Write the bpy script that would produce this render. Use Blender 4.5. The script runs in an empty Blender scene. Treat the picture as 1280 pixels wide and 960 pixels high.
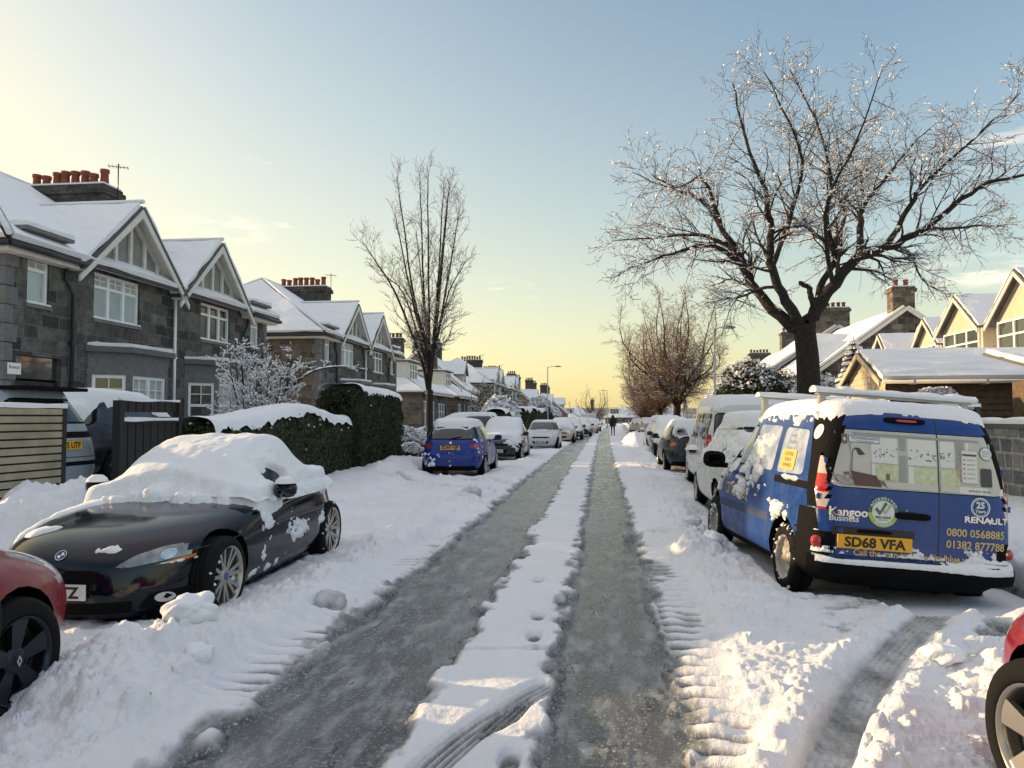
import bpy, bmesh, math, random
import numpy as np
from mathutils import Vector, Matrix
from mathutils.bvhtree import BVHTree
PI = math.pi
R = math.radians
SC = bpy.context.scene
COL = SC.collection

# ------------------------------------------------------------ camera
EYE = 1.6
cam_d = bpy.data.cameras.new('camera')
cam = bpy.data.objects.new('camera', cam_d)
COL.objects.link(cam)
cam_d.sensor_width = 36
cam_d.lens = 27.0
cam_d.clip_start = 0.05
cam_d.clip_end = 6000
cam.location = (0, 0, EYE)
cam.rotation_euler = (R(92.5), 0, R(6.65))
SC.camera = cam

# ------------------------------------------------------------ sky, sun, exposure
SUN_EL = 10.5
SUN_DIR = Vector((-math.cos(R(14)), math.sin(R(14)), 0)) * math.cos(R(SUN_EL)) + Vector((0, 0, math.sin(R(SUN_EL))))
W = bpy.data.worlds.new('World')
SC.world = W
W.use_nodes = True
wn, wl = W.node_tree.nodes, W.node_tree.links
bg = wn['Background']
sky = wn.new('ShaderNodeTexSky')
sky.sky_type = 'NISHITA'
sky.sun_disc = False
sky.sun_elevation = R(SUN_EL)
# rotation 0 = sun towards +Y, growing clockwise seen from above
sky.sun_rotation = math.atan2(SUN_DIR.x, SUN_DIR.y)
sky.altitude = 50
sky.air_density = 1.0
sky.dust_density = 1.6
sky.ozone_density = 2.2
bg.inputs['Strength'].default_value = 0.15
# thin wisps of cloud, placed by direction in the sky
geo = wn.new('ShaderNodeNewGeometry')
def wmath(op, a, b=None, c=None):
    n = wn.new('ShaderNodeMath'); n.operation = op
    for i, v in enumerate((a, b, c)):
        if v is None: continue
        if isinstance(v, (int, float)): n.inputs[i].default_value = v
        else: wl.new(v, n.inputs[i])
    return n.outputs[0]
def pix_dir(px, py):
    v = Vector(((px - 640) / 960, (480 - py) / 960, -1))
    return (cam.rotation_euler.to_matrix() @ v).normalized()
tc = wn.new('ShaderNodeTexCoord')
nz = wn.new('ShaderNodeTexNoise'); nz.inputs['Scale'].default_value = 13; nz.inputs['Detail'].default_value = 9; nz.inputs['Roughness'].default_value = .62
mp = wn.new('ShaderNodeMapping'); mp.inputs['Scale'].default_value = (1, 1, 5.5)
wl.new(tc.outputs['Generated'], mp.inputs['Vector']); wl.new(mp.outputs['Vector'], nz.inputs['Vector'])
mask = None
for px, py, wdt, hgt, st in ((278, 286, .035, .010, 1.0), (640, 362, .026, .008, .8), (368, 283, .016, .004, .6), (1262, 338, .07, .016, .55),
                             (1268, 178, .06, .018, .45), (325, 200, .012, .003, .4)):
    d = pix_dir(px, py)
    side = d.cross(Vector((0, 0, 1))).normalized()
    up = side.cross(d).normalized()
    def dot(v):
        n = wn.new('ShaderNodeVectorMath'); n.operation = 'DOT_PRODUCT'
        wl.new(tc.outputs['Generated'], n.inputs[0]); n.inputs[1].default_value = v
        return n.outputs['Value']
    a = wmath('MULTIPLY', dot(side), 1 / wdt); b = wmath('MULTIPLY', dot(up), 1 / hgt)
    r2 = wmath('ADD', wmath('MULTIPLY', a, a), wmath('MULTIPLY', b, b))
    fr = wmath('GREATER_THAN', dot(d), 0.5)
    g = wmath('MULTIPLY', wmath('MULTIPLY', wmath('POWER', 2.718, wmath('MULTIPLY', r2, -1)), st), fr)
    mask = g if mask is None else wmath('ADD', mask, g)
cm = wmath('MULTIPLY', mask, wmath('MULTIPLY', wmath('SUBTRACT', nz.outputs['Fac'], 0.46), 4.2))
cm = wmath('MINIMUM', wmath('MAXIMUM', cm, 0), 0.8)
hs = wn.new('ShaderNodeHueSaturation'); hs.inputs['Saturation'].default_value = 1.12; hs.inputs['Value'].default_value = 1.0
wl.new(sky.outputs['Color'], hs.inputs['Color'])
sep = wn.new('ShaderNodeSeparateXYZ'); wl.new(tc.outputs['Generated'], sep.inputs[0])
# bright dusty band low over the horizon, strongest towards the sun
ds_ = wn.new('ShaderNodeVectorMath'); ds_.operation = 'DOT_PRODUCT'; wl.new(tc.outputs['Generated'], ds_.inputs[0]); ds_.inputs[1].default_value = SUN_DIR
zpos = wmath('ABSOLUTE', sep.outputs['Z'])
sunward = wmath('MAXIMUM', ds_.outputs['Value'], 0)
haze_a = wmath('ADD', wmath('MULTIPLY', wmath('POWER', 2.718, wmath('MULTIPLY', zpos, wmath('ADD', -4.1, wmath('MULTIPLY', sunward, 2.0)))), wmath('ADD', .56, wmath('MULTIPLY', sunward, .55))), wmath('MULTIPLY', wmath('POWER', sunward, 9), .6))
gl = wn.new('ShaderNodeMix'); gl.data_type = 'RGBA'; gl.blend_type = 'MIX'
hz = wn.new('ShaderNodeMix'); hz.data_type = 'RGBA'; hz.inputs['Factor'].default_value = 1; wl.new(wmath('MINIMUM', haze_a, .93), gl.inputs['Factor']); hz.inputs['A'].default_value = (.0, .0, .0, 1); hz.inputs['B'].default_value = (3.35, 2.76, 1.22, 1)
tint = wn.new('ShaderNodeMix'); tint.data_type = 'RGBA'; tint.blend_type = 'MULTIPLY'; tint.inputs['Factor'].default_value = 1
wl.new(hs.outputs['Color'], tint.inputs['A']); tint.inputs['B'].default_value = (1.12, 1.0, .88, 1)
wl.new(tint.outputs['Result'], gl.inputs['A']); wl.new(hz.outputs['Result'], gl.inputs['B'])
# brightening of the upper sky above the frame, added to light the snow
zen = wn.new('ShaderNodeMapRange'); zen.interpolation_type = 'SMOOTHSTEP'; wl.new(sep.outputs['Z'], zen.inputs['Value']); zen.inputs['From Min'].default_value = .52; zen.inputs['From Max'].default_value = .86
zenith_fill = wn.new('ShaderNodeMix'); zenith_fill.data_type = 'RGBA'; wl.new(zen.outputs['Result'], zenith_fill.inputs['Factor']); wl.new(gl.outputs['Result'], zenith_fill.inputs['A']); zenith_fill.inputs['B'].default_value = (2.55, 2.5, 2.6, 1)
gm = wn.new('ShaderNodeGamma'); gm.inputs['Gamma'].default_value = 1.0
wl.new(zenith_fill.outputs['Result'], gm.inputs['Color'])
mx = wn.new('ShaderNodeMix'); mx.data_type = 'RGBA'
wl.new(cm, mx.inputs['Factor']); wl.new(gm.outputs['Color'], mx.inputs['A'])
mx.inputs['B'].default_value = (7.0, 5.6, 4.2, 1)
wl.new(mx.outputs['Result'], bg.inputs['Color'])

sun_d = bpy.data.lights.new('sun', 'SUN')
sun_d.energy = 3.4
sun_d.angle = R(0.6)
sun_d.color = (1.0, 0.70, 0.38)
sun = bpy.data.objects.new('sun', sun_d)
COL.objects.link(sun)
sun.rotation_euler = SUN_DIR.to_track_quat('Z', 'Y').to_euler()
SC.view_settings.view_transform = 'Standard'
SC.view_settings.look = 'None'
SC.view_settings.gamma = 1
SC.view_settings.exposure = 1.1
SC.cycles.max_bounces = 6
SC.cycles.diffuse_bounces = 3
SC.cycles.glossy_bounces = 3
SC.cycles.transmission_bounces = 3
SC.cycles.use_denoising = True

# ------------------------------------------------------------ naming
def tag(o, label=None, cat=None, group=None, kind=None):
    if label and not 4 <= len(label.split()) <= 16: print('LABEL', len(label.split()), label)
    if label: o['label'] = label
    if cat: o['category'] = cat
    if group: o['group'] = group
    if kind: o['kind'] = kind
    return o
def empty(name, loc=(0, 0, 0), rz=0, rx=0, ry=0):
    o = bpy.data.objects.new(name, None)
    o.empty_display_size = .3
    COL.objects.link(o)
    o.location = loc
    o.rotation_euler = (rx, ry, rz)
    return o
def copy_tree(o, parent=None):
    c = o.copy(); COL.objects.link(c)
    if parent is not None: c.parent = parent
    for ch in list(o.children): copy_tree(ch, c)
    return c
def dup(o, loc, rz=None, label=None, group=None):
    c = copy_tree(o); c.location = loc
    if rz is not None: c.rotation_euler.z = rz
    if label: c['label'] = label
    if group: c['group'] = group
    return c

# ------------------------------------------------------------ materials
def _set(b, k, v):
    if k in b.inputs: b.inputs[k].default_value = v
def mat(name, col, rough=.6, metal=0, spec=.5, noise=0, nscale=6, bump=0, bscale=30, coat=0, emis=None, col2=None, thr=None, detail=6, bdist=.02, trans=0):
    m = bpy.data.materials.new(name); m.use_nodes = True
    N, L = m.node_tree.nodes, m.node_tree.links
    b = N['Principled BSDF']
    _set(b, 'Base Color', (*col, 1)); _set(b, 'Roughness', rough); _set(b, 'Metallic', metal)
    _set(b, 'Specular IOR Level', spec); _set(b, 'Coat Weight', coat); _set(b, 'Coat Roughness', .04)
    _set(b, 'Transmission Weight', trans)
    if emis:
        _set(b, 'Emission Color', (*emis[0], 1)); _set(b, 'Emission Strength', emis[1])
    if noise or bump or col2:
        t = N.new('ShaderNodeTexCoord')
    if noise or col2:
        n = N.new('ShaderNodeTexNoise'); n.inputs['Scale'].default_value = nscale; n.inputs['Detail'].default_value = detail
        L.new(t.outputs['Object'], n.inputs['Vector'])
        mr = N.new('ShaderNodeMapRange'); L.new(n.outputs['Fac'], mr.inputs['Value'])
        lo, hi = thr or (.3, .7)
        mr.inputs['From Min'].default_value = lo; mr.inputs['From Max'].default_value = hi
        x = N.new('ShaderNodeMix'); x.data_type = 'RGBA'
        L.new(mr.outputs['Result'], x.inputs['Factor'])
        c2 = col2 or tuple(min(1, c * (1 + noise)) for c in col)
        c1 = col if col2 else tuple(c * (1 - noise) for c in col)
        x.inputs['A'].default_value = (*c1, 1); x.inputs['B'].default_value = (*c2, 1)
        L.new(x.outputs['Result'], b.inputs['Base Color'])
    if bump:
        n2 = N.new('ShaderNodeTexNoise'); n2.inputs['Scale'].default_value = bscale; n2.inputs['Detail'].default_value = 5
        L.new(t.outputs['Object'], n2.inputs['Vector'])
        bp = N.new('ShaderNodeBump'); bp.inputs['Strength'].default_value = bump; bp.inputs['Distance'].default_value = bdist
        L.new(n2.outputs['Fac'], bp.inputs['Height']); L.new(bp.outputs['Normal'], b.inputs['Normal'])
    return m

def stone_mat(name, c1, c2, mortar, bw=.55, bh=.28, msize=.012, bump=.6):
    """coursed blocks, laid on whichever way a wall faces"""
    m = bpy.data.materials.new(name); m.use_nodes = True
    N, L = m.node_tree.nodes, m.node_tree.links
    b = N['Principled BSDF']; _set(b, 'Roughness', .85); _set(b, 'Specular IOR Level', .25)
    t = N.new('ShaderNodeTexCoord'); sp = N.new('ShaderNodeSeparateXYZ'); L.new(t.outputs['Object'], sp.inputs[0])
    sn = N.new('ShaderNodeSeparateXYZ'); L.new(t.outputs['Normal'], sn.inputs[0])
    ab = N.new('ShaderNodeMath'); ab.operation = 'ABSOLUTE'; L.new(sn.outputs['X'], ab.inputs[0])
    gt = N.new('ShaderNodeMath'); gt.operation = 'GREATER_THAN'; L.new(ab.outputs[0], gt.inputs[0]); gt.inputs[1].default_value = .6
    mu = N.new('ShaderNodeMix'); L.new(gt.outputs[0], mu.inputs['Factor']); L.new(sp.outputs['X'], mu.inputs['A']); L.new(sp.outputs['Y'], mu.inputs['B'])
    # wobble the joints a little
    n0 = N.new('ShaderNodeTexNoise'); n0.inputs['Scale'].default_value = 2.2; L.new(t.outputs['Object'], n0.inputs['Vector'])
    wob = N.new('ShaderNodeMath'); wob.operation = 'MULTIPLY_ADD'; L.new(n0.outputs['Fac'], wob.inputs[0]); wob.inputs[1].default_value = .16; L.new(mu.outputs['Result'], wob.inputs[2])
    wz = N.new('ShaderNodeMath'); wz.operation = 'MULTIPLY_ADD'; L.new(n0.outputs['Fac'], wz.inputs[0]); wz.inputs[1].default_value = .09; L.new(sp.outputs['Z'], wz.inputs[2])
    cx = N.new('ShaderNodeCombineXYZ'); L.new(wob.outputs[0], cx.inputs['X']); L.new(wz.outputs[0], cx.inputs['Y'])
    br = N.new('ShaderNodeTexBrick'); L.new(cx.outputs[0], br.inputs['Vector'])
    br.inputs['Scale'].default_value = 1; br.inputs['Brick Width'].default_value = bw; br.inputs['Row Height'].default_value = bh
    br.inputs['Mortar Size'].default_value = msize; br.inputs['Color1'].default_value = (*c1, 1); br.inputs['Color2'].default_value = (*c2, 1)
    br.inputs['Mortar'].default_value = (*mortar, 1); br.inputs['Mortar Smooth'].default_value = .3; br.offset = .43; br.squash = .7; br.squash_frequency = 3
    n = N.new('ShaderNodeTexNoise'); n.inputs['Scale'].default_value = 4.5; n.inputs['Detail'].default_value = 10; n.inputs['Roughness'].default_value = .8
    L.new(t.outputs['Object'], n.inputs['Vector'])
    mr = N.new('ShaderNodeMapRange'); L.new(n.outputs['Fac'], mr.inputs['Value']); mr.inputs['From Min'].default_value = .3; mr.inputs['From Max'].default_value = .7
    mr.inputs['To Min'].default_value = .40; mr.inputs['To Max'].default_value = 1.7
    x = N.new('ShaderNodeMix'); x.data_type = 'RGBA'; x.blend_type = 'MULTIPLY'; x.inputs['Factor'].default_value = 1
    L.new(br.outputs['Color'], x.inputs['A']); L.new(mr.outputs['Result'], x.inputs['B']); L.new(x.outputs['Result'], b.inputs['Base Color'])
    n3 = N.new('ShaderNodeTexNoise'); n3.inputs['Scale'].default_value = 28; n3.inputs['Detail'].default_value = 5; L.new(t.outputs['Object'], n3.inputs['Vector'])
    ad = N.new('ShaderNodeMath'); ad.operation = 'SUBTRACT'; L.new(n3.outputs['Fac'], ad.inputs[0]); L.new(br.outputs['Fac'], ad.inputs[1])
    bp = N.new('ShaderNodeBump'); bp.inputs['Strength'].default_value = bump; bp.inputs['Distance'].default_value = .03
    L.new(ad.outputs[0], bp.inputs['Height']); L.new(bp.outputs['Normal'], b.inputs['Normal'])
    return m

def snow_mat(name, grain=90, bd=.012, sparkle=.25):
    m = mat(name, (.78, .80, .845), rough=.75, spec=.25)
    m.node_tree.nodes['Principled BSDF'].inputs['Base Color'].default_value = (.80, .805, .825, 1)
    N, L = m.node_tree.nodes, m.node_tree.links
    b = N['Principled BSDF']
    t = N.new('ShaderNodeTexCoord')
    n = N.new('ShaderNodeTexNoise'); n.inputs['Scale'].default_value = grain; n.inputs['Detail'].default_value = 4; L.new(t.outputs['Object'], n.inputs['Vector'])
    n2 = N.new('ShaderNodeTexNoise'); n2.inputs['Scale'].default_value = grain / 7; n2.inputs['Detail'].default_value = 5; L.new(t.outputs['Object'], n2.inputs['Vector'])
    ad = N.new('ShaderNodeMath'); ad.operation = 'MULTIPLY_ADD'; L.new(n2.outputs['Fac'], ad.inputs[0]); ad.inputs[1].default_value = 3; L.new(n.outputs['Fac'], ad.inputs[2])
    bp = N.new('ShaderNodeBump'); bp.inputs['Strength'].default_value = .55; bp.inputs['Distance'].default_value = bd
    L.new(ad.outputs[0], bp.inputs['Height']); L.new(bp.outputs['Normal'], b.inputs['Normal'])
    _set(b, 'Subsurface Weight', 0)
    return m

M = {}
M['snow'] = snow_mat('snow')
M['roof_snow'] = snow_mat('roof_snow', grain=25, bd=.03)
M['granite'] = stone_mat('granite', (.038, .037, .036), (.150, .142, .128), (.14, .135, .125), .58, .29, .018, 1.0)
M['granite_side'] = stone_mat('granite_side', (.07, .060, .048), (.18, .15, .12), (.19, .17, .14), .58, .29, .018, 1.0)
M['rubble'] = stone_mat('rubble', (.10, .085, .07), (.26, .21, .17), (.30, .27, .23), .30, .17, .022, 1.0)
M['boulder_wall'] = stone_mat('boulder_wall', (.10, .11, .12), (.24, .24, .24), (.33, .31, .28), .38, .26, .035, 1.0)
M['harl'] = mat('harl', (.24, .235, .22), .9, noise=.12, nscale=4, bump=.5, bscale=60)
M['harl_warm'] = mat('harl_warm', (.50, .445, .35), .9, noise=.08, nscale=4, bump=.4, bscale=60)
M['dressed'] = mat('dressed_stone', (.15, .15, .15), .8, noise=.2, nscale=9, bump=.3, bscale=60)
M['white_paint'] = mat('white_paint', (.82, .82, .80), .45, noise=.04, nscale=5)
M['cream_paint'] = mat('cream_paint', (.62, .60, .55), .6, noise=.08, nscale=6)
M['black_paint'] = mat('black_paint', (.018, .018, .02), .4)
M['slate'] = mat('slate', (.06, .062, .07), .6, noise=.3, nscale=12, bump=.5, bscale=20)
M['lead'] = mat('lead', (.10, .105, .11), .6)
M['glass'] = mat('window_glass', (.035, .045, .05), .06, spec=1.0)
M['glass_light'] = mat('blind_behind_glass', (.38, .45, .46), .12, spec=.7, noise=.1, nscale=2)
M['dark_void'] = mat('dark_interior', (.01, .01, .01), .8)
M['pot'] = mat('terracotta', (.22, .052, .028), .75, noise=.25, nscale=9)
M['pot_dark'] = mat('sooty_terracotta', (.13, .06, .045), .8, noise=.3, nscale=9)
M['soot_stone'] = stone_mat('soot_stone', (.045, .042, .038), (.10, .09, .078), (.06, .055, .05), .4, .22, .015)
M['metal_grey'] = mat('galvanised_metal', (.38, .38, .37), .45, metal=.6)
M['dark_metal'] = mat('dark_metal', (.04, .04, .042), .45, metal=.5)
M['door_paint'] = mat('door_paint', (.012, .014, .018), .35)
M['bark'] = mat('bark', (.024, .018, .014), .95, noise=.45, nscale=14, bump=1, bscale=22, bdist=.04)
M['twig'] = mat('twig_bark', (.034, .024, .018), .9)
M['twig_warm'] = mat('warm_twig_bark', (.16, .095, .055), .9)
M['leaf'] = mat('hedge_leaf', (.012, .022, .009), .7, col2=(.045, .058, .016), nscale=5)
M['leaf_golden'] = mat('golden_leaf', (.11, .10, .03), .7, col2=(.17, .10, .04), nscale=3)
M['timber'] = mat('dark_timber', (.012, .010, .010), .7, noise=.3, nscale=20)
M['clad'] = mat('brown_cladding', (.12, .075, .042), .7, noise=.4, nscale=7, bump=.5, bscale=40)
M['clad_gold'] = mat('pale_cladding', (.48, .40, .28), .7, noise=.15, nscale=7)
M['slat_gold'] = mat('varnished_slats', (.36, .32, .23), .33, metal=.4, noise=.25, nscale=3)
# cars
M['rubber'] = mat('rubber', (.007, .007, .0075), .85, spec=.2, bump=.3, bscale=90)
M['trim'] = mat('black_plastic', (.004, .004, .0045), .8, spec=.12)
M['auto_glass'] = mat('car_glass', (.012, .014, .016), .05, spec=.9)
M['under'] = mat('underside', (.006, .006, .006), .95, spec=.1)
M['alloy'] = mat('alloy_wheel', (.42, .40, .36), .3, metal=.85)
M['alloy_dark'] = mat('dark_alloy_wheel', (.03, .035, .045), .25, metal=.7)
M['steel_wheel'] = mat('dirty_steel_wheel', (.35, .33, .29), .5, metal=.3, noise=.3, nscale=9)
M['lens'] = mat('lamp_lens', (.55, .55, .53), .08, spec=.9, coat=.6)
M['lens_dark'] = mat('lamp_reflector', (.22, .22, .22), .12, metal=.6, coat=.6)
M['red_lens'] = mat('red_lens', (.42, .012, .012), .12, coat=.8)
M['amber_lens'] = mat('amber_lens', (.55, .13, .03), .15, coat=.6)
M['pink_lens'] = mat('clear_lens_over_red', (.55, .35, .33), .12, coat=.8)
M['plate_yellow'] = mat('yellow_plate', (.80, .40, .015), .4)
M['plate_white'] = mat('white_plate', (.68, .68, .66), .4)
M['ink'] = mat('black_lettering', (.01, .01, .01), .5)
M['chrome'] = mat('chrome', (.7, .7, .7), .12, metal=1)
def paint(name, c, coat=.0, rough=.16, metal=.0):
    m = mat(name, c, rough, metal=metal, coat=coat, spec=.5)
    # a film of road salt and melt water breaks up the gloss
    N, L = m.node_tree.nodes, m.node_tree.links; t = N.new('ShaderNodeTexCoord'); n = N.new('ShaderNodeTexNoise'); n.inputs['Scale'].default_value = 5; n.inputs['Detail'].default_value = 9; n.inputs['Roughness'].default_value = .7
    L.new(t.outputs['Object'], n.inputs['Vector']); r = N.new('ShaderNodeMapRange'); L.new(n.outputs['Fac'], r.inputs['Value']); r.inputs['From Min'].default_value = .4; r.inputs['From Max'].default_value = .7; r.inputs['To Min'].default_value = rough; r.inputs['To Max'].default_value = rough + .28; L.new(r.outputs['Result'], N['Principled BSDF'].inputs['Roughness'])
    x = N.new('ShaderNodeMix'); x.data_type = 'RGBA'; n2 = N.new('ShaderNodeTexNoise'); n2.inputs['Scale'].default_value = 2.3; n2.inputs['Detail'].default_value = 10; n2.inputs['Roughness'].default_value = .75; L.new(t.outputs['Object'], n2.inputs['Vector'])
    r2 = N.new('ShaderNodeMapRange'); L.new(n2.outputs['Fac'], r2.inputs['Value']); r2.inputs['From Min'].default_value = .5; r2.inputs['From Max'].default_value = .85; r2.inputs['To Max'].default_value = .22; L.new(r2.outputs['Result'], x.inputs['Factor'])
    x.inputs['A'].default_value = (*c, 1); x.inputs['B'].default_value = (*[q * .5 + .12 for q in c], 1); L.new(x.outputs['Result'], N['Principled BSDF'].inputs['Base Color'])
    return m

# ------------------------------------------------------------ mesh accumulator
class MB:
    def __init__(s): s.v = []; s.f = []; s.mi = []; s.sm = []
    def add(s, vs, fs, mi=0, smooth=False):
        n = len(s.v); s.v += [tuple(v) for v in vs]
        for f in fs: s.f.append(tuple(i + n for i in f)); s.mi.append(mi); s.sm.append(smooth)
        return s
    def box(s, a, b, mi=0, mtx=None):
        x0, x1 = sorted((a[0], b[0])); y0, y1 = sorted((a[1], b[1])); z0, z1 = sorted((a[2], b[2]))
        vs = [Vector(p) for p in ((x0, y0, z0), (x1, y0, z0), (x1, y1, z0), (x0, y1, z0), (x0, y0, z1), (x1, y0, z1), (x1, y1, z1), (x0, y1, z1))]
        if mtx: vs = [mtx @ v for v in vs]
        return s.add(vs, ((0, 3, 2, 1), (4, 5, 6, 7), (0, 1, 5, 4), (1, 2, 6, 5), (2, 3, 7, 6), (3, 0, 4, 7)), mi)
    def slab(s, poly, th, mi=0, up=None):
        """planar polygon with thickness th along its normal (or up)"""
        P = [Vector(p) for p in poly]
        n = Vector((0, 0, 0))
        for i in range(len(P)):
            a, b = P[i], P[(i + 1) % len(P)]
            n += a.cross(b)
        n.normalize()
        if up is not None and n.dot(Vector(up)) < 0: P.reverse(); n = -n
        Q = [p + n * th for p in P]; k = len(P)
        return s.add(P + Q, [tuple(range(k - 1, -1, -1)), tuple(range(k, 2 * k))] + [(i, (i + 1) % k, k + (i + 1) % k, k + i) for i in range(k)], mi)
    def tube(s, pts, rad, n=8, mi=0, cap=True, smooth=True):
        P = [Vector(p) for p in pts]
        rs = rad if isinstance(rad, (list, tuple)) else [rad] * len(P)
        base = len(s.v); prev = None
        for i, p in enumerate(P):
            d = (P[min(i + 1, len(P) - 1)] - P[max(i - 1, 0)])
            if d.length < 1e-9: d = Vector((0, 0, 1))
            d.normalize()
            if prev is None:
                a = Vector((0, 0, 1)) if abs(d.z) < .9 else Vector((1, 0, 0))
                u = d.cross(a).normalized()
            else:
                u = (prev - d * prev.dot(d)).normalized()
            prev = u; w = d.cross(u)
            for k in range(n):
                t = 2 * PI * k / n
                s.v.append(tuple(p + (u * math.cos(t) + w * math.sin(t)) * rs[i]))
        for i in range(len(P) - 1):
            for k in range(n):
                a = base + i * n + k; b = base + i * n + (k + 1) % n
                s.f.append((a, b, b + n, a + n)); s.mi.append(mi); s.sm.append(smooth)
        if cap:
            s.f.append(tuple(base + k for k in range(n - 1, -1, -1))); s.mi.append(mi); s.sm.append(False)
            e = base + (len(P) - 1) * n
            s.f.append(tuple(e + k for k in range(n))); s.mi.append(mi); s.sm.append(False)
        return s
    def lathe(s, prof, n=24, axis='Z', off=(0, 0, 0), mi=0, smooth=True, closed=False):
        base = len(s.v); m = len(prof)
        for k in range(n):
            t = 2 * PI * k / n; c, q = math.cos(t), math.sin(t)
            for r, h in prof:
                p = (r * c, r * q, h) if axis == 'Z' else ((h, r * c, r * q) if axis == 'X' else (r * q, h, r * c))
                s.v.append((p[0] + off[0], p[1] + off[1], p[2] + off[2]))
        for k in range(n):
            k2 = (k + 1) % n
            for i in range(m - 1 + (1 if closed else 0)):
                j = (i + 1) % m
                s.f.append((base + k * m + i, base + k2 * m + i, base + k2 * m + j, base + k * m + j)); s.mi.append(mi); s.sm.append(smooth)
        return s
    def build(s, name, mats, parent=None, smooth=None, auto=None):
        me = bpy.data.meshes.new(name)
        me.from_pydata(s.v, [], s.f)
        if not isinstance(mats, (list, tuple)): mats = [mats]
        for m in mats: me.materials.append(m)
        me.polygons.foreach_set('material_index', s.mi)
        me.polygons.foreach_set('use_smooth', [smooth if smooth is not None else q for q in s.sm])
        me.update()
        o = bpy.data.objects.new(name, me); COL.objects.link(o)
        if parent is not None: o.parent = parent
        return o

def np_mesh(name, V, F, mats, parent=None, smooth=True):
    me = bpy.data.meshes.new(name)
    V = np.asarray(V, dtype=np.float32); F = np.asarray(F, dtype=np.int32)
    me.vertices.add(len(V)); me.vertices.foreach_set('co', V.ravel())
    k = F.shape[1]
    me.loops.add(F.size); me.loops.foreach_set('vertex_index', F.ravel())
    me.polygons.add(len(F)); me.polygons.foreach_set('loop_start', np.arange(0, F.size, k, dtype=np.int32))
    me.polygons.foreach_set('loop_total', np.full(len(F), k, dtype=np.int32))
    me.update(calc_edges=True); me.validate()
    me.polygons.foreach_set('use_smooth', np.full(len(me.polygons), smooth))
    for m in (mats if isinstance(mats, (list, tuple)) else [mats]): me.materials.append(m)
    o = bpy.data.objects.new(name, me); COL.objects.link(o)
    if parent is not None: o.parent = parent
    return o

# ------------------------------------------------------------ numpy noise
def _hash(ix, iy, seed):
    h = (ix.astype(np.int64) * 374761393 + iy.astype(np.int64) * 668265263 + seed * 974634777) & 0xFFFFFFFF
    h = ((h ^ (h >> 13)) * 1274126177) & 0xFFFFFFFF
    return ((h ^ (h >> 16)) & 0xFFFF).astype(np.float64) / 65535.0
def vnoise(x, y, seed=0):
    ix = np.floor(x); iy = np.floor(y); fx = x - ix; fy = y - iy
    fx = fx * fx * fx * (fx * (fx * 6 - 15) + 10); fy = fy * fy * fy * (fy * (fy * 6 - 15) + 10)
    a = _hash(ix, iy, seed); b = _hash(ix + 1, iy, seed); c = _hash(ix, iy + 1, seed); d = _hash(ix + 1, iy + 1, seed)
    return (a + (b - a) * fx) * (1 - fy) + (c + (d - c) * fx) * fy
def fbm(x, y, oct=4, seed=0, gain=.5, ridged=False):
    t = 0; amp = 1; tot = 0
    for o in range(oct):
        n = vnoise(x * 2 ** o + 17.3 * o, y * 2 ** o - 9.1 * o, seed + o)
        if ridged: n = 1 - abs(2 * n - 1)
        t = t + n * amp; tot += amp; amp *= gain
    return t / tot
def worley(x, y, seed=0):
    ix = np.floor(x); iy = np.floor(y); best = np.full(x.shape, 9.0); rid = np.zeros(x.shape)
    for dx in (-1, 0, 1):
        for dy in (-1, 0, 1):
            cx = ix + dx; cy = iy + dy
            px = cx + _hash(cx, cy, seed); py = cy + _hash(cx, cy, seed + 7)
            d = np.hypot(px - x, py - y); m = d < best
            best = np.where(m, d, best); rid = np.where(m, _hash(cx, cy, seed + 13), rid)
    return best, rid
def sstep(a, b, x):
    t = np.clip((x - a) / (b - a), 0, 1); return t * t * (3 - 2 * t)

# ------------------------------------------------------------ lettering
FONT = None
def text_mesh(body, size, align='CENTER', bold=0.0, squeeze=1.0):
    """returns verts (u, v) and faces of a line of text, flat"""
    c = bpy.data.curves.new('t', 'FONT'); c.body = body; c.size = size; c.align_x = align; c.align_y = 'CENTER'
    c.offset = bold; c.resolution_u = 3
    o = bpy.data.objects.new('t', c); COL.objects.link(o)
    dg = bpy.context.evaluated_depsgraph_get()
    me = bpy.data.meshes.new_from_object(o.evaluated_get(dg))
    vs = [(v.co.x * squeeze, v.co.y) for v in me.vertices]; fs = [tuple(p.vertices) for p in me.polygons]
    bpy.data.objects.remove(o); bpy.data.curves.remove(c); bpy.data.meshes.remove(me)
    return vs, fs
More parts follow.
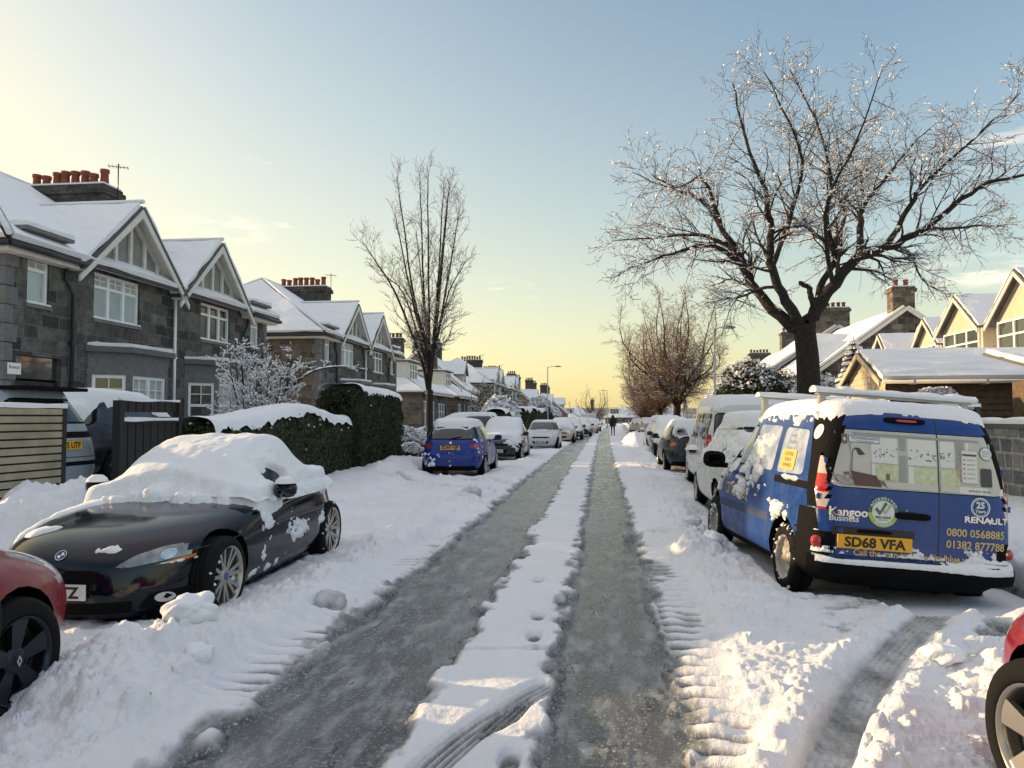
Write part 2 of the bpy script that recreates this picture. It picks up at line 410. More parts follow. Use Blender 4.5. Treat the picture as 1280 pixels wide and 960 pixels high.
# ============================================================ ground
def road_x(y):            # the road drifts a little to the right in the distance
    return 0.00012 * np.maximum(y - 35, 0) ** 2
def ground_fn(X, Y):
    """height of the snow / ice and how bare (1) it is"""
    X = np.asarray(X, float); Y = np.asarray(Y, float)
    xr = X - np.minimum(road_x(Y), 2.0)
    wob = (fbm(Y * .35, Y * 0 + 3.3, 3, 5) - .5) * .16
    ragL = (fbm(X * 2.2, Y * 2.2, 4, 11) - .5) * .34
    fine = fbm(X * 9, Y * 9, 4, 21) - .5
    med = fbm(X * 2.3, Y * 2.3, 4, 31) - .5
    big = fbm(X * .6, Y * .6, 3, 41) - .5
    w1, id1 = worley(X * 5, Y * 5, 3); w2, id2 = worley(X * 13, Y * 13, 5)
    clump = np.sqrt(np.maximum(0, .176 - w1 * w1)) * id1 ** 2 * .10 + np.sqrt(np.maximum(0, .16 - w2 * w2)) * id2 ** 2 * .05
    # base cover
    h = .085 + .05 * med + .03 * fine * np.clip(1.2 - np.abs(Y) / 60, .2, 1) + .04 * big
    inroad = 1 - sstep(3.6, 4.2, np.abs(xr + .65))
    # kerb and pavement / gardens
    h = h + (1 - inroad) * .13 + sstep(4.2, 6.8, np.abs(xr + .65)) * .06
    h += sstep(-6.2, -11.5, xr) * .18
    # camber: gutters fall away
    h -= inroad * .10 * (np.abs(xr + .65) / 4) ** 2 * (xr > 0)
    # chunky ploughed banks between ruts and parked cars
    bl = np.exp(-((xr + 2.55 + wob) / .42) ** 2); br = np.exp(-((xr - 1.15 + wob) / .38) ** 2)
    near = np.clip(1.15 - np.abs(Y) / 70, .3, 1)
    h += bl * (.055 + .09 * np.maximum(0, med + .15) + clump * .8) * near
    h += br * (.02 + .07 * np.maximum(0, med + .1) + clump * .7) * near
    h += .04 * (fbm(X * 3.6, Y * 3.6, 4, 91, .55) - .45) * np.clip(1.3 - Y / 40, .2, 1) + .016 * np.maximum(0, fbm(X * 6.5, Y * 6.5, 3, 92, .6, True) - .62) * np.clip(1.2 - Y / 30, 0, 1)
    side = (np.abs(xr + .65) > 1.6)
    w3, id3 = worley(X * 26, Y * 26, 9); h += side * np.sqrt(np.maximum(0, .16 - w3 * w3)) * (id3 > .6) * .035 * np.clip(1 - Y / 16, 0, 1)
    h += side * clump * .5 * near + .02 * (fbm(X * 25, Y * 25, 2, 77) - .5) * np.clip(1 - Y / 14, 0, 1)
    # wheel ruts worn to ice
    dL = np.abs(xr + 1.43 + wob * .6); dR = np.abs(xr - .08 + wob * .6)
    ds = np.clip(Y / 30, 0, 1)
    rag2 = (fbm(X * 8, Y * 5, 4, 13) - .5) * .22
    wL = .475 - .04 * ds + ragL * .5 + rag2; wR = .36 + ragL * .38 + rag2
    bL = 1 - sstep(wL - .06, wL + .12, dL); bR = 1 - sstep(wR - .05, wR + .10, dR)
    # the left rut is packed, not bare, in the middle distance in places
    bare = np.maximum(bL, bR)
    far_pack = sstep(14, 45, Y) * .55
    ice_h = -.022 + (.036 + .016 * far_pack) * (fbm(X * 3.1, Y * .9, 4, 51)) + .012 * fine + .012 * (fbm(X * 16, Y * 3, 3, 52) - .5)
    h = h * (1 - bare) + ice_h * bare
    # crown strip between the ruts is trodden flat
    cz = np.exp(-((xr + .58) / .42) ** 4) * (1 - bare); h = h * (1 - .62 * cz) + cz * .016
    mid = np.exp(-((xr + .62) / .28) ** 2) * (1 - bare)
    h += mid * (.02 * fbm(X * 3, Y * 1.1, 3, 61))
    # row of tractor-tyre lugs beside the right rut, near; weaker on the left
    lug_zone = sstep(.40, .47, xr) * (1 - sstep(.72, .86, xr + .12 * (fbm(X * 0, Y * 1.5, 2, 9) - .5))) * (1 - sstep(8.3, 9.2, Y))
    ph = (Y + (xr - .4) * .30) / .185 + 0.6 * fbm(Y * .8, X * 0, 2, 8)
    saw = ph - np.floor(ph)
    lug = np.where(saw < .68, np.sin(np.clip(saw / .68, 0, 1) * PI) ** .45, 0) * (.35 + .9 * sstep(.25, .6, fbm(X * 2.4, Y * 1.3, 3, 78)))
    lugh = .005 + .062 * lug * (.75 + .5 * fine) * sstep(.38, .56, xr) + .02 * sstep(.55, .8, xr)
    h = h * (1 - lug_zone) + lugh * lug_zone
    lz2 = sstep(-2.42, -2.2, xr) * (1 - sstep(-2.0, -1.86, xr)) * sstep(3.6, 4.4, Y) * (1 - sstep(9.5, 13, Y))
    ph2 = (Y - (xr + 2.1) * .25) / .16 + 1.8 * fbm(Y * 1.2, X * 1.2, 3, 18); s2 = ph2 - np.floor(ph2)
    l2 = np.sin(np.clip(s2 / .8, 0, 1) * PI) ** .6
    h2 = .005 + .05 * l2 * (.5 + fbm(X * 4, Y * 4, 2, 19)) * sstep(-1.84, -2.05, xr) + .03 * sstep(-2.1, -2.4, xr)
    h = h * (1 - lz2) + h2 * lz2
    # diagonal rut made by a car pulling in, with its raised edges
    def along(p, q, wd, bend=0):
        px, py = p; qx, qy = q; L2 = (qx - px) ** 2 + (qy - py) ** 2
        t = ((X - px) * (qx - px) + (Y - py) * (qy - py)) / L2
        L = math.sqrt(L2); nx, ny = (qy - py) / L, -(qx - px) / L
        d = (X - px) * nx + (Y - py) * ny + bend * (1 - (2 * t - 1) ** 2)
        on = sstep(-.02, .02, t) * (1 - sstep(.98, 1.04, t))
        return t * L, d, on
    groove = np.zeros_like(X)
    for p, q, wd, dep, bend in (((.80, 3.2), (2.75, 6.7), .10, .0, .12), ((2.3, 5.3), (4.3, 5.6), .09, .01, .1), ((.45, 10.4), (2.1, 9.2), .10, .03, 0),
                                ((-2.3, 15.2), (-5.2, 18.6), .12, .02, .1), ((-2.2, 17.2), (-3.9, 19.3), .12, .02, .1), ((-5.2, 12.5), (-2.2, 13.6), .1, .03, -.1)):
        s_, d_, on = along(p, q, wd, bend)
        core = (1 - sstep(wd - .02, wd + .05, np.abs(d_))) * on
        edge = np.exp(-((np.abs(d_) - wd - .13) / .09) ** 2) * on
        h += edge * (.075 + .09 * np.maximum(0, med + .2)) * (.6 + clump * 8)
        tr = (.007 * (np.sin(d_ * 150) * .5 + .5) + .005 * (np.sin(s_ * 95 + 30 * d_) > .2)) * sstep(.35, .6, fbm(X * 3, Y * 3, 3, 66)) + .012 * fbm(X * 9, Y * 9, 3, 67)
        h = h * (1 - core) + (dep + .012 + tr + .015 * fine) * core
        groove = np.maximum(groove, core)
    # thin cut across the crown, oval scrape with tread, footprints
    s_, d_, on = along((-.94, 5.15), (-.22, 5.22), .02); c = (1 - sstep(.01, .03, np.abs(d_))) * on; h -= c * .05
    s_, d_, on = along((-.78, 3.35), (-.30, 4.55), .08, .05); c = (1 - sstep(.06, .12, np.abs(d_))) * on
    h = h * (1 - c) + (.022 + .01 * np.sin(d_ * 160)) * c
    c = (1 - sstep(.8, 1.15, np.hypot((X + .50 - (Y - 4.05) * .3) / .085, (Y - 4.05) / .26)))
    h = h * (1 - c) + (-.004 + .014 * (np.sin((X - Y * .3) * 170) > .2)) * c
    for fx, fy in ((-.50, 6.0), (-.48, 5.45), (-.34, 6.6), (-.60, 7.3), (-2.35, 4.2), (-.42, 3.5), (1.3, 8.2), (1.0, 7.6), (1.2, 9.5), (-2.9, 12.2), (-2.6, 13.0)):
        c = 1 - sstep(.6, 1.1, np.hypot((X - fx) / .055, (Y - fy) / .13)); h -= c * .05
        e = np.exp(-((np.hypot((X - fx) / .055, (Y - fy) / .13) - 1.5) / .4) ** 2); h += e * .018
    # heaps
    def heap(cx, cy, rx, ry, ht, seed, pw=1.3):
        r = np.hypot((X - cx) / rx, (Y - cy) / ry) + (fbm(X * 1.6, Y * 1.6, 2, seed) - .5) * .35
        k = np.clip(1 - r, 0, 1)
        return ht * (sstep(0, .8, k) ** pw * 1.1) * (1 + .45 * med) + (k > 0) * (clump * .5 + .03 * fine) * np.minimum(1, k * 4)
    h += heap(-6.0, 7.7, 1.15, 1.25, .55, 71) + heap(-4.9, 6.9, .9, 1.0, .2, 72) + heap(-7.0, 6.1, 1.1, 1.1, .22, 73)
    h += heap(-2.62, 4.75, .36, .36, .13, 74, .7) + heap(-2.95, 4.3, .5, .6, .10, 75, .7) + heap(-2.45, 3.8, .35, .4, .08, 76, .7)
    h += heap(-2.35, 6.5, .5, 1.4, .06, 79, .7) + heap(-4.2, 4.65, .9, .4, .12, 80, .6)
    h += heap(1.05, 9.3, .5, 1.2, .10, 77) + heap(1.25, 6.5, .5, .7, .07, 78) + heap(.95, 8.7, .22, .3, .10, 81, .6) + heap(2.5, 4.6, .8, 1.0, .10, 82)
    h += heap(1.1, 11.0, .4, .8, .06, 83) + heap(1.2, 12.6, .5, 1.2, .12, 84) + heap(1.6, 30, .7, 3, .35, 85) + heap(2.0, 44, 1.2, 3, .6, 86)
    h += heap(-5.6, 21, .9, 3.0, .22, 87) + heap(-2.4, 15, .4, 1.0, .08, 88)
    # packed and sunk under the parked cars; the dark ice tone also paints shade
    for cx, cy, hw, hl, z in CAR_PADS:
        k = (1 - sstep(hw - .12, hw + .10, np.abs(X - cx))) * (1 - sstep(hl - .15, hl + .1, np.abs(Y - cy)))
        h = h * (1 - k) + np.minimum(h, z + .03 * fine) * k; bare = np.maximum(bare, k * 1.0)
    gr = np.clip(groove, 0, 1)
    return h, np.clip(bare, 0, 1), gr

# vehicle footprints: centre x, y, half width, half length, packed height
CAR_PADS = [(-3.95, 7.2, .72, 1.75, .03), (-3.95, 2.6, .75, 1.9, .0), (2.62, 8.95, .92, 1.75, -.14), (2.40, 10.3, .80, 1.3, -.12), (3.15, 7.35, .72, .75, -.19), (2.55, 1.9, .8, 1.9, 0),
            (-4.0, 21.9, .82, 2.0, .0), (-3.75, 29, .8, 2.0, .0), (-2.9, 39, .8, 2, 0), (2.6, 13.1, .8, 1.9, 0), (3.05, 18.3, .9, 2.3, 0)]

def build_ground():
    # rows fan out with distance, columns keep the same angular spacing
    ys = [1.0]
    while ys[-1] < 1500:
        y = ys[-1]; ys.append(y + y * (.0042 if y < 9 else .0065 if y < 45 else .03) + .001)
    ys = np.array(ys)
    u = np.concatenate([np.linspace(-3.2, -1.12, 40)[:-1], np.linspace(-1.12, -.32, 330)[:-1], np.linspace(-.32, .17, 420)[:-1], np.linspace(.17, .68, 300)[:-1], np.linspace(.68, 3, 40)])
    Yg, Ug = np.meshgrid(ys, u, indexing='ij')
    X = Ug * (Yg + .35); Y = Yg
    h, bare, gr = ground_fn(X, Y)
    farf = sstep(150, 400, Y); h = h * (1 - farf) + .15 * farf
    nr, nc = X.shape
    V = np.stack([X, Y, h], -1).reshape(-1, 3)
    idx = np.arange(nr * nc).reshape(nr, nc)
    F = np.stack([idx[:-1, :-1], idx[:-1, 1:], idx[1:, 1:], idx[1:, :-1]], -1).reshape(-1, 4)
    # drop faces wholly sunk under the ice sheet
    o = np_mesh('snow_ground', V, F, M_ground())
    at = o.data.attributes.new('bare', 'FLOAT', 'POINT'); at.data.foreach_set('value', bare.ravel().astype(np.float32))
    at = o.data.attributes.new('groove', 'FLOAT', 'POINT'); at.data.foreach_set('value', gr.ravel().astype(np.float32))
    tag(o, kind='structure')
    # surroundings behind and beside the viewer
    b = MB(); b.add([(-1800, -400, -.06), (1800, -400, -.06), (1800, 1900, -.06), (-1800, 1900, -.06)], [(0, 1, 2, 3)])
    tag(b.build('ground', M['snow']), kind='structure')
    r = MB()
    n = 60; yy = [-40 + i * (300 / n) for i in range(n + 1)]
    vs = []
    for y in yy:
        c = float(min(road_x(np.array(y)), 2.0)); vs += [(c - 2.35, y, 0), (c + .95, y, 0)]
    r.add(vs, [(2 * i, 2 * i + 1, 2 * i + 3, 2 * i + 2) for i in range(n)])
    tag(r.build('road', M_ice()), kind='structure')

def M_ice():
    m = bpy.data.materials.new('icy_asphalt'); m.use_nodes = True
    N, L = m.node_tree.nodes, m.node_tree.links; b = N['Principled BSDF']
    t = N.new('ShaderNodeTexCoord')
    mp = N.new('ShaderNodeMapping'); mp.inputs['Scale'].default_value = (1, .35, 1); L.new(t.outputs['Object'], mp.inputs['Vector'])
    def nz(sc, det, src=None, rough=.6):
        n = N.new('ShaderNodeTexNoise'); n.inputs['Scale'].default_value = sc; n.inputs['Detail'].default_value = det; n.inputs['Roughness'].default_value = rough
        L.new((src or mp).outputs[0] if src is None else src, n.inputs['Vector']); return n.outputs['Fac']
    def ramp(f, a, b_):
        r = N.new('ShaderNodeMapRange'); L.new(f, r.inputs['Value']); r.inputs['From Min'].default_value = a; r.inputs['From Max'].default_value = b_; return r.outputs['Result']
    def mix(f, A, B):
        x = N.new('ShaderNodeMix'); x.data_type = 'RGBA'; L.new(f, x.inputs['Factor'])
        for k, v in (('A', A), ('B', B)):
            if isinstance(v, tuple): x.inputs[k].default_value = (*v, 1)
            else: L.new(v, x.inputs[k])
        return x.outputs['Result']
    big = nz(1.6, 5); med = nz(7, 8); fine = nz(42, 6, t.outputs['Object'], .75); grit = nz(160, 3, t.outputs['Object'])
    c = mix(ramp(big, .35, .68), (.045, .05, .055), (.15, .16, .168))
    c = mix(ramp(med, .48, .66), c, (.32, .33, .335))
    c = mix(ramp(fine, .56, .64), c, (.52, .53, .54))
    c = mix(ramp(grit, .64, .70), c, (.05, .05, .05))
    L.new(c, b.inputs['Base Color'])
    rr = N.new('ShaderNodeMapRange'); L.new(med, rr.inputs['Value']); rr.inputs['From Min'].default_value = .35; rr.inputs['From Max'].default_value = .65
    rr.inputs['To Min'].default_value = .10; rr.inputs['To Max'].default_value = .55; L.new(rr.outputs['Result'], b.inputs['Roughness'])
    _set(b, 'Specular IOR Level', .5)
    ad = N.new('ShaderNodeMath'); ad.operation = 'MULTIPLY_ADD'; L.new(med, ad.inputs[0]); ad.inputs[1].default_value = 2.5; L.new(fine, ad.inputs[2])
    bp = N.new('ShaderNodeBump'); bp.inputs['Strength'].default_value = .8; bp.inputs['Distance'].default_value = .012
    L.new(ad.outputs[0], bp.inputs['Height']); L.new(bp.outputs['Normal'], b.inputs['Normal'])
    return m

def M_ground():
    """white snow where it is deep; grey slush and glazed ice where traffic wore it thin"""
    m = bpy.data.materials.new('snow_and_slush'); m.use_nodes = True
    N, L = m.node_tree.nodes, m.node_tree.links; b = N['Principled BSDF']
    t = N.new('ShaderNodeTexCoord'); O = t.outputs['Object']
    sp = N.new('ShaderNodeSeparateXYZ'); L.new(O, sp.inputs[0])
    a1 = N.new('ShaderNodeAttribute'); a1.attribute_name = 'bare'; a2 = N.new('ShaderNodeAttribute'); a2.attribute_name = 'groove'
    def nz(sc, det, vec=O, rough=.6):
        n = N.new('ShaderNodeTexNoise'); n.inputs['Scale'].default_value = sc; n.inputs['Detail'].default_value = det; n.inputs['Roughness'].default_value = rough; L.new(vec, n.inputs['Vector']); return n.outputs['Fac']
    def ma(op, a, b_=None, c=None):
        n = N.new('ShaderNodeMath'); n.operation = op
        for i, v in enumerate((a, b_, c)):
            if v is None: continue
            if isinstance(v, (int, float)): n.inputs[i].default_value = v
            else: L.new(v, n.inputs[i])
        return n.outputs[0]
    def ramp(f, a, b_, lo=0, hi=1):
        r = N.new('ShaderNodeMapRange'); L.new(f, r.inputs['Value']); r.inputs['From Min'].default_value = a; r.inputs['From Max'].default_value = b_
        r.inputs['To Min'].default_value = lo; r.inputs['To Max'].default_value = hi; return r.outputs['Result']
    def mix(f, A, B):
        x = N.new('ShaderNodeMix'); x.data_type = 'RGBA'; L.new(f, x.inputs['Factor'])
        for k, v in (('A', A), ('B', B)):
            if isinstance(v, tuple): x.inputs[k].default_value = (*v, 1)
            else: L.new(v, x.inputs[k])
        return x.outputs['Result']
    mp = N.new('ShaderNodeMapping'); mp.inputs['Scale'].default_value = (1, .3, 1); L.new(O, mp.inputs['Vector'])
    st = nz(5, 9, mp.outputs[0], .72); fine = nz(45, 5, O, .7); grain = nz(110, 4); patch = nz(2.2, 6)
    thin = ramp(ma('ADD', sp.outputs['Z'], ma('MULTIPLY', fine, .02)), .012, .055, 1, 0)      # little snow left here
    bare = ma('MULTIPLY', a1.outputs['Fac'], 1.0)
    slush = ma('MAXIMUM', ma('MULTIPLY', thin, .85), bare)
    slush = ma('MAXIMUM', slush, ma('MULTIPLY', a2.outputs['Fac'], .42))
    slush = ma('MINIMUM', ma('MULTIPLY', slush, ramp(patch, .25, .6, .7, 1.15)), 1)
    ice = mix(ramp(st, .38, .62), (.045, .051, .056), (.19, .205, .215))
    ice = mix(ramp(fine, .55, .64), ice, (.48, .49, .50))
    dirty = mix(ramp(st, .4, .65), (.30, .295, .28), (.56, .565, .575))
    white = mix(ramp(nz(1.3, 5), .35, .7), (.78, .785, .81), (.84, .845, .865))
    mid = mix(ramp(slush, .08, .45), white, dirty)
    # far along the street the ruts are packed snow rather than ice
    yf = ramp(sp.outputs['Y'], 9, 40, 0, .68)
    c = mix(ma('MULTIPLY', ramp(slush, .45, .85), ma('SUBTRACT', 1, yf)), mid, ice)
    L.new(c, b.inputs['Base Color'])
    L.new(ma('SUBTRACT', .82, ma('MULTIPLY', ramp(slush, .5, .9), ma('MULTIPLY_ADD', st, -.8, 1.0))), b.inputs['Roughness'])
    _set(b, 'Specular IOR Level', .35)
    ad = ma('ADD', ma('MULTIPLY', nz(16, 6), 2.4), grain)
    ad = ma('ADD', ad, ma('MULTIPLY', ma('MULTIPLY', st, 1.2), slush))
    bp = N.new('ShaderNodeBump'); bp.inputs['Strength'].default_value = .7; bp.inputs['Distance'].default_value = .014
    L.new(ad, bp.inputs['Height']); L.new(bp.outputs['Normal'], b.inputs['Normal'])
    return m
build_ground()
def ground_z(x, y):
    return float(ground_fn(np.array([x], float), np.array([y], float))[0][0])
# ============================================================ buildings
def wall_holes(mb, org, u, L, H, holes, depth=.14, nrm=None, mi=0, top=None):
    """upright wall in plane (org, u, z) with rectangular openings (u0,u1,z0,z1) and their reveals"""
    org = Vector(org); u = Vector(u); n = Vector(nrm)
    us = sorted({0, L} | {h[0] for h in holes} | {h[1] for h in holes}); zs = sorted({0, H} | {h[2] for h in holes} | {h[3] for h in holes})
    P = lambda a, z, d=0: org + u * a + Vector((0, 0, z)) - n * d
    for i in range(len(us) - 1):
        for j in range(len(zs) - 1):
            a, b, c, d = us[i], us[i + 1], zs[j], zs[j + 1]; m = ((a + b) / 2, (c + d) / 2)
            if any(h[0] < m[0] < h[1] and h[2] < m[1] < h[3] for h in holes): continue
            mb.add([P(a, c), P(b, c), P(b, d), P(a, d)], [(0, 1, 2, 3)], mi)
    for a, b, c, d in holes:
        for (p, q, r, s) in ((P(a, c), P(b, c), P(b, c, depth), P(a, c, depth)), (P(a, d), P(b, d), P(b, d, depth), P(a, d, depth)),
                             (P(a, c), P(a, d), P(a, d, depth), P(a, c, depth)), (P(b, c), P(b, d), P(b, d, depth), P(b, c, depth))):
            mb.add([p, q, r, s], [(0, 1, 2, 3)], mi)

def window(parent, org, u, nrm, a, b, z0, z1, lights=1, transom=None, depth=.10, glass='glass', framemat='white_paint', t=.06, sill=True, astr=0):
    """a window set back in its opening: frame > pane and sill"""
    org = Vector(org); u = Vector(u); n = Vector(nrm)
    def bx(mb, ua, ub, za, zb, d0, d1):
        vs = [org + u * x + Vector((0, 0, z)) - n * d for d in (d0, d1) for x, z in ((ua, za), (ub, za), (ub, zb), (ua, zb))]
        mb.add(vs, ((0, 1, 2, 3), (7, 6, 5, 4), (0, 4, 5, 1), (1, 5, 6, 2), (2, 6, 7, 3), (3, 7, 4, 0)))
    f = MB(); d0, d1 = depth - .05, depth + .03
    bx(f, a, b, z0, z0 + t, d0, d1); bx(f, a, b, z1 - t, z1, d0, d1); bx(f, a, a + t, z0 + t, z1 - t, d0, d1); bx(f, b - t, b, z0 + t, z1 - t, d0, d1)
    for k in range(1, lights):
        x = a + (b - a) * k / lights; bx(f, x - t * .7, x + t * .7, z0 + t, z1 - t, d0 + .004, d1)
    if transom:
        zt = z0 + (z1 - z0) * transom; bx(f, a + t, b - t, zt - t * .5, zt + t * .5, d0 + .008, d1)
        if astr:
            for k in range(lights):
                w = (b - a) / lights
                for q in range(1, astr):
                    x = a + w * (k + q / astr); bx(f, x - .012, x + .012, zt, z1 - t, d0 + .02, d1)
                zz = (zt + z1) / 2; bx(f, a + w * k + t, a + w * (k + 1) - t, zz - .012, zz + .012, d0 + .02, d1)
    fo = f.build('window', M[framemat], parent)
    g = MB(); q = [org + u * x + Vector((0, 0, z)) - n * (depth + .012) for x, z in ((a + .02, z0 + .02), (b - .02, z0 + .02), (b - .02, z1 - .02), (a + .02, z1 - .02))]
    g.add(q, [(0, 1, 2, 3)]); g.build('pane', M[glass], fo)
    if sill:
        s = MB(); bx(s, a - .06, b + .06, z0 - .09, z0 - .004, -.05, depth); s.build('sill', M['dressed'], fo)
        s = MB(); bx(s, a - .03, b + .03, z0 - .002, z0 + .035, -.04, depth - .055); s.build('sill_snow', M['snow'], fo)
    return fo

def roof_plane(parent, roof, snow, poly, up=(0, 0, 1), th=.10, sn=.11, inset=.06):
    roof.slab(poly, th, up=up)
    P = [Vector(p) for p in poly]; c = sum(P, Vector()) / len(P)
    n = (P[1] - P[0]).cross(P[2] - P[0]).normalized()
    if n.dot(Vector(up)) < 0: n = -n
    Q = [p + (c - p).normalized() * inset + n * (th + .004) for p in P]
    snow.slab(Q, sn, up=up)

def chimney(parent, cx, cy, lx, ly, z0, z1, pots, along='x', m='soot_stone', potm='pot', pr=.13, ph=.52, snowcap=True, vary=None):
    b = MB(); b.box((cx - lx / 2, cy - ly / 2, z0), (cx + lx / 2, cy + ly / 2, z1 - .28))
    b.box((cx - lx / 2 - .09, cy - ly / 2 - .09, z1 - .28), (cx + lx / 2 + .09, cy + ly / 2 + .09, z1 - .10)); b.box((cx - lx / 2 - .03, cy - ly / 2 - .03, z1 - .10), (cx + lx / 2 + .03, cy + ly / 2 + .03, z1))
    c = b.build('chimney', M[m], parent)
    if snowcap:
        s = MB(); s.box((cx - lx / 2, cy - ly / 2, z1 + .002), (cx + lx / 2, cy + ly / 2, z1 + .06)); s.build('chimney_snow', M['snow'], c)
    rnd = random.Random(int(cx * 10 + cy * 7))
    for k in range(pots):
        t = (k + .5) / pots - .5
        x, y = (cx + t * lx * .92, cy + rnd.uniform(-.06, .06)) if along == 'x' else (cx + rnd.uniform(-.06, .06), cy + t * ly * .92)
        H = ph * rnd.choice((.85, 1, 1, 1.05)) if not vary else ph * vary[k % len(vary)]
        r = pr
        p = MB().lathe([(0, z1), (r * 1.15, z1), (r * 1.1, z1 + .06), (r * .95, z1 + .12), (r * .82, z1 + H - .12), (r * 1.05, z1 + H - .09), (r * 1.05, z1 + H), (r * .75, z1 + H), (r * .7, z1 + H - .15), (0, z1 + H - .15)], 14, off=(x, y, 0))
        p.build('chimney_pot', M[potm], c)
    return c

def aerial(parent, x, y, z, h=1.6, rz=.6, kind=0):
    b = MB(); b.tube([(x, y, z), (x, y, z + h)], .018, 6)
    c, s = math.cos(rz), math.sin(rz)
    b.tube([(x - c * .28, y - s * .28, z + h - .1), (x + c * .28, y + s * .28, z + h - .1)], .012, 5)
    for k in range(6):
        t = -.25 + k * .10; w = .08 + .1 * (kind == 0)
        b.tube([(x + c * t + s * w, y + s * t - c * w, z + h - .1), (x + c * t - s * w, y + s * t + c * w, z + h - .1)], .008, 4)
    return b.build('aerial', M['dark_metal'], parent)

def downpipe(parent, x, y, z0, z1, m='white_paint', jog=0):
    b = MB()
    pts = [(x - .0, y, z0), (x, y, z1 - .35 - abs(jog)), (x, y + jog, z1 - .3), (x + .02, y + jog, z1)] if jog else [(x, y, z0), (x, y, z1)]
    b.tube(pts, .045, 8)
    z = z0 + .5
    while z < z1 - 1: b.box((x - .07, y - .075, z), (x + .04, y + .075, z + .05)); z += 1.4
    b.box((x - .05, y + jog - .1, z1 - .02), (x + .1, y + jog + .1, z1 + .16))
    return b.build('downpipe', M[m], parent)

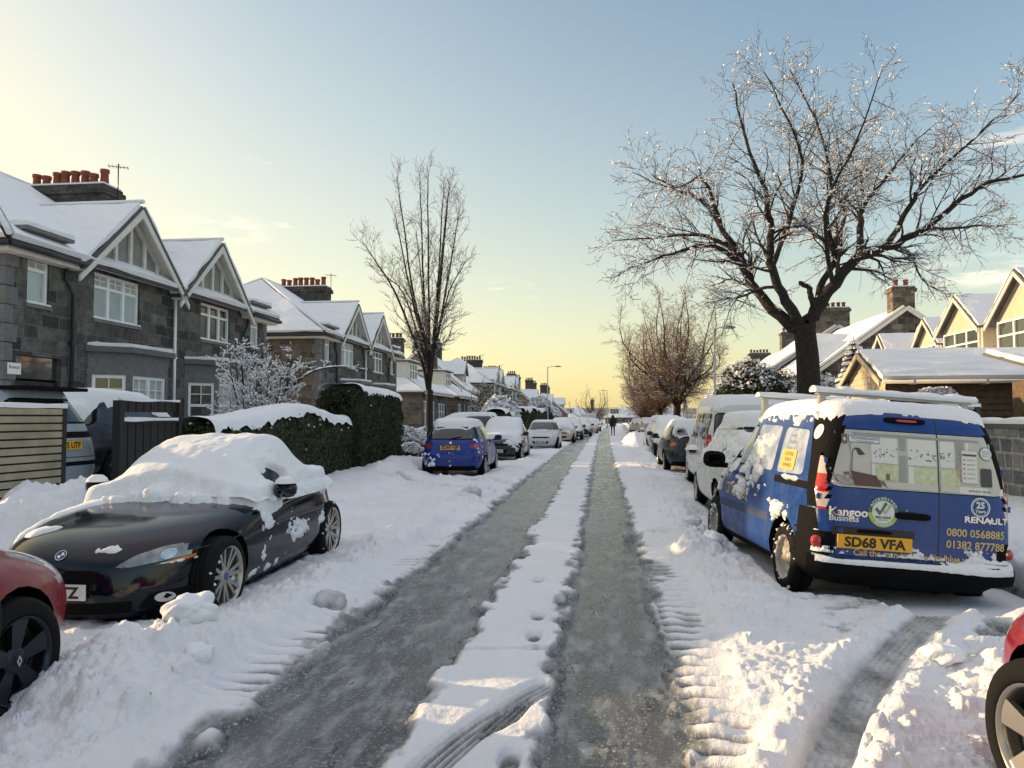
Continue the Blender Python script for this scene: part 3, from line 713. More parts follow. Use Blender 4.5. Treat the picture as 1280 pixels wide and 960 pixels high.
def semi_detached(detail=True):
    """pair of granite villas, mirrored about the party wall; local x = 0 is the front, +x to the street, y 0..12.6"""
    H = empty('semi_detached_house')
    L = 12.6; EV = 5.35; D = 9.0; X = (1, 0, 0)
    fw = MB(); sw = MB()
    up_small = (.62, 1.28, 4.2, 5.32); door = (.35, 1.75, .45, 3.05)
    gwin = (2.83, 4.70, 4.15, 5.30); bay = (2.75, 5.45, .5, 3.2)
    def mirror(h): return (L - h[1], L - h[0], h[2], h[3])
    holes = []
    for h in (up_small, door, gwin, bay): holes += [h, mirror(h)]
    wall_holes(fw, (0, 0, 0), (0, 1, 0), L, EV + .02, holes, .16, X)
    sw.add([(0, 0, 0), (-D, 0, 0), (-D, 0, EV), (0, 0, EV)], [(0, 1, 2, 3)]); sw.add([(0, L, 0), (-D, L, 0), (-D, L, EV), (0, L, EV)], [(3, 2, 1, 0)])
    sw.add([(-D, 0, 0), (-D, L, 0), (-D, L, EV), (-D, 0, EV)], [(0, 1, 2, 3)])
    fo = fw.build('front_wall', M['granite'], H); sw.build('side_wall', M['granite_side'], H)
    # corner stones stand a little proud
    for yy in (0, L):
        q = MB()
        for k in range(13):
            w = .34 if k % 2 else .22; z = .1 + k * .40
            s = 1 if yy == 0 else -1
            q.box((-w, yy - s * .018, z), (.018, yy + s * (.56 - w), z + .375))
        q.build('quoins', M['dressed'], H)
    
    # dark interior so that openings do not show daylight
    iv = MB(); iv.box((-D + .3, .3, .2), (-.35, L - .3, EV - .05)); iv.build('interior', M['dark_void'], H)
    roof = MB(); snow = MB(); RZ = 8.4; e = .34
    y0, y1 = 4.0, L - 4.0
    A = [(e, -e, EV - .05), (e, L + e, EV - .05), (-D - e, L + e, EV - .05), (-D - e, -e, EV - .05)]; r0 = (-4.5, y0, RZ); r1 = (-4.5, y1, RZ)
    roof_plane(H, roof, snow, [A[0], A[1], r1, r0]); roof_plane(H, roof, snow, [A[1], A[2], r1]); roof_plane(H, roof, snow, [A[2], A[3], r0, r1]); roof_plane(H, roof, snow, [A[3], A[0], r0])
    hip = MB()
    for a, b in ((A[0], r0), (A[1], r1), (A[2], r1), (A[3], r0), (r0, r1)):
        a = Vector(a) + Vector((0, 0, .21)); b = Vector(b) + Vector((0, 0, .21)); hip.tube([a, b], .07, 6)
    hip.build('roof_ridge', M['roof_snow'], H)
    fas = MB(); gut = MB()
    fas.box((.02, -.3, EV - .20), (.30, 2.0, EV - .055)); fas.build('fascia', M['cream_paint'], H); fas = MB(); fas.box((.02, L - 2.0, EV - .20), (.30, L + .3, EV - .055)); fas.build('fascia', M['cream_paint'], H); fas = MB()
    fas.box((-D - .3, -.30, EV - .20), (.02, -.02, EV - .055)); fas.build('fascia', M['cream_paint'], H); fas = MB(); fas.box((-D - .3, L + .02, EV - .20), (.02, L + .30, EV - .055))
    fas.build('fascia', M['cream_paint'], H)
    for ya, yb in ((-.38, 1.95), (L - 1.95, L + .38)): gut.tube([(.40, ya, EV - .06), (.40, yb, EV - .06)], .065, 8); gut.build('gutter', M['black_paint'], H); gut = MB()
    gut.tube([(.4, -.38, EV - .06), (-D - .3, -.38, EV - .06)], .065, 8); gut.build('gutter', M['black_paint'], H); gut = MB(); gut.tube([(.4, L + .38, EV - .06), (-D - .3, L + .38, EV - .06)], .065, 8)
    gut.build('gutter', M['black_paint'], H)
    # front gables
    gr = MB(); gs = MB()
    for gy in (4.15, L - 4.15):
        hw = 2.12; AP = 7.20; eb = EV - .18; back = -3.05
        for s in (-1, 1):
            ye = gy + s * (hw + .12); ze = eb
            bx_ = -(ze - EV) / .69 - .2
            roof_plane(H, gr, gs, [(.42, ye, ze), (.42, gy, AP), (back, gy, AP), (-.02, ye, ze)], th=.09)
            # dark slate edge showing at the verge
        ga = MB(); ga.add([(.02, gy - hw, EV + .02), (.02, gy + hw, EV + .02), (.02, gy, AP - .09)], [(0, 1, 2)])
        ga.build('gable_render', M['harl'], H)
        tb = MB(); z0 = EV + .02
        tb.box((.024, gy - hw - .02, z0), (.13, gy + hw + .02, z0 + .24))
        for k in range(-2, 3):
            y = gy + k * .62; zt = AP - .14 - abs(k * .62) * (AP - z0) / hw
            tb.box((.03, y - .055, z0 + .242), (.10, y + .055, max(z0 + .3, zt)))
        for s in (-1, 1):   # inner rakers
            a = Vector((.03, gy + s * hw, z0 + .08)); b = Vector((.03, gy, AP - .13))
            d = Vector((0, 0, .18)); tb.add([a - d, b - d, b, a, a - d + Vector((.08, 0, 0)), b - d + Vector((.08, 0, 0)), b + Vector((.08, 0, 0)), a + Vector((.08, 0, 0))], ((0, 1, 2, 3), (7, 6, 5, 4), (0, 4, 5, 1), (2, 6, 7, 3), (1, 5, 6, 2), (0, 3, 7, 4)))
        tb.build('gable_timber', M['cream_paint'], H)
        bb = MB()
        for s in (-1, 1):
            a = Vector((.36, gy + s * (hw + .26), eb - .16)); b = Vector((.36, gy, AP - .005)); dn = Vector((0, 0, .24)); w = Vector((.055, 0, 0))
            bb.add([a - dn * .6, b - dn, b, a, a - dn * .6 + w, b - dn + w, b + w, a + w], ((0, 1, 2, 3), (7, 6, 5, 4), (0, 4, 5, 1), (2, 6, 7, 3), (1, 5, 6, 2), (0, 3, 7, 4)))
            bb.slab([(.02, gy + s * (hw + .14), eb - .03), (.40, gy + s * (hw + .14), eb - .03), (.40, gy, AP - .03), (.02, gy, AP - .03)], .02, up=(0, 0, 1))
        bb.build('bargeboard', M['cream_paint'], H)
        ap = MB(); 
        for s in (-1, 1): ap.tube([(.3, gy + s * (hw + .22), eb - .10), (.3, gy + s * (hw + .24), eb - .45)], .05, 6)
    roof.build('roof', M['slate'], H); snow.build('roof_snow', M['roof_snow'], H)
    gr.build('gable_roof', M['slate'], H); gs.build('gable_roof_snow', M['roof_snow'], H)
    for gy in (4.15, L - 4.15): hr = MB(); hr.tube([(.42, gy, 7.40), (-3.0, gy, 7.40)], .06, 6); hr.build('gable_ridge', M['roof_snow'], H)
    # windows and doors
    O = (0, 0, 0); U = (0, 1, 0)
    for mir in (0, 1):
        f = (lambda h: mirror(h)) if mir else (lambda h: h)
        h = f(up_small); window(H, O, U, X, h[0], h[1], h[2], h[3], 1, .68, glass='glass_light', t=.07, astr=2)
        h = f(gwin); window(H, O, U, X, h[0], h[1], h[2], h[3], 3, .70, glass='glass_light' if not mir else 'glass', t=.07, astr=2 if not mir else 0)
        h = f(door)
        d = MB(); d.box((-.16, h[0], h[2]), (-.10, h[1], h[3] - .55)); n = 3
        for k in range(1, 3): d.box((-.10, h[0] + (h[1] - h[0]) * k / 3 - .02, h[2]), (-.085, h[0] + (h[1] - h[0]) * k / 3 + .02, h[3] - .6))
        do = d.build('door', M['door_paint'], H)
        g = MB(); g.box((-.15, h[0], h[3] - .5), (-.12, h[1], h[3])); g.build('fanlight', M['glass'], do)
        st = MB(); st.box((.0, h[0] - .15, 0), (.7, h[1] + .15, .3)); st.box((.0, h[0] - .15, .3), (.35, h[1] + .15, .45)); st.build('door_step', M['dressed'], H)
        # little flat roof over the landing window
        y = (f(up_small)[0] + f(up_small)[1]) / 2
        s = MB(); s.box((-1.2, y - .62, 5.36), (.12, y + .62, 5.72)); s.box((-1.25, y - .74, 5.722), (.30, y + .74, 5.80)); s.build('landing_dormer', M['dressed'], H)
        s = MB(); s.box((-1.2, y - .72, 5.803), (.28, y + .72, 5.90)); s.build('dormer_snow', M['roof_snow'], H)
        # canted bay
        b = f(bay); pj = .72; c = .62
        P = [(0, b[0] - .1), (pj, b[0] + c - .1), (pj, b[1] - c + .1), (0, b[1] + .1)]
        bw = MB(); 
        for i in range(3):
            a_, b_ = Vector((*P[i], 0)), Vector((*P[i + 1], 0)); l = (b_ - a_).length; u = (b_ - a_) / l; nn = Vector((u.y, -u.x, 0))
            w0, w1 = (.10, l - .10)
            wall_holes(bw, a_, u, l, 3.3, [(w0, w1, .95, 2.75)], .12, nn)
            window(H, a_, u, nn, w0, w1, .95, 2.75, 1 if i != 1 else 2, .62, depth=.08, glass='glass' if i != 1 else 'glass_light', t=.08, astr=2, sill=True)
        bw.slab([(p[0], p[1], 3.30) for p in P], .002, up=(0, 0, 1))
        bo = bw.build('bay', M['dressed'], H)
        s = MB(); s.slab([(p[0] * 1.18 + .02, p[1] + (-.12 if i < 2 else .12), 3.304) for i, p in enumerate(P)], .14, up=(0, 0, 1)); s.build('bay_roof', M['lead'], bo)
        s = MB(); s.slab([(p[0] * 1.12, p[1] + (-.06 if i < 2 else .06), 3.447) for i, p in enumerate(P)], .10, up=(0, 0, 1)); s.build('bay_snow', M['roof_snow'], bo)
        yy = 1.98 if not mir else L - 1.98
        downpipe(H, .09, yy, .1, 5.2, 'black_paint', jog=-.28 if not mir else .28)
    downpipe(H, .10, L / 2, .1, 5.15, 'white_paint')
    pots = chimney(H, -3.3, L / 2, 2.7, .85, 7.2, 8.5, 8, 'x', 'soot_stone', 'pot', vary=(.9, .8, 1, 1.02, 1, 1, .8, 1.05))
    aerial(H, -1.85, L / 2 + .1, 8.0, 1.25, .5)
    p = MB(); p.box((.0, .1, 2.62), (.02, .48, 2.86)); p.build('name_plate', M['white_paint'], H)
    return H
pair = semi_detached()
pair.location = (-12.4, 14.65, -.10)
tag(pair, 'nearest pair of grey granite gabled villas, red chimney pots above the snowy roof', 'house', 'gabled granite villa pairs on the left side')
# house-name plate lettering
def flat_text(body, size, mtx, m, parent, name='lettering', bold=0, squeeze=1, th=0.0, align='CENTER'):
    vs, fs = text_mesh(body, size, align, bold, squeeze)
    b = MB(); b.add([mtx @ Vector((x, y, 0)) for x, y in vs], fs); return b.build(name, m, parent)
MX = Matrix(((0, 0, 1, 0), (1, 0, 0, 0), (0, 1, 0, 0), (0, 0, 0, 1)))      # text facing +x
np_ = [c for c in pair.children if c.name.startswith('name_plate')][0]
flat_text('Rowan', .11, Matrix.Translation((.023, .29, 2.77)) @ MX, M['ink'], np_)
pair2 = dup(pair, (-12.2, 32.2, -.10), label='second granite pair of gabled villas, just behind the tall clipped hedge')
for y, lb in ((86, 'farther granite villa pair past the snowy roofs beyond the bungalows'), (104, 'far granite villa pair just before the far end terrace on the left'), (-6.9, None)):
    o = dup(pair, (-12.5, y, .1), label=lb or 'granite villa pair beside the camera, outside the left edge of the photo')

def cottage(name, L, D, EV, RZ, wallm, sidem, dormers=(), chim=(), wins=(), hipped=False, pane='glass', front_gable=None, over=.3, skew=None):
    """1.5-storey house, ridge along y, front at x = 0 facing +x"""
    H = empty(name)
    fw = MB(); wall_holes(fw, (0, 0, 0), (0, 1, 0), L, EV, [(a, b, c, d) for a, b, c, d, n in wins], .14, (1, 0, 0)); fw.build('front_wall', M[wallm], H)
    sw = MB()
    for y, o in ((0, (0, 1, 2, 3, 4)), (L, (4, 3, 2, 1, 0))):
        if hipped: sw.add([(0, y, 0), (-D, y, 0), (-D, y, EV), (0, y, EV)], [(0, 1, 2, 3)])
        else: sw.add([(0, y, 0), (-D, y, 0), (-D, y, EV), (-D / 2, y, RZ - .05), (0, y, EV)], [o])
    sw.add([(-D, 0, 0), (-D, L, 0), (-D, L, EV), (-D, 0, EV)], [(0, 1, 2, 3)]); sw.build('side_wall', M[sidem], H)
    iv = MB(); iv.box((-D + .3, .3, .2), (-.3, L - .3, EV - .1)); iv.build('interior', M['dark_void'], H)
    for a, b, c, d, n in wins: window(H, (0, 0, 0), (0, 1, 0), (1, 0, 0), a, b, c, d, n, .66, glass=pane)
    sl = (RZ - EV) / (D / 2); e = over; ze = EV - sl * e
    roof = MB(); snow = MB()
    if hipped:
        k = D / 2 * .95; A = [(e, -e, ze), (e, L + e, ze), (-D - e, L + e, ze), (-D - e, -e, ze)]; r0 = (-D / 2, k, RZ); r1 = (-D / 2, L - k, RZ)
        roof_plane(H, roof, snow, [A[0], A[1], r1, r0]); roof_plane(H, roof, snow, [A[1], A[2], r1]); roof_plane(H, roof, snow, [A[2], A[3], r0, r1]); roof_plane(H, roof, snow, [A[3], A[0], r0])
    else:
        for s in (0, 1):
            xe = e if s == 0 else -D - e
            roof_plane(H, roof, snow, [(xe, -.18, ze), (xe, L + .18, ze), (-D / 2, L + .18, RZ), (-D / 2, -.18, RZ)])
        bb = MB()
        for y in (-.24, L + .18):
            for s in (0, 1):
                xe = e if s == 0 else -D - e
                a = Vector((xe, y, ze + .08)); b = Vector((-D / 2, y, RZ + .10)); w = Vector((0, .06, 0)); dn = Vector((0, 0, .2))
                bb.add([a - dn, b - dn, b, a, a - dn + w, b - dn + w, b + w, a + w], ((0, 1, 2, 3), (7, 6, 5, 4), (0, 4, 5, 1), (2, 6, 7, 3), (1, 5, 6, 2), (0, 3, 7, 4)))
        bb.build('bargeboard', M['cream_paint'], H)
    roof.build('roof', M['slate'], H); snow.build('roof_snow', M['roof_snow'], H)
    g = MB(); g.tube([(e + .06, -e, ze), (e + .06, L + e, ze)], .06, 8); g.build('gutter', M['cream_paint'], H)
    for d in dormers:
        cy, w, zb, zt, za, kind = d          # centre, half width, sill, eave of dormer, apex
        xf = d_front = -(zb - EV) / sl + .05
        dm = MB()
        if kind == 'gable':
            dm.add([(xf, cy - w, zb - .25), (xf, cy + w, zb - .25), (xf, cy + w, zt), (xf, cy, za), (xf, cy - w, zt)], [(0, 1, 2, 3, 4)])
        else:
            dm.add([(xf, cy - w, zb - .25), (xf, cy + w, zb - .25), (xf, cy + w, zt), (xf, cy - w, zt)], [(0, 1, 2, 3)])
        xb = -(zt - EV) / sl - .1
        for s in (-1, 1): dm.add([(xf, cy + s * w, zb - .25), (xf, cy + s * w, zt), (xb, cy + s * w, zt)], [(0, 1, 2)])
        do = dm.build('dormer', M['harl_warm' if kind == 'gable' else 'cream_paint'] if wallm != 'granite' else M['cream_paint'], H)
        window(do, (xf, 0, 0), (0, 1, 0), (1, 0, 0), cy - w + .18, cy + w - .18, zb, zt - .1, 3 if w > 1 else 1, .62, depth=-.02, glass=pane, sill=False)
        r = MB(); s_ = MB()
        if kind == 'gable':
            xr = -(za - EV) / sl - .2
            for s in (-1, 1):
                f = .22; zz = zt - f * (za - zt) / w
                roof_plane(H, r, s_, [(xf + .3, cy + s * (w + f), zz), (xf + .3, cy, za), (max(xr, -D / 2), cy, za), (xb - .2, cy + s * (w + f), zz)], th=.07, sn=.08, inset=.04)
            bb = MB()
            for s in (-1, 1):
                f = .24; a = Vector((xf + .27, cy + s * (w + f), zt - f * (za - zt) / w)); b = Vector((xf + .27, cy, za)); dn = Vector((0, 0, .16)); w_ = Vector((.04, 0, 0))
                bb.add([a - dn, b - dn, b, a, a - dn + w_, b - dn + w_, b + w_, a + w_], ((0, 1, 2, 3), (7, 6, 5, 4), (0, 4, 5, 1), (2, 6, 7, 3), (1, 5, 6, 2), (0, 3, 7, 4)))
            bb.build('dormer_bargeboard', M['cream_paint'], do)
        else:
            roof_plane(H, r, s_, [(xf + .25, cy - w - .15, zt), (xf + .25, cy + w + .15, zt), (xb - .6, cy + w + .15, zt + .12), (xb - .6, cy - w - .15, zt + .12)], th=.08, sn=.09)
        r.build('dormer_roof', M['slate'], do); s_.build('dormer_snow', M['roof_snow'], do)
    for c in chim: chimney(H, *c[:6], c[6], c[7], c[8] if len(c) > 8 else 'soot_stone', c[9] if len(c) > 9 else 'pot_dark', ph=.42)
    return H
# left bungalows beyond the second pair
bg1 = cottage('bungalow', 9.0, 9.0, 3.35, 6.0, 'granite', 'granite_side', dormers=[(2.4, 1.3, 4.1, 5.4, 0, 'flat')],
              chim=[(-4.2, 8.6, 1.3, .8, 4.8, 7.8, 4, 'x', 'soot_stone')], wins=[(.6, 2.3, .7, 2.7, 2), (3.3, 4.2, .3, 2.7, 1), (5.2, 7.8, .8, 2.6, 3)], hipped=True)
bg1.location = (-12.0, 50.5, .05)
tag(bg1, 'granite bungalow with pale flat-topped dormer and tall dark chimney beyond the second villa pair', 'house', 'bungalows on the left side')
bg2 = dup(bg1, (-11.8, 62.0, .05), label='second granite bungalow, smaller in the distance, right of the first one')
bg3 = cottage('dark_gabled_house', 8, 9, 4.4, 8.2, 'rubble', 'rubble', chim=[(-4.5, .6, 1.4, .8, 7.2, 9.9, 4, 'x', 'soot_stone'), (-4.5, 7.2, 1.5, .8, 7.2, 9.7, 4, 'x', 'soot_stone')],
               dormers=[(4, 1.0, 5.0, 6.2, 7.4, 'gable')], wins=[(1, 2.6, .8, 2.6, 2), (5, 6.8, .8, 2.6, 2)])
bg3.location = (-13.5, 74.5, .0)
tag(bg3, 'dark stone gabled house with two chimney stacks above the far left hedges', 'house')

# right-hand side: gabled houses facing the street, seen over the garage
def rot_right(o, x, y, z=0):       # front faces -x ; local y runs the other way
    o.location = (x, y, z); o.rotation_euler.z = PI
rh1 = cottage('dormer_house', 9.0, 8.5, 3.95, 7.0, 'harl_warm', 'harl_warm', pane='glass',
              dormers=[(1.9, 1.25, 4.55, 5.85, 6.95, 'gable')],
              chim=[(-4.4, 8.3, 1.2, .9, 5.6, 8.2, 4, 'x', 'granite_side', 'pot'), (-2.9, 8.5, .9, .8, 4.8, 7.6, 3, 'y', 'soot_stone', 'pot')],
              wins=[(5.0, 7.0, .9, 2.5, 3), (1.5, 3.2, .9, 2.5, 2)])
rot_right(rh1, 14.0, 38.6, -.9)
tag(rh1, 'sunlit cream house with small gabled dormer beside a cluster of chimney pots', 'house')
rh0 = cottage('gabled_house', 9.0, 8.5, 4.2, 7.4, 'harl_warm', 'harl_warm', dormers=[(6.3, 1.75, 4.5, 5.9, 7.3, 'gable'), (2.0, 1.6, 4.5, 5.9, 7.1, 'gable')], wins=[(5.0, 7.4, .9, 2.5, 3), (1.5, 3.2, .9, 2.5, 2)])
rot_right(rh0, 13.2, 32.7, -.95)
tag(rh0, 'sunlit cream gabled house with wide upper window at the right edge of the photo', 'house')
rh2 = cottage('granite_gable_house', 11, 8.6, 4.6, 7.7, 'granite_side', 'granite', dormers=[(9.6, .8, 4.7, 5.2, 6.1, 'gable'), (7.0, 1.0, 5.0, 5.6, 6.8, 'gable')],
              chim=[(-4.3, 10.4, 1.1, .8, 6.5, 8.9, 2, 'x', 'granite_side', 'pot')], wins=[(6, 8, .9, 2.5, 3), (2, 3.5, .9, 2.5, 2)])
rot_right(rh2, 11.3, 52.5, -.5)
tag(rh2, 'house with dark granite gable wall and two-pot chimney at its apex', 'house')
rh3 = cottage('slate_roofed_house', 8.5, 9, 3.4, 6.7, 'harl_warm', 'granite', dormers=[(6.5, 1.0, 4.5, 5.3, 6.3, 'gable'), (3.0, 1.0, 4.5, 5.3, 6.3, 'gable')], wins=[(6, 8, .9, 2.5, 3)])
rot_right(rh3, 12.2, 45.6, -.7)
tag(rh3, 'low sunlit house with small gabled dormers in front of the granite gable wall', 'house')
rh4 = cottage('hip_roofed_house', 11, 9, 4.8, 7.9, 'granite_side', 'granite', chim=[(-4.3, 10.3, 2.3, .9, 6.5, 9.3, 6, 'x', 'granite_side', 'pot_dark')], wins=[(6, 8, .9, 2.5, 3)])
rot_right(rh4, 11.8, 66.5)
tag(rh4, 'house behind the big tree with a broad five-pot chimney stack and snowy roof', 'house')
rh5 = dup(rh4, (13, 82, 0), label='farther house behind the bare trees on the right, only its chimneys clear')
rh6 = dup(rh4, (13.5, 100, -.4), label='farthest house on the right, hidden low behind the bare trees')
# houses that close the view at the far end of the street
for i, (x, y, rz, lb) in enumerate(((-11, 196, -PI / 2, 'snow-roofed house closing the far end of the street, left'), (1, 205, -PI / 2, 'snow-roofed house closing the far end of the street, straight ahead'),
                                   (13, 200, -PI / 2, 'snow-roofed house closing the far end of the street, right'), (-26, 215, -PI / 2, 'snow-roofed house far beyond the left terrace'))):
    dup(bg1, (x, y, -1.6), rz, lb, 'houses closing the far end of the street')
for i, (y, lb) in enumerate(((123, 'first house of the far left terrace past the lamp post'), (138, 'second house of the far left terrace past the lamp post'), (153, 'last house of the far left terrace'))):
    dup(bg3, (-10 + i * 1.5, y, -1.2 - .3 * i), None, lb, 'far left terrace')

# garage, clad in horizontal boards, ridge across the street
def garage():
    G = empty('timber_garage', (8.0, 22.8, 0))
    W_, D_ = 9.0, 3.3; EV, RZ = 2.72, 3.52
    f = MB(); n = 15; bh = EV / n
    for k in range(n): f.add([(0, -.0, k * bh), (W_, 0, k * bh), (W_, .0, (k + 1) * bh - .02), (0, 0, (k + 1) * bh - .02), (0, -.035, k * bh), (W_, -.035, k * bh)], ((4, 5, 2, 3), (0, 1, 5, 4)))
    f.add([(W_, 0, 0), (W_, D_, 0), (W_, D_, EV), (W_, D_ / 2, RZ), (W_, 0, EV)], [(0, 1, 2, 3, 4)]); f.add([(0, D_, 0), (W_, D_, 0), (W_, D_, EV), (0, D_, EV)], [(0, 1, 2, 3)])
    f.add([(0, .004, 0), (W_, .004, 0), (W_, .004, EV), (0, .004, EV)], [(0, 1, 2, 3)])
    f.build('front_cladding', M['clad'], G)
    g = MB(); z = 0
    while z < RZ - .1:
        def half(zz): return (0, D_) if zz <= EV else ((zz - EV) / (RZ - EV) * D_ / 2, D_ - (zz - EV) / (RZ - EV) * D_ / 2)
        a, b = half(z), half(min(z + .2, RZ)); g.add([(-.03, a[0], z), (-.03, a[1], z), (-.005, b[1], z + .2), (-.005, b[0], z + .2), (0, a[0], z), (0, a[1], z)], ((0, 1, 2, 3), (0, 4, 5, 1))); z += .2
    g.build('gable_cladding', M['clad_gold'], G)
    r = MB(); s = MB(); sl = (RZ - EV) / (D_ / 2); e = .25
    for k in (0, 1):
        ye = -e if k == 0 else D_ + e
        roof_plane(G, r, s, [(-.22, ye, EV - sl * e), (W_ + .2, ye, EV - sl * e), (W_ + .2, D_ / 2, RZ), (-.22, D_ / 2, RZ)], th=.06, sn=.12, inset=.03)
    r.build('roof', M['slate'], G); s.build('roof_snow', M['roof_snow'], G)
    gt = MB(); gt.tube([(-.2, -.33, EV - .12), (W_ + .2, -.33, EV - .12)], .055, 8)
    for k in range(5): gt.box((.6 + k * 1.9, -.40, EV - .2), (.66 + k * 1.9, -.02, EV - .06))
    gt.build('gutter', M['cream_paint'], G)
    bb = MB()
    for k in (0, 1):
        ye = -e if k == 0 else D_ + e
        a = Vector((-.24, ye, EV - sl * e + .03)); b = Vector((-.24, D_ / 2, RZ + .05)); dn = Vector((0, 0, .16)); w_ = Vector((-.04, 0, 0))
        bb.add([a - dn, b - dn, b, a, a - dn + w_, b - dn + w_, b + w_, a + w_], ((0, 1, 2, 3), (7, 6, 5, 4), (0, 4, 5, 1), (2, 6, 7, 3), (1, 5, 6, 2), (0, 3, 7, 4)))
    bb.build('bargeboard', M['clad_gold'], G)
    return tag(G, 'low timber-clad garage with a snowy roof and sunlit pale gable behind the blue van', 'garage')
garage()
# neighbouring eave poking in at the right edge
sh = empty('garden_shed', (10.3, 18.2, 0))
b = MB(); b.box((0, 0, 0), (4, 2.5, 2.5)); b.build('wall', M['clad'], sh)
r = MB(); s = MB(); roof_plane(sh, r, s, [(-.5, -.4, 2.5), (4, -.4, 2.5), (4, 2.9, 3.2), (-.5, 2.9, 3.2)], th=.07, sn=.12)
r.build('roof', M['lead'], sh); s.build('roof_snow', M['roof_snow'], sh)
tag(sh, 'small shed with a sloping snow-covered eave at the right edge, in front of the garage', 'shed')

# walls, fences, gate
def wall_run(name, x, y0, y1, h, th, m, label, snow=.10, z=0, seg=.5):
    o = empty(name, (x, y0, z)); L = y1 - y0
    b = MB(); b.box((0, 0, -.2), (th, L, h)); b.build('wall', M[m], o)
    c = MB(); c.box((-.04, -.02, h + .002), (th + .04, L + .02, h + .07)); c.build('coping', M['lead'], o)
    n = int(L / .25) + 2; vs = []; rnd = random.Random(int(x * 3 + y0))
    for i in range(n):
        y = -.03 + (L + .06) * i / (n - 1); q = snow * (1 + .35 * math.sin(i * 1.3) * rnd.random())
        for xx, zz in ((-.05, 0), (-.055, q * .6), (.02, q * .95), (th / 2, q), (th - .02, q * .95), (th + .055, q * .6), (th + .05, 0)): vs.append((xx, y, h + .072 + zz))
    fs = [(7 * i + k, 7 * i + k + 1, 7 * i + k + 8, 7 * i + k + 7) for i in range(n - 1) for k in range(6)] + [tuple(range(6, -1, -1)), tuple(7 * (n - 1) + k for k in range(7))]
    s = MB(); s.add(vs, fs, smooth=True); s.build('snow_cap', M['snow'], o)
    return tag(o, label, 'wall')
wall_run('garden_wall', 6.9, 10.0, 26.0, 1.42, .3, 'boulder_wall', 'boulder stone garden wall with snow on top, right of the blue van')
wall_run('garden_wall', 7.0, 27.0, 70, 1.25, .3, 'boulder_wall', 'long low boundary wall behind the right-hand row of parked cars')
wall_run('garden_wall', -6.9, 46.5, 62, .8, .25, 'granite_side', 'low granite garden wall in front of the left bungalow')

# vertical-board fence between driveway and garden
def board_fence():
    F = empty('board_fence', (-6.95, 10.4, .45))
    L = 1.55; H_ = 1.28
    for k in range(2): p = MB(); p.box((-.06, k * L - .05, -.5), (.06, k * L + .05, H_ + .12)); p.build('post', M['timber'], F)
    b = MB(); n = 8; w = L / n
    for k in range(n): b.box((.0, k * w + .012, 0), (.022, (k + 1) * w - .014, H_ - .18))
    b.box((.024, .05, .0), (.05, L - .05, .1)); b.box((.024, .05, H_ - .22), (.05, L - .05, H_ - .12)); b.build('boards', M['timber'], F)
    t = MB()
    for k in range(n): t.box((-.01, k * w + .012, H_ - .05), (.02, (k + 1) * w - .02, H_ + .12))
    t.build('trellis', M['timber'], F)
    s = MB(); s.box((-.02, .03, H_ - .178), (.055, L - .03, H_ - .135)); s.box((-.02, .0, H_ + .122), (.04, L, H_ + .155)); s.build('snow_line', M['snow'], F)
    return tag(F, 'dark brown vertical-board fence panel with a line of snow, beside the silver car', 'fence')
board_fence()
def slat_gate():
    G = empty('slatted_gate', (-6.8, 9.0, .58), rz=R(-4))
    H_ = 1.14; L = 1.35
    b = MB(); n = 12
    for k in range(n): b.box((0, -L, k * H_ / n + .01), (.03, 0, (k + 1) * H_ / n - .012))
    b.build('slats', M['slat_gold'], G)
    p = MB(); p.box((-.05, -.0, -.5), (.035, .07, H_ + .04)); p.box((-.05, -L - .07, -.5), (.035, -L, H_ + .04)); p.box((-.045, -L, -.02), (-.002, 0, H_ - .01)); p.build('frame', M['timber'], G)
    s = MB(); s.box((-.04, -L, H_ + .002), (.045, .05, H_ + .05)); s.build('snow_line', M['snow'], G)
    return tag(G, 'golden horizontally slatted gate catching light at the left edge of the photo', 'gate')
slat_gate()
# far hills
def hills():
    xs = np.linspace(-1500, 1500, 160); ysr = np.array([420, 600, 800, 1100, 1500.])
    V = []; 
    for j, y in enumerate(ysr):
        hh = [-.5, 7, 13, 18, 10][j]
        z = -3 + hh * (.75 + .5 * fbm(xs / 160 + j, xs * 0 + j * 3.1, 4, 90 + j)); V += [(x, y, zz) for x, zz in zip(xs, z)]
    n = len(xs); F = [(j * n + i, j * n + i + 1, (j + 1) * n + i + 1, (j + 1) * n + i) for j in range(len(ysr) - 1) for i in range(n - 1)]
    m = mat('distant_woods', (.07, .075, .075), .95, col2=(.30, .31, .34), nscale=.02, thr=(.45, .6))
    tag(np_mesh('hills', V, F, m), kind='structure')
hills()
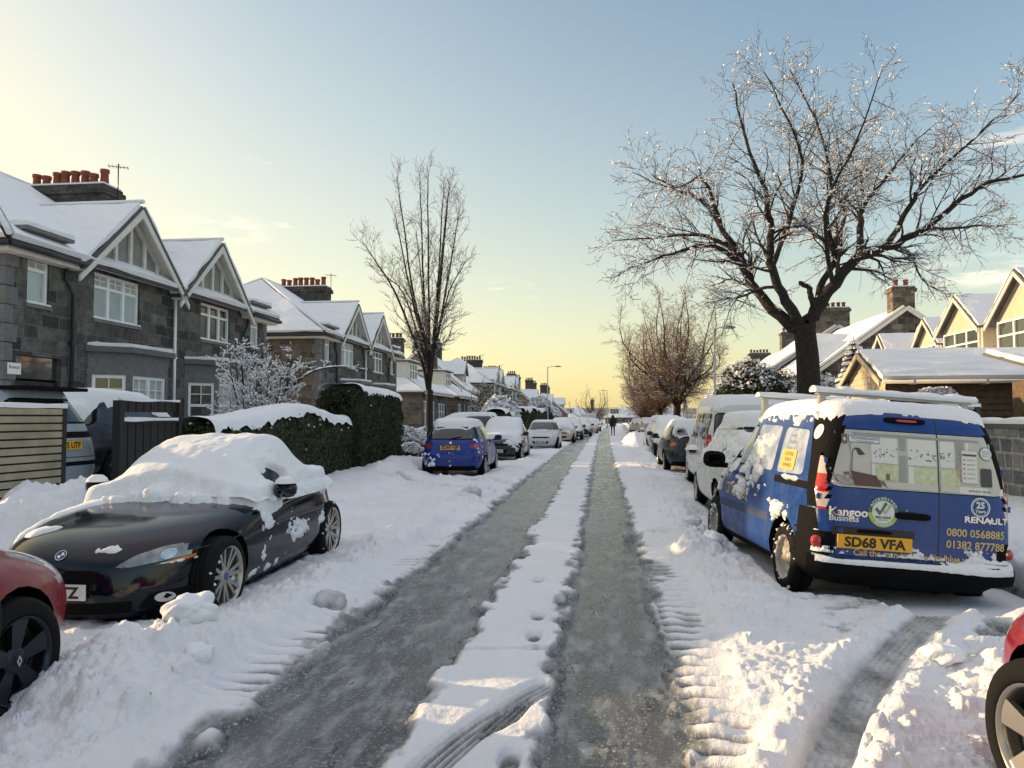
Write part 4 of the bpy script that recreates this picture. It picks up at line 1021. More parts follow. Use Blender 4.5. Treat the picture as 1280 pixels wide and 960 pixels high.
# ============================================================ trees, hedges, shrubs
def fast_tubes(branches, n_of):
    """branches: list of (pts, radii). returns V, F(quads)"""
    V = []; F = []; base = 0; G = {}
    for pts, rad in branches: G.setdefault((n_of(rad[0]), len(pts)), []).append((pts, rad))
    for (n, m), L_ in G.items():
        P = np.array([[tuple(q) for q in p] for p, _ in L_], float); r = np.array([list(r_) for _, r_ in L_])[:, :, None, None]; B = len(L_)
        D = np.gradient(P, axis=1); D /= np.linalg.norm(D, axis=2)[:, :, None] + 1e-9
        a = np.where(np.abs(D[:, :1, 2:]) < .9, np.array([0, 0, 1.0]), np.array([1.0, 0, 0])); a = np.broadcast_to(a, D.shape)
        u = np.cross(D, a); u /= np.linalg.norm(u, axis=2)[:, :, None] + 1e-9; w = np.cross(D, u); t = np.arange(n) * 2 * PI / n
        ring = P[:, :, None, :] + (u[:, :, None, :] * np.cos(t)[None, None, :, None] + w[:, :, None, :] * np.sin(t)[None, None, :, None]) * r
        V.append(ring.reshape(-1, 3)); k = np.arange(n)[None, None, :]; k2 = (k + 1) % n
        i = (np.arange(B)[:, None, None] * m + np.arange(m - 1)[None, :, None]) * n + base
        F.append(np.stack([i + k, i + k2, i + n + k2, i + n + k], -1).reshape(-1, 4)); base += B * m * n
    return np.concatenate(V), np.concatenate(F)

def rot_about(d, axis, ang):
    return Matrix.Rotation(ang, 3, axis) @ d
class Tree:
    def __init__(s, seed, rmin=.0045): s.r = random.Random(seed); s.br = []; s.rmin = rmin      # (pts, radii, level)
    def limb(s, pts, r0, r1, level=1, sub=4):
        """smooth polyline through given points"""
        P = [Vector(p) for p in pts]; out = []
        for i in range(len(P) - 1):
            p0 = P[max(i - 1, 0)]; p1 = P[i]; p2 = P[i + 1]; p3 = P[min(i + 2, len(P) - 1)]
            for k in range(sub):
                t = k / sub
                q = .5 * ((2 * p1) + (p2 - p0) * t + (2 * p0 - 5 * p1 + 4 * p2 - p3) * t * t + (3 * p1 - p0 - 3 * p2 + p3) * t ** 3)
                j = r0 * .25 if level else 0
                out.append(q + Vector((s.r.uniform(-j, j), s.r.uniform(-j, j), s.r.uniform(-j, j))))
        out.append(P[-1]); n = len(out)
        rad = [r0 + (r1 - r0) * (i / (n - 1)) ** .8 for i in range(n)]
        s.br.append((out, rad, level)); return out, rad
    def grow(s, p, d, L, r0, level, maxl, up=.15, wob=.18, seg=None, droop=0):
        n = seg or max(3, int(L / .28) + 1); n = min(n, 9); pts = [p.copy()]; rad = [r0]; q = p.copy(); d = d.normalized()
        for i in range(n):
            d = (d + Vector((s.r.gauss(0, wob), s.r.gauss(0, wob), s.r.gauss(0, wob))) + Vector((0, 0, up - droop * i / n))).normalized()
            q = q + d * (L / n); pts.append(q.copy()); rad.append(max(.0035, r0 * (1 - .85 * (i + 1) / n)))
        s.br.append((pts, rad, level))
        if level < maxl: s.sprout(pts, rad, L, level, maxl, up, wob, droop)
        return pts
    def sprout(s, pts, rad, L, level, maxl, up=.15, wob=.18, droop=0, start=.22, dens=1.0, lenf=.55):
        nchild = max(2, int(L * (3.3 if level < 2 else 6.0) * dens))
        for k in range(nchild):
            t = start + (1 - start) * (k + s.r.random()) / nchild
            f = t * (len(pts) - 1); i = min(int(f), len(pts) - 2); a = Vector(pts[i]); b = Vector(pts[i + 1]); p = a.lerp(b, f - i); r = rad[i] * (1 - (f - i)) + rad[i + 1] * (f - i)
            d = (b - a).normalized(); ax = d.orthogonal().normalized(); ax = rot_about(ax, d, s.r.uniform(0, 2 * PI))
            dd = rot_about(d, ax, s.r.uniform(.45, 1.0))
            l = L * lenf * (1 - .55 * t) * s.r.uniform(.6, 1.25)
            s.grow(p, dd, max(l, .22), max(s.rmin, r * (.42 if level < 2 else .6)), level + 1, maxl, up, wob, droop=droop)
    def build(s, name, loc, label, cat='tree', group=None, bark='bark', twig='twig', snow=1.0, snow_r=1.0, crown_r=.045, clump=0.0, clump_size=.05, parent_rz=0, minz=0, snow_h=0):
        o = empty(name, loc, parent_rz)
        big = [(p, r) for p, r, l in s.br if l <= 1]; small = [(p, r) for p, r, l in s.br if l > 1]
        V, F = fast_tubes(big, lambda r: 12 if r > .12 else 7); np_mesh('trunk', V, F, M[bark], o)
        V, F = fast_tubes(small, lambda r: 5 if r > .03 else 4 if r > .012 else 3); np_mesh('crown', V, F, M[twig], o)
        # snow lying along the branches
        sn = []
        for pts, rad, l in s.br:
            for i in range(len(pts) - 1):
                a, b = Vector(pts[i]), Vector(pts[i + 1]); d = (b - a); 
                if d.length < 1e-4: continue
                d.normalize(); flat = 1 - abs(d.z)
                if a.z < minz or s.r.random() > (flat * 1.6 + (.25 if l >= 3 else -.1) + snow_h * (a.z > 6)) * snow: continue
                r = min(rad[i], .07); lift = rad[i] * .75 + .004; q = (r * .62 + .007) * snow_r * s.r.uniform(.6, 1.3)
                up = Vector((0, 0, lift)) + Vector((-.3, 0, 0)) * lift * s.r.random() * (1 - flat)
                m_ = (a + b) / 2 + up
                sn.append(([a + up, m_ + Vector((0, 0, q * .3)), b.lerp(a, .1) + up], [q * .5, q, q * .45]))
                if clump and s.r.random() < clump:
                    c = b + up; z = clump_size * s.r.uniform(.5, 1.3); v = Vector((s.r.uniform(-1, 1), s.r.uniform(-1, 1), s.r.uniform(-.5, .5))).normalized()
                    sn.append(([c - v * z, c - v * z * .4 + Vector((0, 0, .01)), c + v * z * .5, c + v * z], [z * .15, z * .7, z * .6, z * .1]))
        if sn:
            V, F = fast_tubes(sn, lambda r: 4); np_mesh('branch_snow', V, F, M['snow'], o)
        return tag(o, label, cat, group)

# --- the big street tree on the right
T = Tree(7)
K = .0100                   # metres per unit of the sketch
def S(x, z, y=0): return Vector(((x - 500) * K * .97, y, 1.6 + (982 - z) * K * (.89 if z < 700 else .94)))
trk, tr_ = T.limb([(0.02, 0, -.3), (0, 0, .6), S(498, 860), S(494, 790), S(490, 742)], .31, .25, 0)
T.br[-1][1][0] = .44; T.br[-1][1][1] = .37
limbs = [
 ([S(490, 760), S(432, 718, .1), S(382, 630, .3), S(358, 560, .5), S(318, 470, .6), S(268, 375, .7), S(200, 328, .6), S(118, 282, .4)], .20, .02),
 ([S(488, 750), S(445, 668, -.2), S(402, 580, -.5), S(396, 480, -.7), S(378, 380, -.9), S(330, 250, -1.1), S(300, 110, -1.3)], .18, .018),
 ([S(362, 565, .5), S(280, 508, 0), S(200, 522, -.4), S(110, 560, -.8), S(50, 585, -1)], .09, .012),
 ([S(330, 500, .6), S(250, 440, 1.2), S(130, 432, 1.8), S(20, 425, 2.2)], .085, .012),
 ([S(300, 430, .6), S(240, 330, -.4), S(160, 380, -1.2), S(60, 350, -1.7)], .06, .01),
 ([S(494, 750), S(517, 690, 0), S(562, 618, -.1), S(620, 552, -.2), S(680, 530, -.3), S(760, 488, -.6), S(850, 405, -.9), S(930, 376, -1), S(1040, 350, -1)], .22, .02),
 ([S(620, 552, -.2), S(640, 460, .3), S(658, 380, .6), S(705, 325, .9), S(790, 215, 1.2), S(850, 150, 1.3)], .12, .014),
 ([S(680, 530, -.3), S(700, 445, -1.2), S(725, 395, -1.6), S(815, 300, -2.0), S(890, 215, -2.3)], .09, .012),
 ([S(760, 488, -.6), S(860, 462, .5), S(960, 442, 1.0), S(1035, 440, 1.3)], .07, .01),
 ([S(700, 528, -.3), S(770, 525, .6), S(808, 588, .9), S(860, 622, 1.2)], .06, .008),
 ([S(517, 690), S(550, 600, .4), S(590, 522, .7), S(560, 470, .9), S(500, 400, 1.2), S(445, 365, 1.4)], .13, .012),
 ([S(590, 522, .7), S(548, 430, 0), S(552, 330, -.3), S(515, 180, -.4), S(452, 40, -.5)], .10, .014),
 ([S(590, 522, .7), S(612, 450, 1.3), S(652, 375, 1.8), S(645, 250, 2.2), S(700, 150, 2.5), S(742, 85, 2.6)], .10, .012),
 ([S(402, 580, -.5), S(430, 470, -1.2), S(450, 330, -1.6), S(400, 200, -1.8), S(360, 120, -2.0)], .08, .011),
 ([S(560, 620, -.1), S(520, 560, -1.0), S(505, 440, -1.6), S(560, 300, -2), S(610, 130, -2.2)], .08, .011),
 ([S(382, 630, .3), S(340, 640, -.4), S(300, 700, -.9), S(270, 780, -1.1)], .035, .006),
 ([S(517, 690), S(505, 655, -.15), S(498, 630, -.2), S(474, 618, -.2)], .10, .07)]
for k, (pts, a, b) in enumerate(limbs):
    P, rr = T.limb(pts, a * .86, b * .8, 1)
    if k == len(limbs) - 1: continue
    L = sum((P[i + 1] - P[i]).length for i in range(len(P) - 1))
    T.sprout(P, rr, min(L, 4.4), 1, 4, up=.03, wob=.17, start=.24, dens=1.7, lenf=.44)
    # long hanging twigs from the undersides
    for q in range(5):
        p = P[int(len(P) * T.r.uniform(.35, .9))]
        T.grow(p, Vector((T.r.uniform(-1, 1), T.r.uniform(-1, 1), -.3)), T.r.uniform(.7, 1.5), .012, 3, 4, up=-.06, wob=.14)
T.build('street_tree', (5.0, 19.3, 0), 'big bare street tree with snow-laden branches spreading over the blue van', snow=.42, snow_r=.9, clump=.09, clump_size=.042, minz=4.2, snow_h=.12)

# --- slender vase-shaped tree on the left
T = Tree(21)
tp, trr = T.limb([(0, 0, -.2), (.02, 0, .8), (-.02, 0, 1.7), (.0, 0, 2.6)], .145, .12, 0)
ends = [(-2.7, -.3, 8.3), (-1.7, .8, 9.6), (-1.15, -.9, 10.6), (-.6, .5, 11.1), (.0, -.6, 10.9), (.35, .9, 11.0), (.8, -.2, 10.5), (1.05, .7, 9.8), (-.9, 1.3, 9.0), (.9, -1.2, 9.6), (-2.3, .9, 7.4), (1.4, .2, 7.6)]
for k, e in enumerate(ends):
    z0 = 2.3 + .25 * (k % 4); e = Vector((e[0] * .92, e[1] * .92, e[2] * .97))
    m1 = Vector((e.x * .16, e.y * .2, 3.9 + .2 * (k % 3))); m2 = Vector((e.x * .52, e.y * .5, 6.2))
    P, rr = T.limb([(0, 0, z0), m1, m2, e.lerp(m2, .3), e], .075 if k < 8 else .05, .009, 1, 3)
    T.sprout(P, rr, 3.8, 1, 4, up=.20, wob=.16, start=.16, dens=1.5, lenf=.40)
T.build('street_tree', (-6.2, 27.4, 0), 'slender upright bare tree with snow-dusted twigs behind the blue hatchback', snow=.7, snow_r=.75, clump=.025, clump_size=.04, minz=3)

# --- rounder trees farther along on the right
def round_tree(seed, H, spread, trunk_h, nstem, lv=4, r0=.33, dens=1.0):
    T = Tree(seed, .009)
    T.limb([(0, 0, -.2), (0, 0, 1), (.1, 0, trunk_h)], r0, r0 * .75, 0)
    for k in range(nstem):
        a = 2 * PI * k / nstem + T.r.uniform(-.3, .3); sp = spread * T.r.uniform(.55, 1.0) * (1 if k % 3 else .4)
        top = Vector((math.cos(a) * sp, math.sin(a) * sp, H * (T.r.uniform(.70, 1.0) - .22 * (sp / spread) ** 2)))
        jx, jy = T.r.uniform(-.7, .7), T.r.uniform(-.7, .7)
        P, rr = T.limb([(.05, 0, trunk_h - .3), (jx * .6 + math.cos(a) * sp * .4, math.sin(a) * sp * .5, trunk_h + (top.z - trunk_h) * .26), (math.cos(a) * sp * .95 - jx, math.sin(a) * sp * .95 - jy, trunk_h + (top.z - trunk_h) * .62), top], r0 * .36, .012, 1, 3)
        T.sprout(P, rr, H * .38, 1, lv, up=.03, wob=.18, start=.08, dens=dens * 1.2, lenf=.5)
    return T
rt = round_tree(5, 12.6, 3.9, 2.6, 17, 4, .33, 1.45)
t1 = rt.build('broad_tree', (5.3, 56, 0), 'nearest of the bare round-crowned trees past the right-hand lamp post', group='bare trees in a row on the right', twig='twig_warm', snow=.12, snow_r=1.3, minz=3)
rt2 = round_tree(8, 11.5, 3.7, 2.2, 16, 4, .28, 1.45)
t2 = rt2.build('broad_tree', (5.0, 68, 0), 'second bare tree of the right-hand row, its crown merging with the nearest one', group='bare trees in a row on the right', twig='twig_warm', snow=.12, snow_r=1.3, minz=3)
for (x, y, sc, lb) in ((4.9, 82, .85, 'third bare tree of the right-hand row, half hidden'), (5.2, 98, .8, 'fourth bare tree of the right-hand row, above the far white car'), (7.5, 116, .8, 'last bare tree of the right-hand row, low over the street end')):
    o = dup(t1 if y != 98 else t2, (x, y, -.3), y * .7, lb); o.scale = (sc, sc, sc)
rt3 = round_tree(12, 10, 5.0, 1.6, 13, 3, .28, 1.6)
rt3.build('bare_tree', (-1.6, 150, -1.5), 'round bare tree alone at the far end of the street', twig='twig_warm', snow=0.0)
tt = round_tree(13, 6.5, 3.0, 1.2, 10, 4, .16, 1.0)
g1 = tt.build('garden_tree', (-9.8, 66, 0), 'brown bare garden tree beyond the left bungalows', twig='twig_warm', snow=.5, snow_r=1.6)
for x, y, s_, lb in ((-9, 78, .8, 'bare garden tree in front of the dark gabled house'), (-8.5, 95, .7, 'small garden tree beside the left lamp post'), (9, 128, 1.0, 'low tree at the far right end of the street'), (15, 140, 1.1, 'tree behind the far right parked cars'), (-8, 112, .75, 'garden tree behind the left lamp post')):
    o = dup(g1, (x, y, -.3), y * .3, lb); o.scale = (s_, s_, s_)

# --- snow-laden shrub in the garden of the nearest villas
T = Tree(33, .005)
for k in range(17):
    a = 2 * PI * k / 17; sp = T.r.uniform(.3, 1.25); h = T.r.uniform(2.2, 3.6) - .35 * sp
    P, rr = T.limb([(math.cos(a) * .1, math.sin(a) * .1, -.1), (math.cos(a) * sp * .45, math.sin(a) * sp * .45, h * .40), (math.cos(a) * sp * .9, math.sin(a) * sp * .9, h * .75), (math.cos(a) * sp * 1.05, math.sin(a) * sp * 1.05, h)], .035, .008, 1, 3)
    T.sprout(P, rr, 2.0, 1, 4, up=.05, wob=.22, start=.15, dens=1.7, lenf=.42)
P, rr = T.limb([(.2, .2, 1.5), (.9, .9, 2.6), (1.6, 1.5, 2.9), (2.3, 2.1, 2.85)], .035, .01, 1, 3); T.sprout(P, rr, 1.4, 1, 3, up=.1, wob=.2, dens=1, lenf=.4)
T.build('garden_shrub', (-8.9, 19.0, .1), 'snow-laden leafless shrub in front of the nearest villas', 'shrub', snow=1.2, snow_r=1.5, clump=.3, clump_size=.035)

# --- leafy masses
def leaf_mass(name, loc, clumps, n, size, leafm, label, cat, snow_frac=.35, snow_size=1.6, seed=1, group=None, snow_up=.55):
    """clumps: (cx,cy,cz,rx,ry,rz) ellipsoids whose shells are filled with leaves; snow lies on their tops"""
    rng = np.random.default_rng(seed); o = empty(name, loc)
    C = np.array(clumps, float); wgt = (C[:, 3] * C[:, 5]); wgt /= wgt.sum()
    def cloud(n, top):
        k = rng.choice(len(C), n, p=wgt); d = rng.normal(size=(n, 3)); d /= np.linalg.norm(d, axis=1)[:, None]
        if top: d[:, 2] = np.abs(d[:, 2]) * .8 + .35; d /= np.linalg.norm(d, axis=1)[:, None]
        r = (rng.random(n) ** .35) if not top else rng.uniform(.88, 1.08, n)
        lump = .8 + .35 * fbm(d[:, 0] * 2.5 + k * 3.7, d[:, 2] * 2.5 + d[:, 1] * 2, 3, seed)
        return C[k, :3] + d * C[k, 3:6] * (r * lump)[:, None], d
    def quads(P, sz, flat):
        n = len(P); a = rng.normal(size=(n, 3)); 
        if flat: a[:, 2] *= .25
        a /= np.linalg.norm(a, axis=1)[:, None]; b = rng.normal(size=(n, 3))
        if flat: b[:, 2] *= .25
        b = np.cross(a, np.cross(b, a)); b /= np.linalg.norm(b, axis=1)[:, None] + 1e-9
        s1 = sz * rng.uniform(.6, 1.3, (n, 1)); s2 = s1 * rng.uniform(.4, .9, (n, 1))
        bend = np.zeros((n, 3)); bend[:, 2] = -s1[:, 0] * .3
        V = np.stack([P - a * s1 + bend, P - b * s2, P + a * s1 + bend, P + b * s2], 1).reshape(-1, 3); return V, np.arange(4 * n).reshape(-1, 4)
    P, d = cloud(n, False); V, F = quads(P, size, False); np_mesh('foliage', V, F, M[leafm], o, smooth=False)
    if snow_frac:
        P, d = cloud(int(n * snow_frac), True); P[:, 2] += size * .6
        keep = fbm(P[:, 0] * 3 / max(1, C[:, 3].max()), P[:, 1] * 3 / max(1, C[:, 3].max()) + P[:, 2], 3, seed + 3) > (1 - snow_up) * .8
        V, F = quads(P[keep], size * snow_size, True); np_mesh('snow', V, F, M['snow'], o, smooth=True)
    return tag(o, label, cat, group)

def hedge(name, loc, L, Wd, hfun, label, n=26000, size=.028, seed=1, cap=True, capth=.10, group=None, sn=.5):
    """clipped hedge along local y; hfun(t) height; leaves over a rough dark body, snow on top"""
    o = empty(name, loc); rng = np.random.default_rng(seed)
    # body
    ny, nz = max(8, int(L / .15)), 14
    def prof(t, s):     # s 0..1 round the section
        h = hfun(t); w = Wd / 2
        if s < .38: return (w, s / .38 * (h - .12))
        if s < .62: q = (s - .38) / .24; return (w - q * 2 * w, h - .12 + .12 * math.sin(q * PI) + .0)
        return (-w, (1 - (s - .62) / .38) * (h - .12))
    ss = np.linspace(0, 1, 34); V = []
    for i in range(ny + 1):
        t = i / ny
        endf = min(1, min(t, 1 - t) * L / .25 + .55)
        for s in ss:
            x, z = prof(t, s); V.append((x * endf, t * L, max(z, 0) * (.9 + .1 * endf)))
    V = np.array(V); nn = fbm(V[:, 1] * 3 + V[:, 0] * 2, V[:, 2] * 3 + V[:, 0], 3, seed)
    V[:, 0] += np.sign(V[:, 0]) * (nn - .6) * .2
    k = len(ss); F = [(i * k + j, i * k + j + 1, (i + 1) * k + j + 1, (i + 1) * k + j) for i in range(ny) for j in range(k - 1)]
    body = np_mesh('hedge_body', V, F, M['leaf'], o)
    # leaves
    t = rng.random(n); s = rng.random(n); e = rng.random(n)
    P = np.array([(*prof(a, b), 0) for a, b in zip(t, s)]); P = np.stack([P[:, 0], t * L, P[:, 1]], 1)
    m = e < (Wd / L * .6)
    P[m, 0] = rng.uniform(-Wd / 2, Wd / 2, m.sum()); P[m, 1] = np.where(rng.random(m.sum()) < .5, 0, L); P[m, 2] = rng.random(m.sum()) * np.array([hfun(q / L) for q in P[m, 1]]) * .98
    nn = fbm(P[:, 1] * 3 + P[:, 0] * 2, P[:, 2] * 3 + P[:, 0], 3, seed)
    P[:, 0] += np.sign(P[:, 0]) * ((nn - .6) * .2 + rng.normal(0, .025, n)); P[:, 1] += rng.normal(0, .03, n); P[:, 2] += rng.normal(0, .02, n)
    a = rng.normal(size=(n, 3)); a /= np.linalg.norm(a, axis=1)[:, None]; b = np.cross(a, rng.normal(size=(n, 3))); b /= np.linalg.norm(b, axis=1)[:, None]
    sz = size * rng.uniform(.6, 1.5, (n, 1))
    V = np.stack([P - a * sz, P - b * sz * .6, P + a * sz, P + b * sz * .6], 1).reshape(-1, 3)
    np_mesh('leaves', V, np.arange(4 * n).reshape(-1, 4), M['leaf'], o, smooth=False)
    # snow cap with a ragged edge
    nu, nv = 26, max(20, int(L / .06)); U, T_ = np.meshgrid(np.linspace(-1, 1, nu), np.linspace(-.01, 1.01, nv))
    H_ = np.array([hfun(min(max(q, 0), 1)) for q in T_[:, 0]])[:, None]
    edge = 1 - .16 * fbm(T_ * L * 2.5, U * 0 + np.sign(U) * 4, 3, seed + 5)
    Xs = U * (Wd / 2 + .07) * edge
    rag = fbm(T_ * L * 5, U * 3, 4, seed + 6)
    Z = H_ - .02 + capth * np.sqrt(np.clip(1 - U ** 4, 0, 1)) * (.6 + .8 * fbm(T_ * L * .9, U, 3, seed + 8)) - .12 * np.abs(U) ** 5 * (rag * 2 - .3)
    # and clumps of it holding on below the edge
    V = np.stack([Xs, T_ * L, Z], -1).reshape(-1, 3); idx = np.arange(nu * nv).reshape(nv, nu)
    F = np.stack([idx[:-1, :-1], idx[:-1, 1:], idx[1:, 1:], idx[1:, :-1]], -1).reshape(-1, 4)
    np_mesh('snow_cap', V, F, M['snow'], o)
    q = int(n * .022 * sn); k_ = rng.choice(n, q, replace=False); Q = P[k_]; hh = np.array([hfun(min(max(y / L, 0), 1)) for y in Q[:, 1]])
    keep = rng.random(q) < np.clip(1 - (hh - Q[:, 2]) / .55, .04, 1); Q = Q[keep]
    m2 = len(Q); 
    if m2:
        Q = Q + np.sign(Q[:, :1]) * np.array([[.03, 0, 0]]); z = rng.uniform(.008, .05, (m2, 1)) ** 1.0
        oc = np.array([(1, 0, 0), (0, 1, 0), (-1, 0, 0), (0, -1, 0), (0, 0, .8), (0, 0, -.5)])
        V = (Q[:, None, :] + oc[None] * z[:, None, :]).reshape(-1, 3); f = np.array([(0, 1, 4), (1, 2, 4), (2, 3, 4), (3, 0, 4), (1, 0, 5), (2, 1, 5), (3, 2, 5), (0, 3, 5)])
        np_mesh('snow_flecks', V, (np.arange(m2)[:, None, None] * 6 + f[None]).reshape(-1, 3), M['snow'], o)
    return tag(o, label, 'hedge', group)
hedge('low_hedge', (-6.95, 12.4, .2), 7.1, .9, lambda t: 1.28 + .30 * math.exp(-((t - .55) / .25) ** 2), 'low dark hedge with a rounded hump of snow, left of the tall hedge', n=42000, seed=3, capth=.16)
hedge('tall_hedge', (-6.9, 19.75, .1), 4.1, 1.2, lambda t: 2.28 - .1 * t, 'tall clipped dark hedge with a flat snow top before the second villas', n=52000, seed=4, capth=.18, sn=.35)
hedge('far_hedge', (-6.6, 40.5, 0), 6, 1.0, lambda t: 1.5 + .1 * math.sin(t * 9), 'snow-topped hedge in front of the bungalow, beyond the slender tree', n=9000, size=.05, seed=6)
for i, (y, L, h, lb) in enumerate(((50, 9, 1.9, 'nearest far hedge behind the snow-covered dark car'), (63, 8, 2.2, 'second far hedge just before the left lamp post'), (74, 14, 2.3, 'long far hedge beyond the left lamp post'))):
    hedge('far_hedge', (-6.9, y, 0), L, 1.4, lambda t, h=h: h + .15 * math.sin(t * 11), lb, n=9000, size=.06, seed=7 + i, capth=.25, group='far hedges on the left')
leaf_mass('rounded_bush', (-7.3, 33.5, 0), [(0, 0, .5, .9, 1.0, .75), (1.0, 1.5, .35, .7, .8, .55), (-.6, -1.4, .4, .8, .8, .6)], 9000, .05, 'leaf', 'low snow-covered bushes at the foot of the slender tree', 'bush', .6, 2.2, 4, snow_up=.9)
leaf_mass('rounded_bush', (-7.4, 27.0, 0), [(0, 0, .55, .9, .9, .75), (.2, 1.6, .4, .7, .7, .6), (.8, -.9, .3, .5, .5, .4)], 8000, .04, 'leaf', 'snowy round bush right of the tall hedge', 'bush', .6, 2.2, 5, snow_up=.9)
leaf_mass('garden_bush', (-7.4, 56, 0), [(0, 0, 1.2, 1.5, 2.5, 1.4), (-.5, 4, 1.4, 1.5, 2.2, 1.7)], 9000, .10, 'leaf', 'big snow-dusted bush behind the snow-covered dark car', 'bush', .6, 2.0, 6, snow_up=.8)
leaf_mass('garden_bush', (-7.0, 88, -.2), [(0, 0, 1.8, 1.5, 3.5, 2.2), (-.5, 8, 1.4, 1.5, 3.2, 2.6), (0, 16, 1.2, 1.5, 3.2, 2.2)], 9000, .16, 'leaf', 'row of dark snowy bushes right of the left lamp post', 'bush', .5, 1.8, 7)
leaf_mass('evergreen', (7.8, 42, 0), [(0, 0, 2.3, 2.0, 2.0, 2.4), (1.8, 1, 2.0, 1.8, 1.6, 2.0), (-.6, .5, 3.4, .9, 1.2, 1.0)], 26000, .09, 'leaf', 'dark dense evergreen with snow on its shoulders, behind the right-hand lamp post', 'tree', .10, 1.3, 8)
leaf_mass('golden_shrub', (8.6, 30.5, 0), [(0, 0, 1.6, 1.6, 1.4, 1.5), (1.6, -.5, 1.4, 1.3, 1.2, 1.3), (-1.2, .6, 1.1, .9, 1.0, 1.1)], 20000, .06, 'leaf_golden', 'golden sunlit shrub with snow between the lamp post and the big tree', 'shrub', .25, 1.4, 9, snow_up=.8)
leaf_mass('golden_shrub', (7.6, 49, 0), [(0, 0, 1.5, 1.6, 2.0, 1.8), (.5, 2.5, 1.6, 1.3, 1.6, 1.6)], 12000, .08, 'leaf_golden', 'brownish shrub left of the right-hand lamp post, under the round trees', 'shrub', .2, 1.6, 19)
# snow-laden conifer: tiers of drooping boughs
def conifer(loc, H, label, seed):
    o = empty('conifer', loc); rnd = random.Random(seed); b = MB(); b.tube([(0, 0, 0), (0, 0, H)], [.09, .01], 7); b.build('trunk', M['bark'], o)
    V = []; F = []; SV = []; SF = []; z = .5
    while z < H - .1:
        R_ = (H - z) * .36 + .12
        for k in range(9):
            a = rnd.uniform(0, 2 * PI); r = R_ * rnd.uniform(.75, 1.1); w = r * .22; dz = r * .30; c, s = math.cos(a), math.sin(a)
            pts = []
            for t, ww in ((.05, .3), (.5, 1), (.85, .6), (1, .05)):
                zz = z + r * .12 * t - dz * t * t
                for q in (-1, 1): pts.append((c * r * t - s * w * ww * q, s * r * t + c * w * ww * q, zz - .05 * (t > .1)))
            n = len(V); V += pts; F += [(n + 2 * i, n + 2 * i + 1, n + 2 * i + 3, n + 2 * i + 2) for i in range(3)]
            if rnd.random() < .8:
                n = len(SV); m_ = []
                for t, ww in ((.15, .3), (.5, .75), (.85, .45), (.98, .04)):
                    zz = z + r * .12 * t - dz * t * t + .012
                    m_ += [(c * r * t + s * w * ww, s * r * t - c * w * ww, zz - .02), (c * r * t, s * r * t, zz + .07), (c * r * t - s * w * ww, s * r * t + c * w * ww, zz - .02)]
                SV += m_; SF += [(n + 3 * i + j, n + 3 * i + j + 1, n + 3 * i + j + 4, n + 3 * i + j + 3) for i in range(3) for j in range(2)]
        z += .17
    np_mesh('foliage', V, F, M['leaf'], o, smooth=False); np_mesh('bough_snow', SV, SF, M['snow'], o)
    return tag(o, label, 'tree')
conifer((8.3, 26.5, 0), 4.3, 'snow-laden conifer just right of the big tree trunk', 3)
leaf_mass('small_bush', (8.6, 20.9, .9), [(0, 0, 1.0, .55, .4, .45), (.6, .1, .8, .4, .3, .35)], 1800, .04, 'leaf', 'small snowy bush against the garage cladding', 'bush', .8, 2.0, 11, snow_up=.9)
# ============================================================ vehicles
def pchip(t, y, tt):
    t = np.asarray(t, float); y = np.asarray(y, float); h = np.diff(t); d = np.diff(y) / h; m = np.zeros(len(y))
    for i in range(1, len(y) - 1):
        if d[i - 1] * d[i] > 0:
            w1 = 2 * h[i] + h[i - 1]; w2 = h[i] + 2 * h[i - 1]; m[i] = (w1 + w2) / (w1 / d[i - 1] + w2 / d[i])
    m[0] = d[0]; m[-1] = d[-1]
    k = np.clip(np.searchsorted(t, tt) - 1, 0, len(h) - 1); s = (tt - t[k]) / h[k]
    return (2 * s ** 3 - 3 * s ** 2 + 1) * y[k] + (s ** 3 - 2 * s ** 2 + s) * h[k] * m[k] + (-2 * s ** 3 + 3 * s ** 2) * y[k + 1] + (s ** 3 - s ** 2) * h[k] * m[k + 1]

